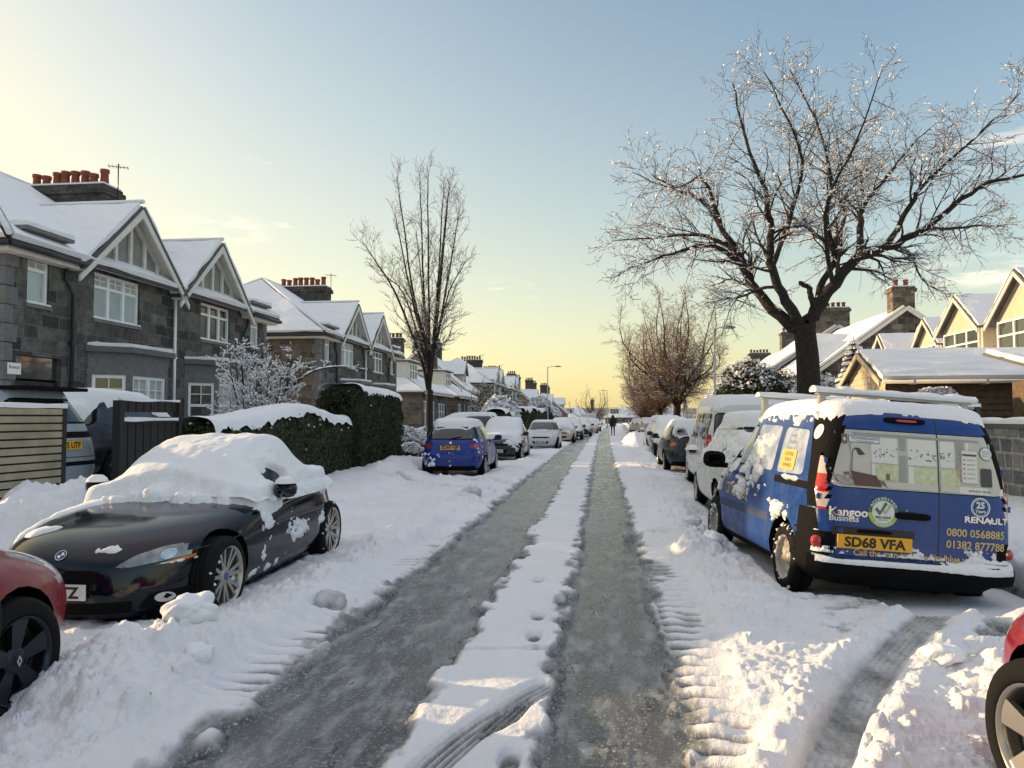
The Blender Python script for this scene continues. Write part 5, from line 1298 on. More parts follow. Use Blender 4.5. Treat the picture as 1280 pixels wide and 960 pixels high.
def car_loft(rows, arches=(), N=176, per=4):
    """rows, bottom to top: (z, half width, y front, y rear, squareness front, squareness rear). Front is +y."""
    rows = np.array(rows, float); t = np.arange(len(rows)); tt = np.linspace(0, len(rows) - 1, (len(rows) - 1) * per + 1)
    z, w, yf, yr, nf, nr = (pchip(t, rows[:, i], tt) for i in range(6))
    q = N // 4; th = np.linspace(0, PI / 2, 160); V = []
    for i in range(len(tt)):
        b = (yf[i] - yr[i]) / 2; c = (yf[i] + yr[i]) / 2
        def quarter(n):
            x = w[i] * np.abs(np.sin(th)) ** (2 / n); y = b * np.abs(np.cos(th)) ** (2 / n)
            s = np.concatenate([[0], np.cumsum(np.hypot(np.diff(x), np.diff(y)))]); ss = np.linspace(0, s[-1], q + 1)
            return np.interp(ss, s, x), np.interp(ss, s, y)
        xf, yy = quarter(nf[i]); xr, yq = quarter(nr[i])
        X = np.concatenate([xf[:-1], xr[::-1][:-1], -xr[:-1], -xf[::-1][:-1]]); Y = np.concatenate([yy[:-1], -yq[::-1][:-1], -yq[:-1], yy[::-1][:-1]]) + c
        for (yw, rr, bulge) in arches:     # arches swell out a little
            g = np.exp(-((Y - yw) / (rr * 1.15)) ** 2) * np.exp(-((z[i] - .58) / .22) ** 2) * (np.abs(X) > w[i] * .7); X = X * (1 + bulge * g)
        V.append(np.stack([X, Y, np.full(N, z[i])], -1))
    V = np.concatenate(V); m = len(tt)
    F = [(i * N + j, (i + 1) * N + j, (i + 1) * N + (j + 1) % N, i * N + (j + 1) % N) for i in range(m - 1) for j in range(N)]
    F.append(tuple((m - 1) * N + j for j in range(N))[::-1])
    bm = bmesh.new(); vs = [bm.verts.new(v) for v in V]
    for f in F:
        try: bm.faces.new([vs[k] for k in f])
        except ValueError: pass
    bm.normal_update(); bmesh.ops.recalc_face_normals(bm, faces=bm.faces)
    return bm

def rpoly(pts, r=.05, seg=3):
    """polygon with rounded corners"""
    out = []; n = len(pts)
    for i in range(n):
        p = Vector(pts[i]).to_2d(); a = Vector(pts[i - 1]).to_2d(); b = Vector(pts[(i + 1) % n]).to_2d()
        da, db = (a - p), (b - p); rr = min(r, da.length * .45, db.length * .45); da.normalize(); db.normalize(); A = p + da * rr; B = p + db * rr
        for k in range(seg + 1):
            t = k / seg; out.append(A * (1 - t) ** 2 + p * 2 * t * (1 - t) + B * t * t)
    return out
def grow_poly(poly, d):
    c = sum((Vector(p).to_2d() for p in poly), Vector((0, 0))) / len(poly); n = len(poly); out = []
    P = [Vector(p).to_2d() for p in poly]; area = sum(P[i].x * P[(i + 1) % n].y - P[(i + 1) % n].x * P[i].y for i in range(n)); s = 1 if area > 0 else -1
    for i in range(n):
        e1 = P[i] - P[i - 1]; e2 = P[(i + 1) % n] - P[i]
        nn = (Vector((e1.y, -e1.x)) * s).normalized() if e1.length > 1e-7 else Vector((0, 0)); n2 = (Vector((e2.y, -e2.x)) * s).normalized() if e2.length > 1e-7 else nn
        m = nn + n2; m = m.normalized() if m.length > 1e-6 else nn
        out.append(P[i] + m * d)
    return out
def in_poly(p, poly):
    x, y = p; c = False; n = len(poly); j = n - 1
    for i in range(n):
        xi, yi = poly[i]; xj, yj = poly[j]
        if (yi > y) != (yj > y) and x < (xj - xi) * (y - yi) / (yj - yi) + xi: c = not c
        j = i
    return c
def carve(bm, lay, poly, axis, side, rid, only=None, lim=None, nmin=.12):
    """mark the part of the skin inside poly (seen along x, y or z) with id rid, cutting it cleanly"""
    poly = [Vector(p).to_2d() for p in poly]
    ai = 'xyz'.index(axis); ui, vi = [(1, 2), (0, 2), (0, 1)][ai]
    x0 = min(p.x for p in poly) - .03; x1 = max(p.x for p in poly) + .03; y0 = min(p.y for p in poly) - .03; y1 = max(p.y for p in poly) + .03
    cand = set()
    for f in bm.faces:
        if only is not None and f[lay] not in only: continue
        c = f.calc_center_median()
        if lim:
            if not (lim[0] <= c[ai] <= lim[1]): continue
        elif c[ai] * side < 0: continue
        if f.normal[ai] * side < nmin: continue
        if abs(c[ui] - (x0 + x1) / 2) > (x1 - x0) / 2 + .3 or abs(c[vi] - (y0 + y1) / 2) > (y1 - y0) / 2 + .3: continue
        us = [v.co[ui] for v in f.verts]; vs_ = [v.co[vi] for v in f.verts]
        if max(us) < x0 or min(us) > x1 or max(vs_) < y0 or min(vs_) > y1: continue
        cand.add(f)
    n = len(poly)
    for i in range(n):
        a, b = poly[i], poly[(i + 1) % n]; e = b - a
        if e.length < 1e-5: continue
        ex0, ex1 = min(a.x, b.x) - .06, max(a.x, b.x) + .06; ey0, ey1 = min(a.y, b.y) - .06, max(a.y, b.y) + .06
        fs = []
        for f in cand:
            us = [v.co[ui] for v in f.verts]; vs_ = [v.co[vi] for v in f.verts]
            if max(us) < ex0 or min(us) > ex1 or max(vs_) < ey0 or min(vs_) > ey1: continue
            d = [(u - a.x) * e.y - (v - a.y) * e.x for u, v in zip(us, vs_)]
            if min(d) > 0 or max(d) < 0: continue
            fs.append(f)
        if not fs: continue
        co = [0, 0, 0]; no = [0, 0, 0]; co[ui], co[vi] = a.x, a.y; no[ui], no[vi] = e.y, -e.x
        g = set(fs)
        for f in fs: g.update(f.verts); g.update(f.edges)
        cand.difference_update(fs)
        r = bmesh.ops.bisect_plane(bm, geom=list(g), plane_co=co, plane_no=no, dist=1e-4)
        cand.update(q for q in r['geom'] if isinstance(q, bmesh.types.BMFace) and q.is_valid)
        cand.update(f for f in fs if f.is_valid)
    for f in cand:
        if not f.is_valid: continue
        c = f.calc_center_median()
        if in_poly((c[ui], c[vi]), poly): f[lay] = rid

def extract(bm, lay, ids, name, m, parent, push=0.0, idmap=None):
    vmap = {}; V = []; F = []; mi = []
    for f in bm.faces:
        if f[lay] not in ids: continue
        idx = []
        for v in f.verts:
            if v.index not in vmap: vmap[v.index] = len(V); V.append(v.co + v.normal * push)
            idx.append(vmap[v.index])
        F.append(idx); mi.append((idmap or {}).get(f[lay], 0))
    if not F: return None
    me = bpy.data.meshes.new(name); me.from_pydata(V, [], F)
    for q in (m if isinstance(m, (list, tuple)) else [m]): me.materials.append(q)
    me.polygons.foreach_set('material_index', mi); me.polygons.foreach_set('use_smooth', [True] * len(F)); me.update()
    o = bpy.data.objects.new(name, me); COL.objects.link(o); o.parent = parent
    return o

def wheel_mesh(parent, x, y, z, r, wd, side, style='multi', rimm='alloy', steer=0, rim_frac=.70, snow=0, nspoke=5):
    w = empty('wheel', (x, y, z), rz=steer); w.parent = parent
    s = side; hw = wd / 2
    rr = r * rim_frac
    t = MB().lathe([(rr, -hw * .85), (rr + .01, -hw), (r - .035, -hw), (r - .008, -hw * .8), (r, -hw * .5), (r, -hw * .22), (r - .012, -hw * .2), (r - .012, -hw * .1), (r, -hw * .08), (r, hw * .08), (r - .012, hw * .1), (r - .012, hw * .2), (r, hw * .22), (r, hw * .5), (r - .008, hw * .8), (r - .035, hw), (rr + .01, hw), (rr, hw * .85)], 40, 'X', closed=True)
    t.build('tyre', M['rubber'], w)
    R_ = MB(); o = s * hw
    R_.lathe([(rr, o * .98), (rr - .012, o * .93), (rr - .02, o * .6), (rr - .025, -o * .6)], 36, 'X')
    if style == 'steel':
        R_.lathe([(rr - .02, o * .6), (rr * .84, o * .42), (rr * .72, o * .5), (rr * .60, o * .55), (rr * .5, o * .35), (rr * .32, o * .30), (rr * .28, o * .62), (0.001, o * .66)], 30, 'X')
    else:
        R_.lathe([(.075, o * .35), (.075, o * .66), (.05, o * .72), (.001, o * .72)], 20, 'X')
        for k in range(nspoke):
            prs = (-.17, .17) if style == 'twin' else (0,)
            for dlt in prs:
                a = 2 * PI * k / nspoke + .3; a2 = a + dlt
                wd1 = .017 if style == 'twin' else .030; wd2 = .014 if style == 'twin' else (.060 if style == 'blade' else .034)
                p0 = Vector((0, math.cos(a + dlt * .55), math.sin(a + dlt * .55))); p1 = Vector((0, math.cos(a2), math.sin(a2)))
                q0 = Vector((0, -p0.z, p0.y)); q1 = Vector((0, -p1.z, p1.y)); a0 = p0 * .05; b0 = p1 * (rr - .012)
                X0 = Vector((o * .66, 0, 0)); X1 = Vector((o * .86, 0, 0)); dX = Vector((-s * .03, 0, 0))
                vs = [a0 - q0 * wd1 + X0, a0 + q0 * wd1 + X0, b0 + q1 * wd2 + X1, b0 - q1 * wd2 + X1]; vs += [v + dX for v in vs]
                R_.add(vs, ((0, 1, 2, 3), (7, 6, 5, 4), (0, 4, 5, 1), (1, 5, 6, 2), (2, 6, 7, 3), (3, 7, 4, 0)))
    R_.build('rim', M[rimm], w)
    D = MB(); D.lathe([(rr - .03, o * .15), (.001, o * .15)], 24, 'X'); D.lathe([(rr * .62, o * .35), (rr * .62, o * .2), (.001, o * .3)], 24, 'X'); D.build('brake_disc', M['dark_metal'], w)
    if snow:
        rng = random.Random(int(y * 100) + int(x * 10)); vs = []; fs = []
        for k in range(snow):
            a = rng.uniform(0, 2 * PI); q = rng.choice((rr * .97, r * .97, r * .9, rr * 1.08)) + rng.uniform(-.02, .01); c = Vector((o * rng.uniform(.7, 1.02), math.cos(a) * q, math.sin(a) * q)); z_ = rng.uniform(.008, .028); n = len(vs)
            for d in ((1, 0, 0), (0, 1, 0), (-1, 0, 0), (0, -1, 0), (0, 0, 1), (0, 0, -1)):
                vs.append(c + Vector(d) * z_ * rng.uniform(.6, 1.4))
            fs += [(n + a_, n + b_, n + c_) for a_, b_, c_ in ((0, 1, 4), (1, 2, 4), (2, 3, 4), (3, 0, 4), (1, 0, 5), (2, 1, 5), (3, 2, 5), (0, 3, 5))]
        b = MB(); b.add(vs, fs, smooth=True); b.build('wheel_snow', M['snow'], w)
    return w

def bvh_of(bm): return BVHTree.FromBMesh(bm)
def blur(a, k, it=2):
    for _ in range(it):
        for ax in (0, 1):
            p = np.pad(a, [(k, k) if i == ax else (0, 0) for i in range(2)], mode='edge'); c = np.cumsum(p, axis=ax); c = np.concatenate([np.zeros_like(c[:1] if ax == 0 else c[:, :1]), c], axis=ax)
            n = a.shape[ax]; w = 2 * k + 1
            a = ((c[w:w + n] - c[:n]) if ax == 0 else (c[:, w:w + n] - c[:, :n])) / w
    return a
def snow_top(bvh, parent, x0, x1, y0, y1, thick, res=.03, mask=None, smooth=3, seed=1, zmin=0, steep=1.2, name='snow_cover', lump=.35, zfill=None):
    """snow lying on whatever faces up: follows the vehicle, rounded off at ragged edges"""
    xs = np.arange(x0, x1 + res, res); ys = np.arange(y0, y1 + res, res); Z = np.full((len(xs), len(ys)), -1.0); NZ = np.zeros_like(Z)
    for i, x in enumerate(xs):
        for j, y in enumerate(ys):
            h = bvh.ray_cast(Vector((x, y, 4)), Vector((0, 0, -1)))
            if h[0] is not None: Z[i, j] = h[0].z; NZ[i, j] = abs(h[1].z)
    X, Y = np.meshgrid(xs, ys, indexing='ij')
    hit = Z > zmin
    m = hit * sstep(1 / math.sqrt(1 + (steep * 1.5) ** 2), 1 / math.sqrt(1 + steep ** 2), NZ)
    if mask is not None: m = m * mask(X, Y, Z)
    m = blur(m.astype(float), 1, 1) * hit
    rag = fbm(X * 7, Y * 7, 4, seed) - .5
    e = np.clip((m + rag * .45 - .42) / .5, 0, 1)
    T = thick * np.sqrt(e) * (1 - lump / 2 + lump * fbm(X * 3, Y * 3, 3, seed + 1)) 
    Zf = np.where(hit, Z, Z[hit].min() if hit.any() else 0)
    Zs = blur(Zf, smooth, 2); base = np.maximum(Zf, np.where(e > .6, Zs, Zf))
    top = blur(base, 1, 1) * .5 + base * .5 + T; top = np.maximum(top, Zf + T * .5) + .012 * (fbm(X * 14, Y * 14, 2, seed + 9) - .5)
    on = e > .02
    top = np.where(on, top, Zf - .01)
    cell = on[:-1, :-1] | on[1:, :-1] | on[:-1, 1:] | on[1:, 1:]
    hc = hit[:-1, :-1] & hit[1:, :-1] & hit[:-1, 1:] & hit[1:, 1:]
    # let the snow overhang a touch past the panel edge
    top = np.where(hit, top, blur(np.where(hit, top, 0), 1, 1) / np.maximum(blur(hit.astype(float), 1, 1), 1e-3) - .05)
    near = blur(hit.astype(float), 1, 1) > .01
    hc = near[:-1, :-1] & near[1:, :-1] & near[:-1, 1:] & near[1:, 1:]
    cell &= hc
    n2 = len(ys); I, J = np.nonzero(cell); F = np.stack([I * n2 + J, (I + 1) * n2 + J, (I + 1) * n2 + J + 1, I * n2 + J + 1], -1)
    V = np.stack([X, Y, top], -1).reshape(-1, 3); used = np.unique(F); rem = np.full(len(V), -1); rem[used] = np.arange(len(used))
    if not len(F): return None
    return tag(np_mesh(name, V[used], rem[F], M['snow'], parent), kind='stuff')

def snow_stuck(bvh, parent, axis, side, u0, u1, v0, v1, maskfn, thick=.03, res=.012, seed=1, name='stuck_snow', scale=9, thr=.5, far=3.0):
    """snow plastered on an upright panel. axis x: (u, v) = (y, z); axis y: (u, v) = (x, z)"""
    us = np.arange(u0, u1, res); vs = np.arange(v0, v1, res); U, Vv = np.meshgrid(us, vs, indexing='ij')
    d = maskfn(U, Vv) + (fbm(U * scale, Vv * scale, 5, seed, .6) - .5) * 1.3
    k = np.clip((d - thr) / .35, 0, 1); on = k > 0
    big = on[:-1, :-1] | on[1:, :-1] | on[:-1, 1:] | on[1:, 1:]
    HN = vnoise(U * 22, Vv * 22, 5)
    P = np.zeros((len(us), len(vs), 3)); ok = np.zeros(on.shape, bool)
    need = np.zeros(on.shape, bool); need[:-1, :-1] |= big; need[1:, :-1] |= big; need[:-1, 1:] |= big; need[1:, 1:] |= big
    for i, j in zip(*np.nonzero(need)):
        o = Vector((side * far, us[i], vs[j])) if axis == 'x' else Vector((us[i], side * far, vs[j]))
        h = bvh.ray_cast(o, Vector((-side, 0, 0)) if axis == 'x' else Vector((0, -side, 0)))
        if h[0] is None or (h[0] - o).length > far - .3 and axis == 'x': continue
        t = thick * math.sqrt(k[i, j]) * (.5 + .9 * HN[i, j]) if k[i, j] > 0 else -.006
        n = h[1] if h[1].dot(o - h[0]) > 0 else -h[1]
        P[i, j] = h[0] + n * t; ok[i, j] = True
    c = big & ok[:-1, :-1] & ok[1:, :-1] & ok[:-1, 1:] & ok[1:, 1:]
    n2 = len(vs); I, J = np.nonzero(c)
    if not len(I): return None
    F = np.stack([I * n2 + J, (I + 1) * n2 + J, (I + 1) * n2 + J + 1, I * n2 + J + 1], -1); V = P.reshape(-1, 3); used = np.unique(F); rem = np.full(len(V), -1); rem[used] = np.arange(len(used))
    return tag(np_mesh(name, V[used], rem[F], M['snow'], parent), kind='stuff')
def _h2(a, b): return float(vnoise(np.array([a * 22.]), np.array([b * 22.]), 5)[0])

def project(bvh, pts, axis, side, off=.003, far=3.0):
    """drop (u, v) points onto the skin along an axis"""
    out = []
    for u, v in pts:
        o = Vector((side * far, u, v)) if axis == 'x' else Vector((u, side * far, v))
        h = bvh.ray_cast(o, Vector((-side, 0, 0)) if axis == 'x' else Vector((0, -side, 0)))
        p = h[0] if h[0] is not None else (o * 0 + Vector((side * .85, u, v)) if axis == 'x' else Vector((u, side * 2.1, v)))
        out.append(p + (Vector((side * off, 0, 0)) if axis == 'x' else Vector((0, side * off, 0))))
    return out
def decal(bvh, polys, m, name, parent, axis='y', side=-1, off=.003):
    """flat printed shapes laid on the skin; polys = [ [(u,v)...], ... ]"""
    b = MB()
    for p in polys: b.add(project(bvh, p, axis, side, off), [tuple(range(len(p)))])
    return b.build(name, m if not isinstance(m, str) else M[m], parent)
def decal_text(bvh, body, u, v, size, m, name, parent, axis='y', side=-1, off=.004, bold=0, squeeze=1, align='CENTER', rot=0, flip=False):
    vs, fs = text_mesh(body, size, align, bold, squeeze)
    c, s = math.cos(rot), math.sin(rot); f = -1 if flip else 1
    pts = [(u + f * (x * c - y * s), v + x * s + y * c) for x, y in vs]
    b = MB(); b.add(project(bvh, pts, axis, side, off), fs); return b.build(name, M[m] if isinstance(m, str) else m, parent)
def disc(u, v, r, n=28, r0=None):
    if r0 is None: return [[(u + r * math.cos(2 * PI * k / n), v + r * math.sin(2 * PI * k / n)) for k in range(n)]]
    return [[(u + a * math.cos(2 * PI * q / n), v + a * math.sin(2 * PI * q / n)) for a, q in ((r0, k), (r, k), (r, k + 1), (r0, k + 1))] for k in range(n)]
def plate(parent, bvh, u, v, w, h, txt, m='plate_yellow', axis='y', side=-1, off=.012, flip=False, tilt=None):
    p = project(bvh, [(u, v)], axis, side, off)[0]
    o = empty('number_plate', p); o.parent = parent
    b = MB()
    if axis == 'y': b.box((-w / 2, -.006, -h / 2), (w / 2, .006, h / 2))
    else: b.box((-.006, -w / 2, -h / 2), (.006, w / 2, h / 2))
    pl = b.build('plate_face', M[m], o)
    vs, fs = text_mesh(txt, h * .98, 'CENTER', .004, .86)
    xs = [q[0] for q in vs]; sc = w * .88 / (max(xs) - min(xs)); sc = min(sc, 1.25); cy = (max(q[1] for q in vs) + min(q[1] for q in vs)) / 2
    t = MB(); e = .0085 * side
    if axis == 'y': t.add([(-side * x * sc, e, y - cy) for x, y in vs], fs)
    else: t.add([(e, side * x * sc, y - cy) for x, y in vs], fs)
    t.build('plate_lettering', M['ink'], o)
    return o

class Car:
    """assembles body, glass, lamps, wheels from a loft and its outlines"""
    def __init__(s, name, rows, wheels, paintm, track, wr=.31, archr=.36, N=176, bulge=.015, per=4, wz=None):
        s.root = empty(name); s.paint = paintm; s.bm = car_loft(rows, [(y, archr, bulge) for y in wheels], N, per)
        s.lay = s.bm.faces.layers.int.new('rid'); s.ids = {}; s.wheels = wheels; s.wr = wr; s.archr = archr; s.track = track; s.wz = wz or wr; s.bvh = None; s.extra = []
        for y in wheels:
            poly = [(y + archr * math.cos(a), s.wz + archr * math.sin(a)) for a in np.linspace(PI, 0, 13)] + [(y + archr, -.1), (y - archr, -.1)]
            for sd in (-1, 1): s.cut(poly, 'x', sd, 'arch', nmin=.3)
    def rid(s, name):
        if name not in s.ids: s.ids[name] = len(s.ids) + 1
        return s.ids[name]
    def cut(s, poly, axis, side, name, **k): carve(s.bm, s.lay, poly, axis, side, s.rid(name), **k)
    def both(s, poly, axis, name, **k):     # symmetric region
        if axis == 'x':
            for sd in (-1, 1): s.cut(poly, 'x', sd, name, **k)
    def window(s, poly, axis, side, name='window', seal=.022, r=.05, **k):
        p = rpoly(poly, r); s.cut(grow_poly(p, seal), axis, side, 'seal', **k); s.cut(p, axis, side, name, **k)
    def line(s, pts, axis, side, w=.006, **k):
        for a, b in zip(pts[:-1], pts[1:]):
            a = Vector(a).to_2d(); b = Vector(b).to_2d(); e = (b - a).normalized(); n = Vector((-e.y, e.x)) * w / 2
            s.cut([a - n - e * w * .3, b - n + e * w * .3, b + n + e * w * .3, a + n - e * w * .3], axis, side, 'gap', **k)
    def finish(s, mats):
        """mats: region name -> (object name, material); the rest is body"""
        bm = s.bm; bm.normal_update(); bm.verts.index_update(); R_ = s.root
        s.bvh = BVHTree.FromBMesh(bm)
        names = {v: k for k, v in s.ids.items()}
        body_ids = {0: 0}; ms = [s.paint]
        for rn, m in (('seal', 'trim'), ('gap', 'ink'), ('lower', 'trim')):
            if rn in s.ids: body_ids[s.ids[rn]] = len(ms); ms.append(M[m])
        s.body = extract(bm, s.lay, set(body_ids), 'body', ms, R_, idmap=body_ids)
        for rn, (on, m) in mats.items():
            if rn in s.ids: 
                for part in s.islands(s.ids[rn]): s.part(part, on, M[m] if isinstance(m, str) else m)
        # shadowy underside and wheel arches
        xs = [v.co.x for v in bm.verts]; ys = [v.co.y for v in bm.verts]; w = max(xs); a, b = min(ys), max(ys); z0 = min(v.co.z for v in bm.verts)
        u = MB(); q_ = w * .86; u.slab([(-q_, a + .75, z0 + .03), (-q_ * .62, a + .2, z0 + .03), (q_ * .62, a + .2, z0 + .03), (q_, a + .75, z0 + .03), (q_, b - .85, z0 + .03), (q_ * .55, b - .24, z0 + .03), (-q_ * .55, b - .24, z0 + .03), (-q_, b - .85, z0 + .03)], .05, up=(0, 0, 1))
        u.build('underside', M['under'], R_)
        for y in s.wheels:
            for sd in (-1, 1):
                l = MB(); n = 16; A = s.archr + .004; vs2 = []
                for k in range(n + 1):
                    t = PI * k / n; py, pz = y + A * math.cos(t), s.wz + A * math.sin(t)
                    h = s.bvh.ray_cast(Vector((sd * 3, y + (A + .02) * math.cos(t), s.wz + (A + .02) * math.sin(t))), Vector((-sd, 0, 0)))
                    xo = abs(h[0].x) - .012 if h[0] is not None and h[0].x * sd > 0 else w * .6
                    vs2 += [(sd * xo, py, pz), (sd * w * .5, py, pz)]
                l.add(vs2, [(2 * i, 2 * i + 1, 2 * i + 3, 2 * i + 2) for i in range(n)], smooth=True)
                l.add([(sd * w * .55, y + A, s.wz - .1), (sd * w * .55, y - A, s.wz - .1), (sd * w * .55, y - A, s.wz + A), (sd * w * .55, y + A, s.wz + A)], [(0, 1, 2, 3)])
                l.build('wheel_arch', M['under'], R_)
        return s
    def islands(s, rid):
        todo = {f for f in s.bm.faces if f[s.lay] == rid}; out = []
        while todo:
            st = [todo.pop()]; isl = set(st)
            while st:
                f = st.pop()
                for e in f.edges:
                    for g in e.link_faces:
                        if g in todo: todo.discard(g); isl.add(g); st.append(g)
            out.append(isl)
        return [i for i in out if len(i) > 1]
    def part(s, faces, name, m):
        vm = {}; V = []; F = []
        for f in faces:
            ix = []
            for v in f.verts:
                if v.index not in vm: vm[v.index] = len(V); V.append(v.co + v.normal * .0)
                ix.append(vm[v.index])
            F.append(ix)
        me = bpy.data.meshes.new(name); me.from_pydata(V, [], F); me.materials.append(m); me.polygons.foreach_set('use_smooth', [True] * len(F)); me.update()
        o = bpy.data.objects.new(name, me); COL.objects.link(o); o.parent = s.root; return o
    def put_wheels(s, style='multi', rimm='alloy', wd=.2, snow=0, steer=0, n=5, frac=.70, which=None):
        for i, y in enumerate(s.wheels):
            for sd in (-1, 1): wheel_mesh(s.root, sd * (s.track), y, s.wz, s.wr, wd, sd, style, rimm, steer if i == 0 else 0, frac, snow, n)
    def mirror(s, x, y, z, m, sc=1.0, snow=False):
        for sd in (-1, 1):
            b = MB(); V = []; 
            prof = [(-.06, .6), (-.05, .9), (0, 1.0), (.06, .85), (.10, .45)]
            n = 14
            for dy, q in prof:
                for k in range(n):
                    t = 2 * PI * k / n; cx = abs(math.cos(t)) ** .7 * (1 if math.cos(t) > 0 else -1); cz = abs(math.sin(t)) ** .7 * (1 if math.sin(t) > 0 else -1)
                    V.append((sd * (x + .10 * sc + cx * .115 * sc * q), y + dy * sc, z + cz * .085 * sc * q))
            F = [(i * n + k, i * n + (k + 1) % n, (i + 1) * n + (k + 1) % n, (i + 1) * n + k) for i in range(len(prof) - 1) for k in range(n)] + [tuple(range(n)), tuple(range((len(prof) - 1) * n, len(prof) * n))[::-1]]
            b.add(V, F, smooth=True); b.box((sd * (x - .05), y - .02, z - .08 * sc), (sd * (x + .06), y + .03, z - .03 * sc)); b.build('door_mirror', m, s.root)
            if snow:
                t = MB(); t.lathe([(0, .07 * sc), (.05, .065 * sc), (.085, .035 * sc), (.10, 0)], 12, 'Z', off=(sd * (x + .10 * sc), y + .01, z + .06 * sc)); t.build('mirror_snow', M['snow'], s.root)
# ---- silhouettes (z, half width, front, rear, squareness front, squareness rear)
def hatch_rows(L=4.0, W=.865, H=1.46, nose=.0, tail=.0):
    f = L / 2; r = -L / 2
    return [(.20, W - .10, f - .10, r + .12, 3.6, 4.2), (.30, W - .03, f - .01, r + .02, 3.6, 4.4), (.48, W, f, r, 3.7, 4.6), (.62, W + .005, f - .03, r + .01, 3.6, 4.4),
            (.72, W, f - .10, r + .04, 3.3, 4.0), (.80, W - .005, f - .26, r + .07, 3.0, 3.8), (.87, W - .015, f - .55, r + .10, 2.8, 3.6), (.93, W - .03, f - .85, r + .13, 2.8, 3.6),
            (.98, W - .05, f - 1.02, r + .16, 2.9, 3.6), (1.08, W - .10, f - 1.17, r + .22, 3.1, 3.6), (1.20, W - .155, f - 1.36, r + .31, 3.2, 3.6), (1.32, W - .215, f - 1.60, r + .42, 3.2, 3.6),
            (H - .06, W - .27, f - 1.88, r + .50, 3.1, 3.8), (H - .02, W - .34, f - 2.15, r + .58, 2.9, 3.4), (H - .003, W - .50, f - 2.40, r + .85, 2.7, 3.0), (H, W - .66, f - 2.6, r + 1.2, 2.5, 2.5)]
def estate_rows(L=4.4, W=.92, H=1.66):
    f = L / 2; r = -L / 2
    return [(.24, W - .09, f - .10, r + .10, 3.8, 4.6), (.36, W - .02, f - .01, r + .02, 3.8, 4.8), (.55, W, f, r, 3.8, 5), (.74, W, f - .03, r + .02, 3.7, 4.8),
            (.86, W, f - .10, r + .03, 3.5, 4.4), (.94, W - .005, f - .28, r + .05, 3.1, 4.2), (1.01, W - .015, f - .62, r + .08, 2.9, 4.0), (1.06, W - .03, f - .95, r + .10, 2.9, 4.0),
            (1.12, W - .05, f - 1.12, r + .13, 3.0, 4.0), (1.22, W - .09, f - 1.27, r + .19, 3.2, 4.0), (1.34, W - .14, f - 1.45, r + .27, 3.2, 4.0), (1.47, W - .20, f - 1.68, r + .36, 3.2, 4.0),
            (H - .07, W - .26, f - 1.92, r + .42, 3.1, 4), (H - .025, W - .33, f - 2.2, r + .50, 2.9, 3.6), (H - .004, W - .5, f - 2.5, r + .8, 2.7, 3.0), (H, W - .66, f - 2.7, r + 1.2, 2.5, 2.5)]
WIN_H = [(1.05, 1.00), (.15, 1.00)]

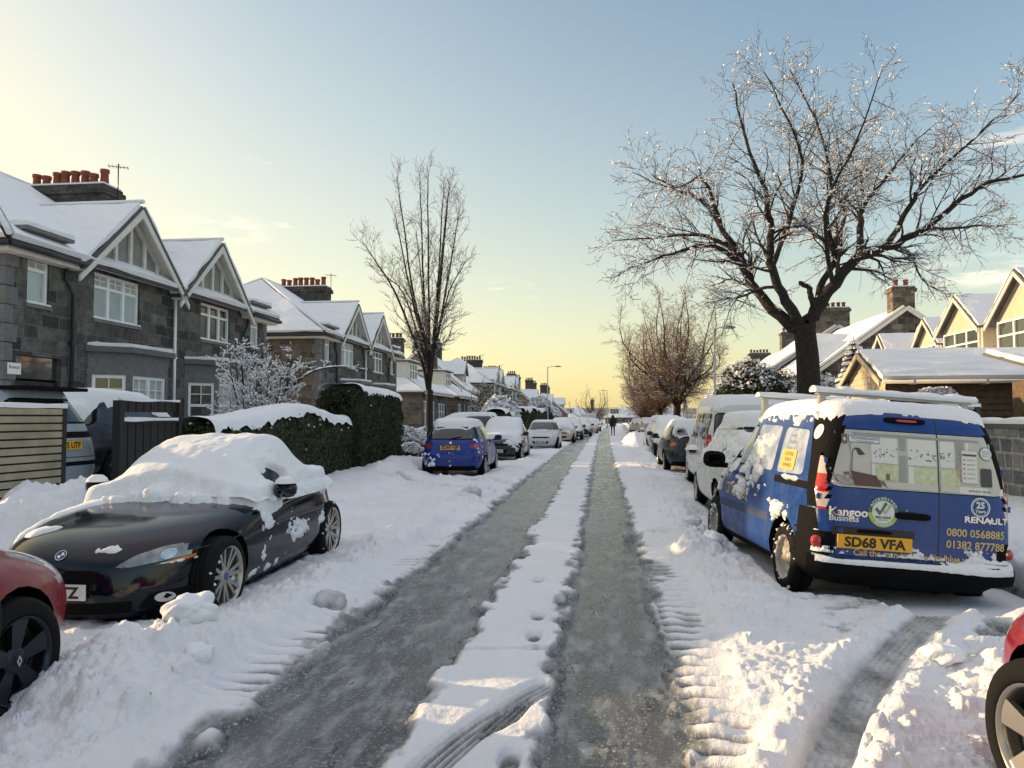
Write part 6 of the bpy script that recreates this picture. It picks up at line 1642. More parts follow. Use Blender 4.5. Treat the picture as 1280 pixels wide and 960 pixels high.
def std_hatch(name, rows, W, H, L, pm, belt=.95, wheels=(1.28, -1.22), wr=.31, style='multi', rimm='alloy', glassm='auto_glass', wsnow=0, rear_plate=None, front_plate=None, detail=True, dmirror=True, snow=None, steer=0, grille=True):
    c = Car(name, rows, wheels, pm, W - .115, wr, wr + .055, N=176 if detail else 112, per=4 if detail else 3)
    f, r = L / 2, -L / 2; zt = H - .13
    # side glass: front and rear door windows
    c.both(rpoly([(f - 1.02, belt + .04), (f - 1.42, zt - .09), (f - 1.98, zt), (f - 2.14, zt), (f - 2.14, belt + .05)], .04), 'x', 'side_window')
    c.both(rpoly([(f - 2.20, belt + .05), (f - 2.20, zt), (r + .98, zt - .01), (r + .55, zt - .10), (r + .62, belt + .14), (r + 1.0, belt + .06)], .05), 'x', 'side_window')
    c.cut([(-W + .17, belt + .07), (W - .17, belt + .07), (W - .33, zt + .02), (-W + .33, zt + .02)], 'y', 1, 'windscreen', lim=(-.2, 3), nmin=.18)
    c.window([(-W + .20, belt + .09), (W - .20, belt + .09), (W - .33, zt + .0), (-W + .33, zt + .0)], 'y', -1, 'rear_window', seal=.03, r=.08, lim=(-3, -.4), nmin=.2)
    # lamps
    hl = [(.43, .60), (W - .03, .64), (W + .1, .79), (W - .12, .80), (.60, .72), (.44, .66)]
    for sd in (-1, 1):
        c.cut([(sd * x, z) for x, z in (rpoly(hl, .03) if detail else hl)], 'y', 1, 'headlight', lim=(f - .40, 3), nmin=.05)
        c.cut(rpoly([(f - .66, .835), (f - .34, .70), (f - .05, .655), (f + .05, .70), (f + .0, .80), (f - .30, .845)], .04), 'x', sd, 'headlight', nmin=.12)
        tl = [(W * .60, .80), (W + .05, .74), (W + .05, .93), (W * .80, .945), (W * .60, .88)]
        c.cut([(sd * x, z) for x, z in (rpoly(tl, .03) if detail else tl)], 'y', -1, 'tail_light', lim=(-3, r + .34), nmin=.0)
    if grille:
        c.cut(rpoly([(-.34, .33), (.34, .33), (.42, .45), (-.42, .45)], .04), 'y', 1, 'grille', lim=(1, 3)); c.cut(rpoly([(-.40, .60), (.40, .60), (.42, .67), (-.42, .67)], .03), 'y', 1, 'grille', lim=(1, 3))
    c.cut([(-W * .75, .19), (W * .75, .19), (W * .75, .33), (-W * .75, .33)], 'y', -1, 'lower', lim=(-3, -1))
    c.both([(-1.6, .1), (1.6, .1), (1.6, .255), (-1.6, .255)], 'x', 'lower')
    if detail:
        for sd in (-1, 1):
            c.line([(f - 2.17, .28), (f - 2.17, belt + .02)], 'x', sd); c.line([(f - 1.0, .28), (f - .98, belt + .02)], 'x', sd)
            c.line([(-1.22 + wr + .07 + .02, .55), (r + 1.05, .75), (r + 1.02, belt + .02)], 'x', sd)
        c.line([(-W * .64, .44), (W * .64, .44)], 'y', -1, lim=(-3, -1))
    c.finish({'side_window': ('side_window', glassm), 'windscreen': ('windscreen', glassm), 'rear_window': ('rear_window', glassm), 'headlight': ('headlight', 'lens'), 'tail_light': ('tail_light', 'red_lens'), 'grille': ('grille', 'trim')})
    c.put_wheels(style, rimm, snow=wsnow, steer=steer)
    if dmirror: c.mirror(W - .02, f - 1.15, belt + .06, c.paint)
    if rear_plate: plate(c.root, c.bvh, 0, .80, .52, .111, rear_plate, 'plate_yellow', 'y', -1)
    if front_plate: plate(c.root, c.bvh, 0, .41, .52, .111, front_plate, 'plate_white', 'y', 1, .02)
    return c
def place(c, x, y, rz, z=0, roll=0, pitch=0):
    o = c.root if isinstance(c, Car) else c
    o.location = (x, y, z); o.rotation_euler = (pitch, roll, rz)

P_BLUE = paint('bright_blue_paint', (.004, .026, .21)); P_VAN = paint('van_blue_paint', (.003, .042, .21), rough=.22)
P_BLACK = mat('black_blue_paint', (.0015, .003, .009), .10, spec=.45); P_RED = paint('red_paint', (.20, .008, .016))
P_WHITE = paint('white_car_paint', (.58, .58, .56)); P_GREY = paint('grey_car_paint', (.16, .18, .20)); P_SILVER = paint('silver_blue_paint', (.24, .29, .34))
P_DARK = paint('dark_car_paint', (.012, .014, .022)); P_CREAM = paint('cream_car_paint', (.46, .41, .32))

# ============================ blue hatchback (seen from behind)
W, H, L = .865, 1.47, 4.04
c = std_hatch('blue_hatchback', hatch_rows(L, W, H), W, H, L, P_BLUE, rear_plate='SD69 HJF', style='multi', wsnow=14)
c.root.name = 'parked_car'
place(c, -4.0, 21.9, R(1.0), .0)
snow_top(c.bvh, c.root, -.70, .70, -1.62, .85, .11, res=.035, mask=lambda X, Y, Z: (Z > 1.30) * 1.0, seed=5)
b = MB(); b.box((-.42, -1.60, 1.31), (.42, -1.44, 1.35)); b.build('spoiler', P_BLUE, c.root)
b = MB(); p = project(c.bvh, [(0, 1.04), (.26, 1.09)], 'y', -1, .02); b.tube(p, .011, 6); b.build('rear_wiper', M['trim'], c.root)
decal(c.bvh, disc(0, .935, .028), 'chrome', 'badge', c.root)
for sd in (-1, 1): decal(c.bvh, [rpoly([(sd * .60, .845), (sd * .78, .85), (sd * .76, .90), (sd * .64, .89)], .015)], 'pink_lens', 'tail_light_bar', c.root, off=.006)
for sd in (-1, 1): decal(c.bvh, [rpoly([(sd * .66, .47), (sd * .78, .46), (sd * .78, .57), (sd * .70, .57)], .02)], 'red_lens', 'rear_reflector', c.root, off=.005)
snow_stuck(c.bvh, c.root, 'y', -1, -.84, .1, .30, .72, lambda U, V: .52 * np.exp(-((U + .56) / .30) ** 2) * np.exp(-((V - .42) / .13) ** 2) + .35 * np.exp(-((U + .75) / .12) ** 2) * np.exp(-((V - .62) / .06) ** 2), .03, .015, 7, thr=.36)
snow_stuck(c.bvh, c.root, 'x', 1, -1.9, 1.9, .3, 1.3, lambda U, V: .05 + .15 * np.sin(U * 3) ** 2, .008, .025, 17, thr=.46)
tag(c.root, 'bright blue hatchback seen from behind, parked beside the slender tree on the left', 'car', 'cars parked along the left kerb')
fiesta = c

# ============================ dark hatchback under thick snow, facing us
def covered(x, y, rz, pm, label, seed, z=0, glassm='auto_glass', mask=None, th=.13, rows=None, group='cars parked along the left kerb', W=.865, H=1.47, L=4.0, res=.05, side=True, smooth=2, **k):
    c = std_hatch('parked_car', rows or hatch_rows(L, W, H), W, H, L, pm, detail=False, glassm=glassm, **k)
    place(c, x, y, rz, z)
    snow_top(c.bvh, c.root, -W, W, -L / 2, L / 2, th, res=res, mask=mask, seed=seed, zmin=.6, steep=1.25, smooth=smooth)
    if side: snow_stuck(c.bvh, c.root, 'x', 1 if abs(rz) < 1 else -1, -L / 2 + .1, L / 2 - .1, .35, 1.35, lambda U, V: .12 + .25 * np.sin(U * 2 + seed) ** 2, .02, .03, seed, thr=.42)
    tag(c.root, label, 'car', group); return c
d1 = covered(-3.72, 29.2, PI - R(1), P_DARK, 'dark hatchback buried under thick snow, nose towards the camera, behind the blue hatchback', 11, th=.16, mask=lambda X, Y, Z: (Y < 1.62) * 1.0, front_plate='SV17 KDO')
d2 = covered(-2.95, 39.2, PI, P_WHITE, 'white hatchback facing the camera with a clear windscreen and black grille', 12, th=.02, mask=lambda X, Y, Z: (Z > 1.42) * 1.0, front_plate='SF19 WGV', side=False)
decal(d2.bvh, [[(0, .60), (.065, .70), (0, .80), (-.065, .70)]], 'chrome', 'badge', d2.root, 'y', 1, .01)
d2.root['label'] = 'white hatchback facing the camera with a clear windscreen and black grille'
# rounded small car, cream, snow over its windscreen
d3 = covered(-2.55, 50, PI, P_CREAM, 'cream rounded small car with snow over its windscreen, past the white hatchback', 13, th=.14, mask=lambda X, Y, Z: (Y < 1.0) * 1.0)
d4 = covered(-2.2, 57, PI, P_DARK, 'dark car with snow on its bonnet behind the cream rounded car', 14, th=.1, res=.07)
for i, (x, y, src, lb) in enumerate(((-1.7, 66, d1, 'far dark snow-covered car on the left, past the lamp post'), (-1.2, 76, d3, 'far pale snow-covered car on the left, beyond the dark ones'), (-.9, 88, d4, 'last car of the left row, tiny near the street end'))):
    o = dup(src.root, (x, y, -.05 * i), PI, lb)

# ============================ cars up the drives on the left
W, H, L = .95, 1.66, 4.40
c = Car('parked_car', estate_rows(L, W, H), (1.36, -1.30), P_SILVER, W - .13, .36, .42)
c.window([(-W + .25, 1.16), (W - .25, 1.16), (W - .36, 1.46), (-W + .36, 1.46)], 'y', -1, 'rear_window', seal=.03, r=.07, lim=(-3, -.4), nmin=.2)
c.both(rpoly([(1.1, 1.14), (.6, 1.5), (-1.5, 1.47), (-1.75, 1.3), (-1.7, 1.18)], .05), 'x', 'side_window')
c.cut(rpoly([(-W - .05, .93), (W + .05, .93), (W + .05, 1.02), (-W - .05, 1.02)], .01), 'y', -1, 'tail_light', lim=(-3, -1.3), nmin=.1)
c.cut(rpoly([(-.70, .30), (.70, .30), (.62, .54), (-.62, .54)], .06), 'y', -1, 'skid_panel', lim=(-3, -1))
c.cut([(-W - .1, .1), (W + .1, .1), (W + .1, .60), (-W - .1, .60)], 'y', -1, 'lower', lim=(-3, -1.6), nmin=.3, only={0})
c.line([(-W * .9, .66), (W * .9, .66)], 'y', -1, w=.012, lim=(-3, -1))
c.finish({'rear_window': ('rear_window', 'auto_glass'), 'side_window': ('side_window', 'auto_glass'), 'tail_light': ('tail_light_bar', 'trim'), 'skid_panel': ('skid_panel', P_SILVER)})
c.put_wheels('multi', 'alloy_dark', wd=.23)
plate(c.root, c.bvh, 0, .83, .52, .12, 'SV75 UTF', 'plate_yellow')
decal_text(c.bvh, 'DISCOVERY', -.55, .80, .05, 'trim', 'badge', c.root, squeeze=1.2)
b = MB(); b.box((-.60, -2.02, 1.60), (.60, -1.55, 1.65)); b.build('spoiler', M['trim'], c.root)
for q in range(2):
    pass
decal(c.bvh, [[(-.80, .955), (-.62, .955), (-.62, .995), (-.80, .995)], [(-.58, .955), (-.45, .955), (-.45, .995), (-.58, .995)], [(.62, .955), (.80, .955), (.80, .995), (.62, .995)]], 'lens_dark', 'lamp_detail', c.root, off=.006)
c.root.name = 'parked_car'
tag(c.root, 'silver-blue off-roader seen from behind between the golden gate and the board fence', 'car', 'cars standing in the left driveways')
place(c, -9.6, 10.0, PI / 2, .38)
suv = c
# snow-covered car behind the board fence
c2 = covered(-8.7, 13.6, PI / 2 + R(176), P_DARK, 'dark car almost wholly buried in snow behind the board fence', 21, z=.42, th=.16, group='cars standing in the left driveways', L=4.3, H=1.5, mask=lambda X, Y, Z: 1.0 + 0 * X, smooth=4)
place(c2, -9.05, 13.5, 0, .44)
c3 = covered(-8.6, 31.2, 0, P_GREY, 'grey estate car with a snowy roof in a drive behind the slender tree', 22, z=.1, th=.1, group='cars standing in the left driveways', H=1.5, L=4.3)
place(c3, -6.4, 34.5, PI / 2 + .5, .25)

# ============================ right-hand row
W, H, L = .90, 1.52, 4.2
w1 = covered(2.60, 13.35, 0, P_WHITE, 'small white car plastered with snow, directly in front of the blue van', 31, z=.0, th=.14, group='vehicles parked along the right kerb', W=.89, H=1.56, L=4.1, res=.035, side=False, smooth=3)
snow_stuck(w1.bvh, w1.root, 'x', -1, -1.7, 1.0, .60, 1.42, lambda U, V: .50 * sstep(.82, 1.0, V) * (1 - sstep(.9, 1.1, U)) + .1, .035, .018, 41, thr=.42)
for xx in (-1,):
    t = MB(); t.lathe([(0, .09), (.07, .08), (.11, .04), (.13, 0)], 12, 'Z', off=(-.97, .92, 1.02)); t.build('mirror_snow', M['snow'], w1.root)
# camper van
W = .95
rows = [(.24, W - .08, 2.32, -2.38, 4, 9), (.36, W - .01, 2.42, -2.44, 4, 9), (.60, W, 2.44, -2.45, 4, 10), (.85, W, 2.36, -2.44, 3.8, 10), (.98, W - .005, 2.20, -2.43, 3.5, 10), (1.08, W - .01, 1.85, -2.41, 3.3, 10),
        (1.18, W - .02, 1.60, -2.39, 3.4, 9), (1.35, W - .05, 1.40, -2.36, 3.6, 9), (1.55, W - .09, 1.18, -2.32, 3.8, 8), (1.75, W - .13, .95, -2.28, 4, 8), (1.86, W - .17, .75, -2.24, 4, 7), (1.93, W - .24, .55, -2.18, 3.8, 6), (1.965, W - .38, .3, -2.05, 3.4, 5), (1.975, W - .6, 0, -1.8, 3, 4)]
c = Car('camper_van', rows, (1.45, -1.50), P_WHITE, W - .13, .34, .40)
c.window([(-W + .16, 1.12), (W - .16, 1.12), (W - .23, 1.68), (-W + .23, 1.68)], 'y', -1, 'rear_window', seal=.02, r=.07, lim=(-3, -1.5), nmin=.2)
for a, b_ in ((-2.15, -1.05), (-.95, .15)): c.both(rpoly([(a, 1.14), (b_, 1.14), (b_, 1.70), (a, 1.68)], .06), 'x', 'side_window')
c.both(rpoly([(.25, 1.14), (1.42, 1.14), (.95, 1.66), (.25, 1.70)], .06), 'x', 'side_window')
for sd in (-1, 1): c.cut([(sd * (W - .16), .80), (sd * (W + .1), .80), (sd * (W + .1), 1.25), (sd * (W - .12), 1.25)], 'y', -1, 'tail_light', lim=(-3, -2), nmin=.02)
c.line([(-.9, 1.02), (.9, 1.02)], 'y', -1, w=.01)
c.finish({'rear_window': ('rear_window', 'auto_glass'), 'side_window': ('side_window', 'auto_glass'), 'tail_light': ('tail_light', 'red_lens')})
c.put_wheels('multi', 'alloy', wd=.21); c.mirror(W, 1.35, 1.25, P_WHITE, 1.3)
place(c, 3.05, 18.35, 0, .0)
snow_top(c.bvh, c.root, -.9, .9, -2.4, 1.4, .11, res=.05, mask=lambda X, Y, Z: (Z > 1.75) * 1.0, seed=9, zmin=1.7, smooth=3)
snow_stuck(c.bvh, c.root, 'x', -1, -2.2, 1.5, .5, 1.6, lambda U, V: .22 + 0 * U, .01, .03, 19, thr=.40)
tag(c.root, 'white camper van with dark rear window and snowy roof, ahead of the small white car', 'van', 'vehicles parked along the right kerb')
camper = c
r1 = covered(2.68, 24.6, 0, P_DARK, 'dark car with a red tail light showing just left of the white camper van', 51, th=.09, group='vehicles parked along the right kerb', mask=lambda X, Y, Z: (Z > .9) * 1.0, style='multi', rear_plate='SG15 NMA')
for i, (x, y, src, lb) in enumerate(((2.75, 30.3, d1, 'second dark snow-topped car beyond the white camper van'), (2.9, 36.5, w1, 'pale snow-covered car third beyond the white camper van'))):
    o = dup(src.root, (x, y, 0), 0 if src is w1 else PI, lb, 'vehicles parked along the right kerb')
r4 = covered(4.4, 76, 0, P_CREAM, 'far pale estate car parked alone on the right, its rear towards us', 53, th=.05, group='vehicles parked along the right kerb', rear_plate='SA08 LXR', res=.08, H=1.56, L=4.4, side=False)
dup(r4.root, (4.0, 88, -.1), 0, 'farthest pale car on the right, half hidden by the estate car')
# ============================ the black roadster, front left quarter towards us
W, L = .885, 4.09
f, r = 2.05, -2.04
rows = [(.15, W - .12, f - .16, r + .16, 3.3, 3.6), (.24, W - .04, f - .04, r + .04, 3.2, 3.6), (.36, W - .005, f, r, 3.1, 3.6), (.50, W + .0, f - .02, r + .02, 3.0, 3.5), (.60, W + .0, f - .06, r + .04, 2.95, 3.4),
        (.68, W - .005, f - .15, r + .06, 2.8, 3.3), (.75, W - .012, f - .36, r + .08, 2.6, 3.2), (.80, W - .022, f - .70, r + .11, 2.5, 3.1), (.835, W - .035, f - 1.10, r + .18, 2.5, 3.0), (.855, W - .055, f - 1.40, r + .33, 2.6, 2.9),
        (.90, W - .10, f - 1.55, r + .62, 2.9, 2.6), (1.00, W - .17, f - 1.72, r + .92, 3.1, 2.5), (1.12, W - .24, f - 1.98, r + 1.12, 3.1, 2.5), (1.21, W - .31, f - 2.25, r + 1.28, 3.0, 2.5), (1.25, W - .42, f - 2.45, r + 1.42, 2.8, 2.5), (1.262, W - .6, f - 2.6, r + 1.6, 2.5, 2.4)]
c = Car('roadster', rows, (1.17, -1.32), P_BLACK, W - .105, .325, .385, N=216, bulge=.035, per=5, wz=.325)
for sd in (-1, 1):
    hl = [(sd * x, z) for x, z in ((.40, .545), (.47, .535), (.80, .575), (.90, .635), (.88, .665), (.62, .655), (.50, .615))]
    c.cut(rpoly(hl, .03), 'y', 1, 'headlight', lim=(1.52, 3), nmin=.05)
    am = [(sd * x, z) for x, z in ((.60, .532), (.80, .545), (.95, .61), (.95, .655), (.885, .652), (.885, .63), (.79, .575))]
    c.cut(rpoly(am, .01), 'y', 1, 'indicator', lim=(1.45, 3), nmin=.02)
    kd = [(sd * x, z) for x, z in ((.03, .42), (.27, .42), (.31, .47), (.27, .53), (.05, .53))]
    c.cut(rpoly(kd, .05), 'y', 1, 'grille', lim=(.8, 3))
    c.cut(rpoly([(sd * .52, .22), (sd * .74, .22), (sd * .78, .33), (sd * .60, .34)], .03), 'y', 1, 'grille', lim=(.8, 3))
    c.line([(-.82, .25), (-.80, .50), (-.80, .84)], 'x', sd); c.line([(.56, .25), (.50, .50), (.46, .84)], 'x', sd)
    c.line([(.46, .68), (1.0, .62), (1.5, .60)], 'x', sd, w=.008)
c.cut(rpoly([(-.48, .20), (.48, .20), (.52, .30), (-.52, .30)], .03), 'y', 1, 'grille', lim=(.8, 3))
c.both(rpoly([(.02, .90), (-.18, 1.07), (-.52, 1.135), (-.86, 1.05), (-.90, .92)], .07), 'x', 'side_window', nmin=.05)
c.cut([(-.66, .90), (.66, .90), (.50, 1.17), (-.50, 1.17)], 'y', 1, 'windscreen', lim=(-.3, .9), nmin=.2)
c.cut([(-.44, .94), (.44, .94), (.36, 1.12), (-.36, 1.12)], 'y', -1, 'rear_window', lim=(-2, -.3), nmin=.2)
for sd in (-1, 1): c.cut(rpoly([(sd * .48, .62), (sd * .9, .60), (sd * .9, .73), (sd * .5, .74)], .04), 'y', -1, 'tail_light', lim=(-3, -1.2), nmin=.02)
c.finish({'headlight': ('headlight', mat('smoked_lamp_lens', (.24, .235, .22), .10, metal=.35, spec=.8, noise=.35, nscale=16)), 'indicator': ('indicator', 'amber_lens'), 'grille': ('grille', 'trim'), 'side_window': ('side_window', 'auto_glass'), 'windscreen': ('windscreen', 'auto_glass'), 'rear_window': ('rear_window', 'auto_glass'), 'tail_light': ('tail_light', 'red_lens')})
c.put_wheels('twin', 'alloy', wd=.225, snow=10, n=7, frac=.76)
for w in [q for q in c.root.children if q.name.startswith('wheel') and not q.name.startswith('wheel_')]:
    sd = 1 if w.location.x > 0 else -1
    hb = MB(); hb.lathe([(.034, sd * .079), (.034, sd * .084), (.001, sd * .085)], 18, 'X'); hb.build('hub_badge', paint('hub_badge_blue', (.03, .10, .30)) if 'hub_badge_blue' not in bpy.data.materials else bpy.data.materials['hub_badge_blue'], w)
# round badge on the nose: blue and white quarters in a dark ring
BL = bpy.data.materials['hub_badge_blue']
def roundel(cu, cv, rad, bvh, root, side):
    pc = project(bvh, [(cu, cv)], 'y', side, 0)[0]
    b = MB()
    hit = bvh.ray_cast(Vector((cu, side * 3, cv)), Vector((0, -side, 0))); n = hit[1] if hit[1].y * side > 0 else -hit[1]; n = Vector(n)
    u = Vector((1, 0, 0)) - n * n.x; u.normalize(); v = n.cross(u) * 1.0
    for rr, m, h, seg in ((rad, 'ink', .004, None),):
        k = 28; ring = [pc + n * h + (u * math.cos(2 * PI * i / k) + v * math.sin(2 * PI * i / k)) * rr for i in range(k)]
        b.add(ring, [tuple(range(k))])
    e = b.build('badge', M['ink'], root)
    for q in range(4):
        t = MB(); pts = [pc + n * .006] + [pc + n * .006 + (u * math.cos(a) + v * math.sin(a)) * rad * .62 for a in np.linspace(q * PI / 2, (q + 1) * PI / 2, 7)]
        t.add(pts, [tuple(range(len(pts)))]); t.build('badge_quarter', BL if q % 2 else M['white_paint'], e)
    t = MB(); k = 28
    for i in range(k):
        t.add([pc + n * .007 + (u * math.cos(2 * PI * j / k) + v * math.sin(2 * PI * j / k)) * q for q, j in ((rad * .9, i), (rad, i), (rad, i + 1), (rad * .9, i + 1))], [(0, 1, 2, 3)])
    t.build('badge_rim', M['chrome'], e)
roundel(0, .625, .042, c.bvh, c.root, 1)
plate(c.root, c.bvh, 0, .385, .52, .111, 'V20 FTZ', 'plate_white', 'y', 1, .02)
c.mirror(W - .03, .18, .935, P_BLACK, .95, snow=True)
for sd in (-1, 1):   # projector inside each lamp
    decal(c.bvh, disc(sd * .655, .60, .034), 'chrome', 'headlight_projector', c.root, 'y', 1, .004); decal(c.bvh, disc(sd * .655, .60, .022), 'lens', 'projector_lens', c.root, 'y', 1, .007)
    decal(c.bvh, disc(sd * .655, .285, .04), 'lens', 'fog_light', c.root, 'y', 1, .006)
    decal(c.bvh, disc(.52, .62, .03) if sd > 0 else disc(.52, .62, .03), 'chrome', 'side_badge', c.root, 'x', sd, .004)
place(c, -3.93, 7.20, PI + R(.5), -.01)
c.root.rotation_euler.x = R(-.6)
def zm(X, Y, Z):
    cab = sstep(.60, .42, Y + .06 * np.sin(X * 5 + 1)) * (1 - np.exp(-((X + .66) / .17) ** 4 - ((Y + .12) / .24) ** 4))          # everything behind the bonnet's rear third
    left = sstep(-.35, -.62, X) * sstep(1.75, 1.45, Y) * sstep(-.2, .5, Y) * .0
    rim = sstep(.80, .60, Y) * (np.abs(X) < .62) * .55
    return np.maximum(cab, rim)
snow_top(c.bvh, c.root, -.90, .90, -2.04, .95, .17, res=.022, mask=zm, smooth=5, seed=14, zmin=.5, steep=1.9, lump=.3)
# thin dust of snow trailing forward over the far side of the bonnet
snow_top(c.bvh, c.root, .25, .86, .5, 1.9, .035, res=.022, mask=lambda X, Y, Z: sstep(.46, .74, X + .08 * np.sin(Y * 4)) * sstep(1.95, 1.5, Y), smooth=1, seed=15, zmin=.5, steep=1.4)
snow_top(c.bvh, c.root, -.1, .6, 1.45, 1.86, .03, res=.016, mask=lambda X, Y, Z: .9 * np.exp(-((X - .42) / .14) ** 2 - ((Y - 1.62) / .1) ** 2), smooth=1, seed=18, zmin=.5)
sx = -1
snow_stuck(c.bvh, c.root, 'x', sx, -1.25, .75, .26, .90, lambda U, V: .75 * np.exp(-((U + .35) / .26) ** 2 - ((V - .50) / .12) ** 2) + .62 * np.exp(-((U - .42) / .10) ** 2 - ((V - .72) / .16) ** 2) + .5 * np.exp(-((U + .95) / .10) ** 2 - ((V - .45) / .14) ** 2) + .35 * np.exp(-((U - .50) / .06) ** 2 - ((V - .35) / .1) ** 2), .03, .010, 23, thr=.42, scale=14)
snow_stuck(c.bvh, c.root, 'x', sx, -1.5, .60, .80, 1.22, lambda U, V: 1.3 * (1 - np.exp(-(((U + .10) / .17) ** 2 + ((V - 1.02) / .095) ** 2) ** 2)) - .35, .07, .014, 24, thr=.25, scale=10)
snow_stuck(c.bvh, c.root, 'x', sx, .1, 1.2, .18, .34, lambda U, V: .45 * np.exp(-((V - .24) / .05) ** 2), .02, .014, 26, thr=.42)
snow_stuck(c.bvh, c.root, 'y', 1, -.85, .5, .48, .72, lambda U, V: .62 * np.exp(-((U + .32) / .07) ** 2 - ((V - .655) / .018) ** 2) + .35 * np.exp(-((U + .66) / .2) ** 2 - ((V - .535) / .012) ** 2), .015, .007, 27, thr=.42)
tag(c.root, 'black two-seat roadster, snow heaped over roof and windscreen, bare bonnet towards the camera', 'car', 'cars parked along the left kerb')
c.root.name = 'roadster'
roadster = c

# ============================ red hatchbacks at the left and right edges
W, H, L = .89, 1.48, 4.15
P_RED_T = P_RED
c = std_hatch('parked_car', hatch_rows(L, W, H), W, H, L, P_RED, style='blade', rimm='alloy_dark', wheels=(1.24, -1.30), wr=.325, front_plate='SH21 YDC', steer=0, dmirror=False)
place(c, -3.90, 2.52, 0, 0)
decal(c.bvh, [[(1.30, .40 - .0), (1.30, .40)]] if False else [[(0, .60), (.06, .70), (0, .80), (-.06, .70)]], 'chrome', 'badge', c.root, 'y', 1, .01)
for w in [q for q in c.root.children if q.name.startswith('wheel') and not q.name.startswith('wheel_')]:
    sd = 1 if w.location.x > 0 else -1
    b = MB(); pr = [(0, .03), (.018, 0), (0, -.03), (-.018, 0)]; pi_ = [(0, .016), (.009, 0), (0, -.016), (-.009, 0)]
    for k in range(4): b.add([(sd * .088, *pr[k]), (sd * .088, *pr[(k + 1) % 4]), (sd * .088, *pi_[(k + 1) % 4]), (sd * .088, *pi_[k])], [(0, 1, 2, 3)])
    b.build('hub_badge', M['chrome'], w)
tag(c.root, 'red hatchback at the left edge, nose to nose with the black roadster', 'car', 'cars parked along the left kerb')
red = c
o = dup(c.root, (2.57, 2.10, -.02), 0, 'red hatchback at the bottom right corner behind the blue van, mostly cut off', 'vehicles parked along the right kerb')
for w in o.children:
    if w.name.startswith('wheel') and not w.name.startswith('wheel_'):
        if w.location.y > 0: w.rotation_euler.z = R(10)
        for q in w.children:
            if q.name.startswith('rim'):
                q.data = q.data.copy(); q.data.materials[0] = M['alloy']

# ============================ the blue van
W = .905
f, r = 2.12, -2.14
rows = [(.22, W - .09, f - .14, r + .10, 3.6, 7), (.32, W - .02, f - .03, r + .0, 3.6, 8), (.42, W - .0, f, r - .03, 3.6, 9), (.47, W, f, r - .03, 3.6, 10), (.50, W, f, r + .02, 3.6, 12), (.66, W, f - .02, r + .02, 3.6, 13), (.82, W - .002, f - .08, r + .025, 3.4, 13),
        (.92, W - .006, f - .20, r + .03, 3.2, 13), (1.0, W - .012, f - .50, r + .035, 3.0, 13), (1.06, W - .02, f - .80, r + .04, 3.0, 13), (1.12, W - .03, f - .98, r + .05, 3.2, 12), (1.22, W - .05, f - 1.10, r + .065, 3.5, 12), (1.36, W - .075, f - 1.25, r + .085, 3.8, 11),
        (1.50, W - .105, f - 1.42, r + .11, 4, 10), (1.62, W - .135, f - 1.58, r + .14, 4, 9), (1.72, W - .17, f - 1.78, r + .18, 3.8, 8), (1.78, W - .22, f - 1.98, r + .24, 3.6, 6.5), (1.81, W - .32, f - 2.2, r + .36, 3.4, 5), (1.822, W - .55, f - 2.5, r + .7, 3, 4)]
c = Car('panel_van', rows, (1.28, -1.38), P_VAN, W - .115, .325, .40, N=216, per=4, bulge=.012)
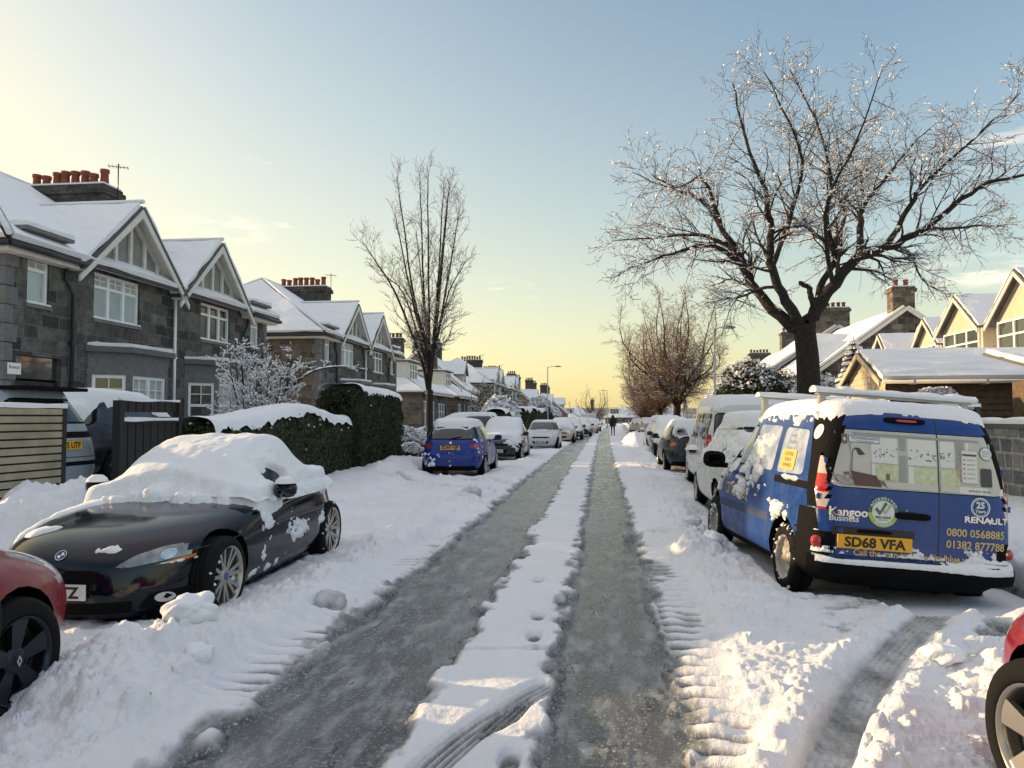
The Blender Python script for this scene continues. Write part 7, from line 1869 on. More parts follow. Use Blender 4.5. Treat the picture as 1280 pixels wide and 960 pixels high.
# printed rear glass on both doors
glass = rpoly([(-.765, 1.08), (.765, 1.09), (.775, 1.30), (.70, 1.60), (-.70, 1.585), (-.765, 1.38)], .09, 4)
c.cut(grow_poly(glass, .008), 'y', -1, 'seal', lim=(-3, -1.6)); c.cut(glass, 'y', -1, 'rear_glass', lim=(-3, -1.6))
for sd in (-1, 1):
    # black pillar trim with the tall lamp in it
    c.cut([(sd * (W - .02), .60), (sd * (W + .2), .60), (sd * (W + .2), 1.74), (sd * (W - .18), 1.74), (sd * (W - .10), 1.40), (sd * (W - .05), 1.25)], 'y', -1, 'lower', lim=(-3, -1.95), nmin=-.1)
    XL = (W - .125, 2) if sd > 0 else (-2, -(W - .125))
    c.cut([(-2.20, .88), (-1.90, .88), (-1.78, 1.33), (-1.60, 1.72), (-2.20, 1.72)], 'x', sd, 'lower', nmin=.30)
    c.cut(rpoly([(-2.14, .87), (-2.03, .87), (-1.97, 1.10), (-1.93, 1.36), (-2.14, 1.36)], .02), 'x', sd, 'lamp_side', nmin=.02, lim=XL)
    c.cut(rpoly([(sd * (W - .03), .87), (sd * (W + .2), .87), (sd * (W + .2), 1.36), (sd * (W - .072), 1.34)], .01), 'y', -1, 'lamp_side', lim=(-3, -2.0), nmin=.0)
    c.cut([(-2.3, .89), (-1.8, .89), (-1.8, 1.02), (-2.3, 1.02)], 'x', sd, 'lamp_clear', nmin=-1, only={c.rid('lamp_side')}); c.cut([(-2.3, 1.18), (-1.8, 1.18), (-1.8, 1.335), (-2.3, 1.335)], 'x', sd, 'lamp_clear', nmin=-1, only={c.rid('lamp_side')})
    # windows of cab, sliding door and rear quarter (the last two are blanked in body blue)
    c.window([(.98, 1.14), (.42, 1.56), (-.02, 1.58), (-.02, 1.13)], 'x', sd, 'side_window', seal=.018, r=.05)
    c.cut(rpoly([(-.14, 1.13), (-.14, 1.60), (-.86, 1.59), (-.86, 1.12)], .06), 'x', sd, 'panel_window')
    c.cut(rpoly([(-1.00, 1.12), (-1.00, 1.58), (-1.62, 1.56), (-1.70, 1.14)], .06), 'x', sd, 'panel_window')
    c.line([(-.08, .36), (-.08, 1.66)], 'x', sd, .010); c.line([(-.93, .45), (-.93, 1.66)], 'x', sd, .010); c.line([(1.05, .45), (1.06, 1.10)], 'x', sd, .008)
    c.cut([(-1.90, 1.02), (-.98, 1.02), (-.98, 1.09), (-1.86, 1.09)], 'x', sd, 'lower')
    c.cut([(-.90, .60), (1.02, .57), (1.02, .665), (-.90, .69)], 'x', sd, 'rub_strip')
    c.cut([(-2.3, .1), (-1.74, .1), (-1.74, .68), (-2.3, .68)], 'x', sd, 'lower'); c.cut([(-.96, .1), (.9, .1), (.9, .30), (-.96, .30)], 'x', sd, 'lower')
c.cut([(-W - .1, .1), (W + .1, .1), (W + .1, .46), (-W - .1, .46)], 'y', -1, 'lower', lim=(-3, -1.6), nmin=-.2)
for sd in (-1, 1): c.cut([(sd * (W - .10), .48), (sd * (W + .1), .48), (sd * (W + .1), .87), (sd * (W - .055), .87)], 'y', -1, 'lower', lim=(-3, -1.7), nmin=.05)
c.line([(.190, .50), (.185, 1.80)], 'y', -1, .012, lim=(-3, -1.5)); c.line([(-W + .07, 1.72), (W - .07, 1.72)], 'y', -1, .004, lim=(-3, -1.5))
c.line([(-.76, .475), (.80, .475)], 'y', -1, .010, lim=(-3, -1.5)); 
c.cut([(-.70, 1.14), (.70, 1.14), (.62, 1.60), (-.62, 1.60)], 'y', 1, 'windscreen', lim=(0, 1.4), nmin=.15)
for sd in (-1, 1): c.cut(rpoly([(sd * .50, .70), (sd * .9, .74), (sd * .9, .95), (sd * .6, .90)], .04), 'y', 1, 'headlight', lim=(1, 3), nmin=.02)
P_PANEL = mat('snow_dusted_blue', (.16, .22, .36), .5, col2=(.34, .40, .50), nscale=6, thr=(.4, .62))
c.finish({'rear_glass': ('rear_window', mat('window_print_wall', (.50, .47, .40), .25, spec=.6, noise=.08, nscale=5)), 'lamp_side': ('tail_light', 'red_lens'), 'lamp_clear': ('tail_light_clear', mat('pale_lamp_lens', (.50, .42, .41), .15, coat=.6)), 'side_window': ('side_window', 'glass_light'), 'panel_window': ('panel_window', P_PANEL), 'rub_strip': ('rub_strip', mat('dull_blue_plastic', (.02, .045, .12), .6)), 'windscreen': ('windscreen', 'auto_glass'), 'headlight': ('headlight', 'lens')})
V_ = c.root; B = c.bvh
c.put_wheels('steel', 'steel_wheel', wd=.21, snow=46, frac=.64)
c.mirror(W - .02, .98, 1.13, M['trim'], 1.25)
rw = [q for q in V_.children if q.name.startswith('rear_window')][0]
def pm(n, col, r=.35): return mat('print_' + n, col, r, spec=.6)
PR = dict(white=pm('white', (.66, .65, .60)), pale=pm('pale', (.52, .505, .45)), grey=pm('grey', (.30, .29, .265)), green=mat('print_green', (.42, .46, .22), .4, col2=(.62, .62, .45), nscale=22), dark=pm('dark', (.035, .03, .03)), wine=pm('wine', (.10, .03, .03)), brown=pm('brown', (.17, .11, .07)),
          blue=pm('blue', (.08, .10, .20)), skin=pm('skin', (.50, .33, .23)), cushion=mat('print_cushion', (.52, .47, .40), .5, col2=(.22, .18, .16), nscale=55), wood=mat('print_wood', (.30, .27, .23), .4, col2=(.44, .40, .34), nscale=9))
def dp(polys, m, name='window_print', off=.004):
    o_ = decal(B, polys, PR[m] if m in PR else M[m], name, rw, off=off); return o_
def rect(a, b, c_, d): # subdivide so that it follows the skin
    n = max(1, int((b - a) / .15)); return [[(a + (b - a) * k / n, c_), (a + (b - a) * (k + 1) / n, c_), (a + (b - a) * (k + 1) / n, d), (a + (b - a) * k / n, d)] for k in range(n)]
dp(rect(-.755, -.58, 1.22, 1.47), 'wood', off=.003)
dp(rect(-.70, .70, 1.545, 1.565), 'grey', off=.003)
dp(rect(-.40, -.17, 1.31, 1.53) + rect(-.08, .17, 1.31, 1.54) + rect(.205, .33, 1.31, 1.54) + rect(.43, .66, 1.40, 1.54), 'white', off=.004)
dp(rect(-.155, -.095, 1.16, 1.56) + rect(.345, .415, 1.30, 1.56), 'grey', off=.005)
dp(rect(-.37, -.17, 1.165, 1.30) + rect(-.03, .17, 1.15, 1.29) + rect(.205, .37, 1.15, 1.29), 'green', off=.004)
dp(rect(-.08, -.03, 1.15, 1.30) + rect(-.40, -.37, 1.165, 1.30), 'white', off=.005)
dp(rect(-.33, .18, 1.095, 1.15) + rect(.20, .37, 1.10, 1.15), 'pale', off=.006)
dp([[(-.745, 1.195), (-.60, 1.215), (-.57, 1.15), (-.70, 1.12)], [(-.34, 1.16), (-.29, 1.15), (-.26, 1.095), (-.33, 1.10)]], 'brown', off=.006)
dp([[(-.585, 1.225), (-.36, 1.195), (-.31, 1.10), (-.55, 1.10)]], 'wine', off=.008)
dp([[(-.74, 1.18), (-.60, 1.19), (-.565, 1.10), (-.66, 1.105)]], 'cushion', off=.010)
dp([[(-.275, 1.165), (-.24, 1.165), (-.24, 1.22), (-.275, 1.22)]], 'brown', off=.006)
dp([[(-.578, 1.21), (-.572, 1.21), (-.565, 1.40), (-.571, 1.40)], [(-.571, 1.40), (-.565, 1.40), (-.53, 1.425), (-.54, 1.43)], [(-.54, 1.425), (-.51, 1.43), (-.455, 1.375), (-.51, 1.365)]], 'dark', 'printed_lamp', off=.007)
# flowers along the blinds
fl = []; rnd = random.Random(4)
for cx in (-.345, -.29, -.20, -.045, .02, .08, .135, .235, .29): 
    for q in range(7):
        x = cx + rnd.uniform(-.03, .03); z = 1.40 + rnd.uniform(-.045, .045); s_ = rnd.uniform(.004, .013); a = rnd.uniform(0, PI)
        fl.append([(x + s_ * math.cos(a), z + s_ * math.sin(a)), (x - s_ * .5 * math.sin(a), z + s_ * .5 * math.cos(a)), (x - s_ * math.cos(a), z - s_ * math.sin(a)), (x + s_ * .5 * math.sin(a), z - s_ * .5 * math.cos(a))])
dp(fl, 'blue', 'printed_flowers', off=.006)
dp(rect(-.60, -.325, 1.475, 1.535), 'blue', 'window_sticker', off=.006); dp(rect(-.595, -.33, 1.48, 1.53), 'white', 'window_sticker', off=.008)
decal_text(B, 'POWERSHADE', -.455, 1.513, .030, PR['blue'], 'window_lettering', rw, off=.010, squeeze=1.2); decal_text(B, 'motorised blinds', -.455, 1.490, .018, PR['blue'], 'window_lettering', rw, off=.010, squeeze=1.2)
dp(rect(-.655, -.61, 1.46, 1.545), 'brown', 'window_sticker', off=.009); dp([[(-.632, 1.48), (-.618, 1.50), (-.632, 1.52), (-.646, 1.50)]], 'white', 'window_sticker', off=.011)
# hand holding a phone, speaker and round sticker
dp([rpoly([(.385 + dx, 1.205 + dz), (.40 + dx, 1.20 + dz), (.35 + dx, 1.255 + dz), (.34 + dx, 1.245 + dz)], .005) for dx, dz in ((0, 0), (.0, .03), (.005, .06), (.01, .09))], 'skin', 'printed_hand', off=.007)
dp([rpoly([(.385, 1.185), (.53, 1.185), (.53, 1.475), (.385, 1.475)], .02)], 'pale', 'printed_phone', off=.008); dp([rpoly([(.392, 1.192), (.523, 1.192), (.523, 1.468), (.392, 1.468)], .016)], 'white', 'printed_phone', off=.010)
dp([[(.397, 1.425), (.518, 1.425), (.518, 1.442), (.397, 1.442)]], 'wine', 'printed_phone', off=.012)
dp([[(.405, z), (.416, z), (.416, z + .012), (.405, z + .012)] for z in (1.385, 1.345, 1.305, 1.265, 1.225)] , 'wine', 'printed_phone', off=.012)
dp([[(.435, z + .003), (.505, z + .003), (.505, z + .009), (.435, z + .009)] for z in (1.385, 1.345, 1.305, 1.265, 1.225)], 'grey', 'printed_phone', off=.012)
dp([rpoly([(.555, 1.165), (.655, 1.165), (.655, 1.325), (.555, 1.325)], .018)], 'dark', 'printed_speaker', off=.008)
dp(rect(.365, .76, 1.095, 1.155), 'white', 'window_print', off=.007); decal_text(B, 'amazon alexa', .54, 1.125, .032, PR['dark'], 'window_lettering', rw, off=.010, squeeze=1.1)
dp(disc(.612, 1.455, .058), 'blue', 'window_sticker', off=.008); dp(disc(.612, 1.455, .053), 'white', 'window_sticker', off=.010)
dp([[(.575, z), (.65, z), (.65, z + .005), (.575, z + .005)] for z in (1.43, 1.445, 1.46, 1.475)], 'grey', 'window_sticker', off=.012)
# high brake light, handle, number-plate recess
def bump_box(name, m, u0, u1, v0, v1, d=.02, parent=V_, r_=.4):
    b = MB(); p = project(B, [((u0 + u1) / 2, (v0 + v1) / 2)], 'y', -1, 0)[0]; n = 10; vs = []
    hw, hh = (u1 - u0) / 2, (v1 - v0) / 2
    for dd, q in ((.01, 1.0), (-d * .6, 1.0), (-d, .82)):
        for k in range(20):
            t = 2 * PI * k / 20; cx = abs(math.cos(t)) ** .5 * (1 if math.cos(t) > 0 else -1); cz = abs(math.sin(t)) ** .5 * (1 if math.sin(t) > 0 else -1); vs.append((p.x + cx * hw * q, p.y + dd, p.z + cz * hh * q))
    b.add(vs, [(i * 20 + k, i * 20 + (k + 1) % 20, (i + 1) * 20 + (k + 1) % 20, (i + 1) * 20 + k) for i in range(2) for k in range(20)] + [tuple(range(40, 60))], smooth=False)
    return b.build(name, m, parent)
bl = bump_box('brake_light', M['trim'], -.27, .09, 1.672, 1.722, .035); bump_box('brake_light_lens', M['red_lens'], -.19, .02, 1.683, 1.708, .042, bl)
h = bump_box('door_handle', M['trim'], -.20, .11, .835, .895, .03); bump_box('handle_recess', M['ink'], -.155, .0, .86, .905, .012, V_)
lw = decal(B, rect(-.73, -.02, .66, .735), 'ink', 'plate_lamp_recess', V_, off=.004)
bump_box('plate_lamp_bar', M['trim'], -.52, -.22, .69, .722, .02)
plate(V_, B, -.368, .612, .645, .118, 'SD68 VFA', 'plate_yellow', 'y', -1, .014)
for z in (1.30, .98):
    for sd in (-1, 1):
        p = project(B, [(sd * (W - (.13 if z > 1.2 else .07)), z)], 'y', -1, 0)[0]
        b = MB(); b.box((p.x - .012, p.y - .014, z - .025), (p.x + .012, p.y + .02, z + .025)); b.build('door_hinge', P_VAN, V_)
# lettering and badges
GOLD = mat('gold_lettering', (.55, .42, .16), .4); WL = mat('white_lettering', (.68, .70, .70), .4)
decal_text(B, 'Kangoo', -.60, .862, .10, M['chrome'], 'badge_lettering', V_, off=.008, bold=.003, squeeze=1.08); decal_text(B, 'Business', -.635, .806, .075, WL, 'badge_lettering', V_, off=.006, bold=.0015)
decal_text(B, 'RENAULT', .60, .873, .072, M['chrome'], 'badge_lettering', V_, off=.008, bold=.0025, squeeze=1.25)
decal_text(B, '0800 0568885', .512, .752, .092, GOLD, 'phone_lettering', V_, off=.005, bold=.002, squeeze=.97)
decal_text(B, '01382 877788', .512, .648, .092, GOLD, 'phone_lettering', V_, off=.005, bold=.002, squeeze=.97)
decal_text(B, 'Call the man in the white/blue van', -.02, .520, .078, GOLD, 'slogan_lettering', V_, off=.005, bold=.002, squeeze=.97)
# round accreditation badge
GR = mat('badge_green', (.05, .14, .07), .4); LG = mat('badge_light_green', (.36, .52, .06), .4); WH = mat('badge_white', (.68, .70, .66), .4); GY = mat('badge_gold_line', (.40, .42, .28), .4)
bu, bv, br = -.30, .885, .132
bd = decal(B, disc(bu, bv, br), GR, 'accreditation_badge', V_, off=.004)
decal(B, [[(bu + br * math.cos(a), bv + br * math.sin(a)) for a in np.linspace(PI * 1.02, PI * 1.98, 20)]], LG, 'badge_lower_half', bd, off=.006)
decal(B, disc(bu, bv, br * .74), WH, 'badge_centre', bd, off=.008)
k = .085
decal(B, [[(bu - .075, bv + .02), (bu - .055, bv + .04), (bu - .028, bv + .005), (bu - .03, bv - .03)], [(bu - .03, bv - .03), (bu - .028, bv + .005), (bu + .012, bv + .085), (bu + .038, bv + .075)]], GR, 'badge_tick', bd, off=.010)
decal(B, [[(bu - .01, bv + .01), (bu + .005, bv + .025), (bu + .022, bv + .005), (bu + .02, bv - .02)], [(bu + .02, bv - .02), (bu + .022, bv + .005), (bu + .05, bv + .07), (bu + .07, bv + .055)]], GY, 'badge_tick', bd, off=.011)
decal_text(B, 'BBSA BLIND', bu, bv - .047, .026, GR, 'badge_lettering', bd, off=.011, bold=.001); decal_text(B, 'INDUSTRY', bu, bv - .07, .018, GR, 'badge_lettering', bd, off=.011)
for word, up_ in (('ACCREDITED', 1), ('MEMBER', -1)):
    n = len(word)
    for i, ch in enumerate(word):
        a = PI / 2 + (n - 1) / 2 * .24 - i * .24 if up_ > 0 else -PI / 2 - (n - 1) / 2 * .24 + i * .24
        decal_text(B, ch, bu + br * .87 * math.cos(a), bv + br * .87 * math.sin(a), .036, WH, 'badge_letter', bd, off=.011, rot=a - PI / 2 * up_, bold=.001)
# round anniversary badge
b2 = decal(B, disc(.545, .985, .085, 32, .076), WL, 'anniversary_badge', V_, off=.005); decal(B, disc(.545, .985, .070, 32, .066), WL, 'badge_ring', b2, off=.005)
decal_text(B, '25', .545, 1.003, .075, WL, 'badge_lettering', b2, off=.006, bold=.003); decal_text(B, 'Years', .545, .952, .040, WL, 'badge_lettering', b2, off=.006, bold=.001)
decal(B, [[(.545 + (.0715 + .0035 * j) * math.cos(a), .985 + (.0715 + .0035 * j) * math.sin(a)) for a, j in ((a0, 0), (a0, 1), (a0 + .03, 1), (a0 + .03, 0))] for a0 in np.linspace(0, 2 * PI, 40)[:-1]], WL, 'badge_ring', b2, off=.006)
# left flank lettering and yellow sticker (same on the far flank)
decal_text(B, 'CITY BLINDS', .30, .80, .20, GOLD, 'flank_lettering', V_, 'x', -1, .004, bold=.004, squeeze=.80, flip=True)
decal(B, [rpoly([(-1.06, 1.16), (-1.46, 1.16), (-1.46, 1.36), (-1.06, 1.36)], .03)], mat('faded_yellow', (.50, .42, .12), .5), 'flank_sticker', V_, 'x', -1, .006)
for i, t in enumerate(('CURTAINS', 'BLINDS', 'AWNINGS')): decal_text(B, t, -1.26, 1.315 - i * .055, .052, mat('sticker_brown', (.25, .17, .05), .5) if i == 0 else bpy.data.materials['sticker_brown'], 'flank_lettering', V_, 'x', -1, .009, flip=True)
for i, t in enumerate(('Curtains', 'Made to', 'measure')): decal_text(B, t, -1.30, 1.53 - i * .062, .06, WL, 'flank_lettering', V_, 'x', -1, .006, flip=True)
decal(B, disc(-1.80, 1.55, .07), WL, 'flank_sticker', V_, 'x', -1, .006)
for sd in (-1, 1):
    p = project(B, [(sd * (W - .075), .585)], 'y', -1, 0)[0]
    b = MB(); b.lathe([(0, p.y - .022), (.04, p.y - .02), (.052, p.y - .008), (.054, p.y + .03)], 20, 'Y', off=(p.x, 0, .585)); b.build('fog_light', M['red_lens'], V_)
# door handle and mirror arm on the flank
for sd in (-1, 1):
    b = MB(); p = project(B, [(.12, 1.02)], 'x', sd, .0)[0]; b.box((p.x - .01, -.02, .99), (p.x + sd * .035, .20, 1.03)); b.build('door_handle', P_VAN, V_)
# deep rear bumper
b = MB(); n = 26; prof = [(.29, -.02), (.31, .05), (.38, .075), (.445, .07), (.458, .055), (.46, -.02)]; vs = []
for i in range(n + 1):
    t = i / n * 2 - 1; x = t * (W + .01); yb = -2.105 - .0 + .14 * abs(t) ** 7
    for z, d in prof: vs.append((x, yb - d, z))
k = len(prof); b.add(vs, [(i * k + j, (i + 1) * k + j, (i + 1) * k + j + 1, i * k + j + 1) for i in range(n) for j in range(k - 1)], smooth=True); b.build('rear_bumper', M['trim'], V_)
b = MB(); n = 60; vs = []
for i in range(n + 1):
    t = -.95 + 1.93 * i / n; x = t * W; yb = -2.105 + .14 * abs(t) ** 7; q = (.35 + .65 * sstep(.05, .5, np.array(t))) * (.7 + .6 * _h2(x * 1.3, 3.1)); q = float(q)
    for d, z in ((-.0, .455), (.0, .46 + .05 * q), (.035, .46 + .045 * q), (.065, .46 + .02 * q), (.082, .445 - .02 * q), (.078, .425 - .02 * q)): vs.append((x, yb - d, z))
b.add(vs, [(i * 6 + j, (i + 1) * 6 + j, (i + 1) * 6 + j + 1, i * 6 + j + 1) for i in range(n) for j in range(5)], smooth=True); b.build('bumper_snow', M['snow'], V_)
# roof bars with snow
for y in (-1.55, .15):
    b = MB(); b.box((-.72, y - .045, 1.905), (.72, y + .045, 1.94)); b.box((-.70, y - .03, 1.70), (-.64, y + .03, 1.905)); b.box((.64, y - .03, 1.70), (.70, y + .03, 1.905)); br_ = b.build('roof_bar', M['metal_grey'], V_)
    vs = []; n = 50
    for i in range(n + 1):
        x = -.76 + 1.52 * i / n; q = .8 + .5 * _h2(x * .4, y); 
        for dy, z in ((-.07, 1.925), (-.085, 1.945), (-.07, 1.965), (-.03, 1.985), (.03, 1.985), (.07, 1.965), (.085, 1.945), (.07, 1.925)): vs.append((x, y + dy * (.9 + .2 * q), 1.935 + (z - 1.935) * q))
    s_ = MB(); s_.add(vs, [(i * 8 + j, i * 8 + j + 1, (i + 1) * 8 + j + 1, (i + 1) * 8 + j) for i in range(n) for j in range(7)] + [tuple(range(8)), tuple(range(n * 8, n * 8 + 8))[::-1]], smooth=True); s_.build('roof_bar_snow', M['snow'], br_)
snow_top(B, V_, -.86, .86, -2.1, 2.1, .065, res=.028, mask=lambda X, Y, Z: np.where(Z > 1.5, sstep(-2.02, -1.85, Y), 1.0), smooth=3, seed=61, zmin=.9, steep=1.3)
snow_top(B, V_, -.86, .86, -2.12, -1.7, .035, res=.014, mask=lambda X, Y, Z: .75 * sstep(-.2, .2, X) + .35, smooth=1, seed=62, zmin=1.68, steep=1.0, name='rear_edge_snow')
# snow blasted onto the flank
def flank(U, V):
    a = np.exp(-((U + .10 + (V - 1.1) * .9) / .33) ** 2) * sstep(.62, .80, V) * (1 - sstep(1.40, 1.62, V))
    b_ = np.exp(-((U + 1.15) / .28) ** 2) * np.exp(-((V - .76) / .12) ** 2)
    c_ = np.exp(-((U + .40) / .25) ** 2) * np.exp(-((V - 1.05) / .22) ** 2)
    d_ = sstep(1.55, 1.68, V) * sstep(-1.9, -1.6, U)
    e_ = np.exp(-((U + 1.45) / .25) ** 2) * np.exp(-((V - 1.09) / .025) ** 2)
    return .72 * np.maximum(np.maximum(a * .92, c_ * .95), b_ * .98) + .45 * d_ + .9 * e_
snow_stuck(B, V_, 'x', -1, -2.0, 1.0, .5, 1.74, flank, .045, .011, 63, thr=.52, scale=11)
def rear(U, V):
    return .55 * np.exp(-((U + .80) / .13) ** 2) * sstep(.74, .52, V) + .62 * np.exp(-((U + .05) / .16) ** 2) * sstep(.66, .50, V) * .8 + .40 * sstep(.30, .5, U) * sstep(.78, .52, V) + .34 * np.exp(-((V - .50) / .03) ** 2) + .22 * np.exp(-((U - .62) / .2) ** 2 - ((V - .88) / .03) ** 2)
snow_stuck(B, V_, 'y', -1, -.86, .86, .495, .92, rear, .022, .009, 64, thr=.46, scale=22)
snow_stuck(B, V_, 'y', -1, -.76, .76, 1.08, 1.13, lambda U, V: .2 * sstep(.4, .7, U) + .3 * sstep(-.68, -.74, U), .012, .009, 65, thr=.42, scale=25)
b = MB(); b.tube([(-.7, -1.38, .30), (.7, -1.38, .30)], .05, 10); b.build('rear_axle', M['under'], V_); b = MB(); b.tube([(-.25, -1.85, .27), (.35, -1.85, .27)], .10, 14); b.build('silencer', M['under'], V_); b = MB(); b.lathe([(.0, .15), (.29, .15), (.30, .22), (.29, .28), (0, .28)], 24, 'Z', off=(0, -1.05, 0)); b.build('spare_wheel', M['rubber'], V_)
place(c, 2.45, 9.21, R(6), -.13, roll=R(4.2))
V_.name = 'panel_van'
tag(V_, 'blue van with a printed rear window, gold lettering and snow on its roof', 'van', 'vehicles parked along the right kerb')
# ============================================================ street furniture, person, odds and ends
def lamp_post(x, y, h, label, m='metal_grey', arm=(.5, 0)):
    o = empty('street_lamp', (x, y, 0))
    b = MB(); b.tube([(0, 0, -.1), (0, 0, 1.3)], .085, 12); b.tube([(0, 0, 1.3), (0, 0, 1.36), (0, 0, h)], [.085, .055, .042], 12); b.build('pole', M[m], o)
    a = MB(); a.tube([(0, 0, h - .04), (arm[0] * .5, arm[1] * .5, h + .02), (arm[0], arm[1], h + .03)], .025, 8); a.build('arm', M[m], o)
    d = Vector((arm[0], arm[1], 0)).normalized(); p = Vector((arm[0], arm[1], h + .02))
    l = MB(); q = Vector((-d.y, d.x, 0)); vs = []
    for t, w, z0, z1 in ((-.08, .06, -.03, .05), (.1, .13, -.05, .08), (.40, .13, -.05, .06), (.52, .06, -.03, .02)):
        for s in (-1, 1):
            for z in (z0, z1): vs.append(p + d * t + q * w * s + Vector((0, 0, z)))
    l.add(vs, [(4 * i + a_, 4 * i + b_, 4 * i + 4 + b_, 4 * i + 4 + a_) for i in range(3) for a_, b_ in ((0, 1), (1, 3), (3, 2), (2, 0))] + [(0, 1, 3, 2), (12, 14, 15, 13)]); l.build('lamp_head', M[m], o)
    n = MB(); n.box((-.1, -.09, .5), (-.08, .09, 1.0)); n.build('access_door', M['dark_metal'], o)
    return tag(o, label, 'street lamp', 'street lamps')
lamp_post(5.05, 35.2, 5.6, 'thin street lamp rising left of the big tree, in front of the evergreens', 'metal_grey', (.4, -.1))
lamp_post(-4.95, 71, 6.3, 'street lamp on the left pavement, small against the yellow sky', 'metal_grey', (.75, 0))
lamp_post(.9, 126, 6.0, 'tiny street lamp at the far end of the road', 'metal_grey', (-.5, 0))
# litter / recycling bin behind the van
def slatted_unit():
    o = empty('slatted_bin_store', (6.1, 15.3, .2)); b = MB()
    for k in range(12): b.box((0, 0, .1 + k * .12), (.9, .03, .19 + k * .12)); b.box((0, 0, .1 + k * .12), (.03, .8, .19 + k * .12))
    b.build('slats', M['dark_metal'], o); p = MB(); p.box((-.02, -.02, 0), (.05, .05, 1.62)); p.build('post', M['dark_metal'], o)
    p = MB(); p.box((.86, -.02, 0), (.93, .05, 1.62)); p.build('post', M['dark_metal'], o)
    s = MB(); s.box((-.03, -.03, 1.60), (.94, .82, 1.66)); s.build('snow', M['snow'], o)
    return tag(o, 'dark slatted bin store peeping over the right corner of the blue van', 'bin store')
slatted_unit()
# white enclosed trailer parked at the end of the road
def trailer():
    o = empty('box_trailer', (-1.9, 112, -.3)); b = MB(); b.box((-1.1, 0, .5), (1.1, 3.2, 2.4)); b.build('box', M['white_paint'], o)
    c = MB(); c.box((-1.06, -.02, .6), (-.02, 0, 2.3)); c.build('door', M['cream_paint'], o); c = MB(); c.box((.02, -.02, .6), (1.06, 0, 2.3)); c.build('door', M['cream_paint'], o)
    for sd in (-1, 1):
        w = MB(); w.lathe([(.001, -.09), (.30, -.09), (.33, 0), (.30, .09), (.001, .09)], 20, 'X', off=(sd * 1.0, 1.6, .33)); w.build('wheel', M['rubber'], o)
    s = MB(); s.box((-1.1, 0, 2.402), (1.1, 3.2, 2.5)); s.build('snow', M['snow'], o)
    return tag(o, 'white box trailer standing at the far end of the street', 'trailer')
trailer()

# person walking away in the road
def person(x, y, z=0):
    v = [(0, 0, .96), (0, .01, 1.15), (0, .02, 1.36), (0, .02, 1.48), (0, .0, 1.56), (0, .0, 1.66), (0, 0, 1.74),          # 0-6 pelvis .. crown
         (-.10, 0, .90), (-.11, .10, .50), (-.11, -.02, .09), (-.11, .10, .05),                                            # left leg, striding
         (.10, 0, .90), (.11, .02, .50), (.11, -.22, .13), (.11, -.13, .04),
         (-.19, .02, 1.40), (-.25, -.05, 1.14), (-.24, .05, .90), (-.24, .08, .82),
         (.19, .02, 1.40), (.25, .04, 1.14), (.26, .14, .92), (.26, .18, .85)]
    e = [(0, 1), (1, 2), (2, 3), (3, 4), (4, 5), (5, 6), (0, 7), (7, 8), (8, 9), (9, 10), (0, 11), (11, 12), (12, 13), (13, 14), (2, 15), (15, 16), (16, 17), (17, 18), (2, 19), (19, 20), (20, 21), (21, 22)]
    r = [.17, .17, .19, .09, .07, .10, .07, .11, .075, .05, .045, .11, .075, .05, .045, .085, .06, .045, .035, .085, .06, .045, .035]
    me = bpy.data.meshes.new('person'); me.from_pydata(v, e, []); o = bpy.data.objects.new('person', me); COL.objects.link(o)
    m = o.modifiers.new('skin', 'SKIN'); s = o.modifiers.new('sub', 'SUBSURF'); s.levels = s.render_levels = 1
    for i, q in enumerate(r): me.skin_vertices[0].data[i].radius = (q, q * .8)
    me.skin_vertices[0].data[0].use_root = True
    dg = bpy.context.evaluated_depsgraph_get(); nm = bpy.data.meshes.new_from_object(o.evaluated_get(dg)); o.modifiers.clear(); o.data = nm
    nm.materials.clear(); nm.materials.append(mat('dark_clothing', (.012, .012, .014), .9)); o.location = (x, y, z)
    for p in nm.polygons: p.use_smooth = True
    c = MB(); c.lathe([(.0, 1.80), (.09, 1.77), (.125, 1.68), (.13, 1.58), (.16, 1.50), (.22, 1.44), (.0, 1.40)], 16, 'Z'); c.build('hood', mat('dark_hood', (.015, .015, .017), .9), o)
    c = MB(); c.lathe([(.19, 1.42), (.215, 1.30), (.20, 1.1), (.22, .85), (.20, .82)], 16, 'Z'); c.build('coat', bpy.data.materials['dark_hood'], o)
    return tag(o, 'person in dark hooded coat walking away up the icy road', 'person')
person(.95, 66, .02)
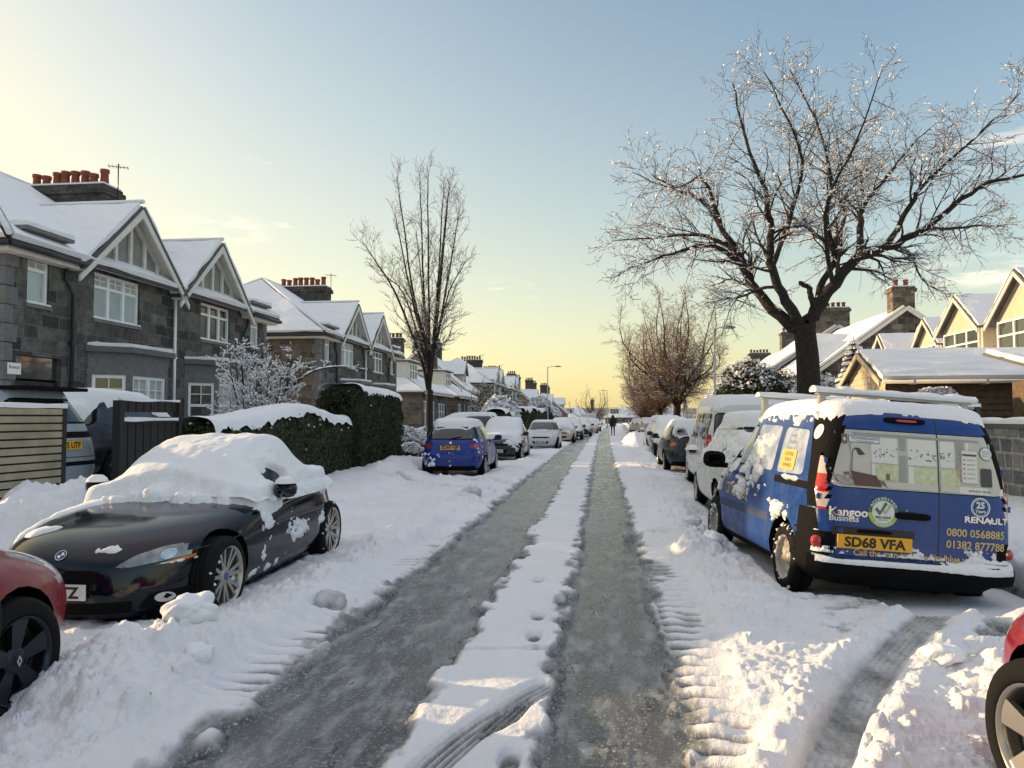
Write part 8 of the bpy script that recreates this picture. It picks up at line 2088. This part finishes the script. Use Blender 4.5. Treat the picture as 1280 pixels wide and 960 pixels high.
# block of ploughed ice and smaller lumps lying on the snow
def ice_lump(x, y, z, s, seed, label, grp='broken lumps of snow beside the ruts', mt=None):
    bm = bmesh.new(); bmesh.ops.create_icosphere(bm, subdivisions=4, radius=1)
    for v in bm.verts:
        n = float(fbm(np.array([v.co.x * 1.4 + seed * 3.1]), np.array([v.co.y * 1.4 + v.co.z * 1.1]), 4, seed)[0]); v.co *= (.55 + .9 * n); v.co.x *= s[0]; v.co.y *= s[1]; v.co.z *= s[2]
    me = bpy.data.meshes.new('snow_lump'); bm.to_mesh(me); bm.free(); me.materials.append(mt or M['snow'])
    for p in me.polygons: p.use_smooth = True
    o = bpy.data.objects.new('snow_lump', me); COL.objects.link(o); o.location = (x, y, ground_z(x, y) + z); o.rotation_euler.z = seed
    return tag(o, label, 'snow lump', grp)
DIRT = mat('dirty_snow', (.34, .34, .33), .8, col2=(.66, .67, .69), nscale=7, bump=.6, bscale=30)
ice_lump(-2.62, 4.72, .02, (.17, .13, .10), 1, 'largest lump of snow, dark underneath, in front of the roadster\'s wheel')
ice_lump(-2.42, 4.45, .01, (.09, .08, .06), 2, 'small lump just nearer than the largest snow lump')
ice_lump(-2.15, 6.0, .03, (.14, .10, .09), 3, 'grey lump of slush at the edge of the left wheel track', mt=DIRT)
ice_lump(-2.4, 14.2, .03, (.22, .16, .12), 4, 'grey chunk of packed snow left of the road before the blue hatchback', mt=DIRT)
ice_lump(1.25, 9.0, .02, (.14, .11, .08), 5, 'lump of snow beside the van\'s rear wheel')
ice_lump(1.2, 10.6, .02, (.13, .1, .07), 6, 'lump of snow beside the van\'s front wheel')
ice_lump(2.15, 5.2, .02, (.13, .1, .07), 7, 'rounded lump on the rim of the diagonal tyre rut')
for o in list(bpy.data.objects):
    if o.name.startswith(('snow_flecks', 'wheel_snow')): o['kind'] = 'stuff'
# snow slabs on roofs get soft uneven edges
done = set()
for o in list(bpy.data.objects):
    if o.type == 'MESH' and o.name.startswith(('roof_snow', 'gable_roof_snow', 'dormer_snow', 'bay_snow', 'snow_line')) and o.data.name not in done and len(o.data.vertices) < 400:
        done.add(o.data.name); bm = bmesh.new(); bm.from_mesh(o.data)
        for _ in range(3):
            es = [e for e in bm.edges if e.calc_length() > .32]
            if not es: break
            bmesh.ops.subdivide_edges(bm, edges=es, cuts=2 if _ == 0 else 1, use_grid_fill=True)
        bm.normal_update(); P_ = np.array([v.co for v in bm.verts]); n1 = fbm(P_[:, 0] * 1.7 + P_[:, 2] * 2, P_[:, 1] * 1.7, 4, 3) - .5; n2 = fbm(P_[:, 0] * 4.1, P_[:, 1] * 4.1 + P_[:, 2] * 3, 3, 8) - .5
        for i, v in enumerate(bm.verts): v.co += v.normal * (n1[i] * .10 + n2[i] * .06)
        bm.to_mesh(o.data); bm.free()
# upper houses reach: row behind the left villas, unseen from the street but shading it from the low sun
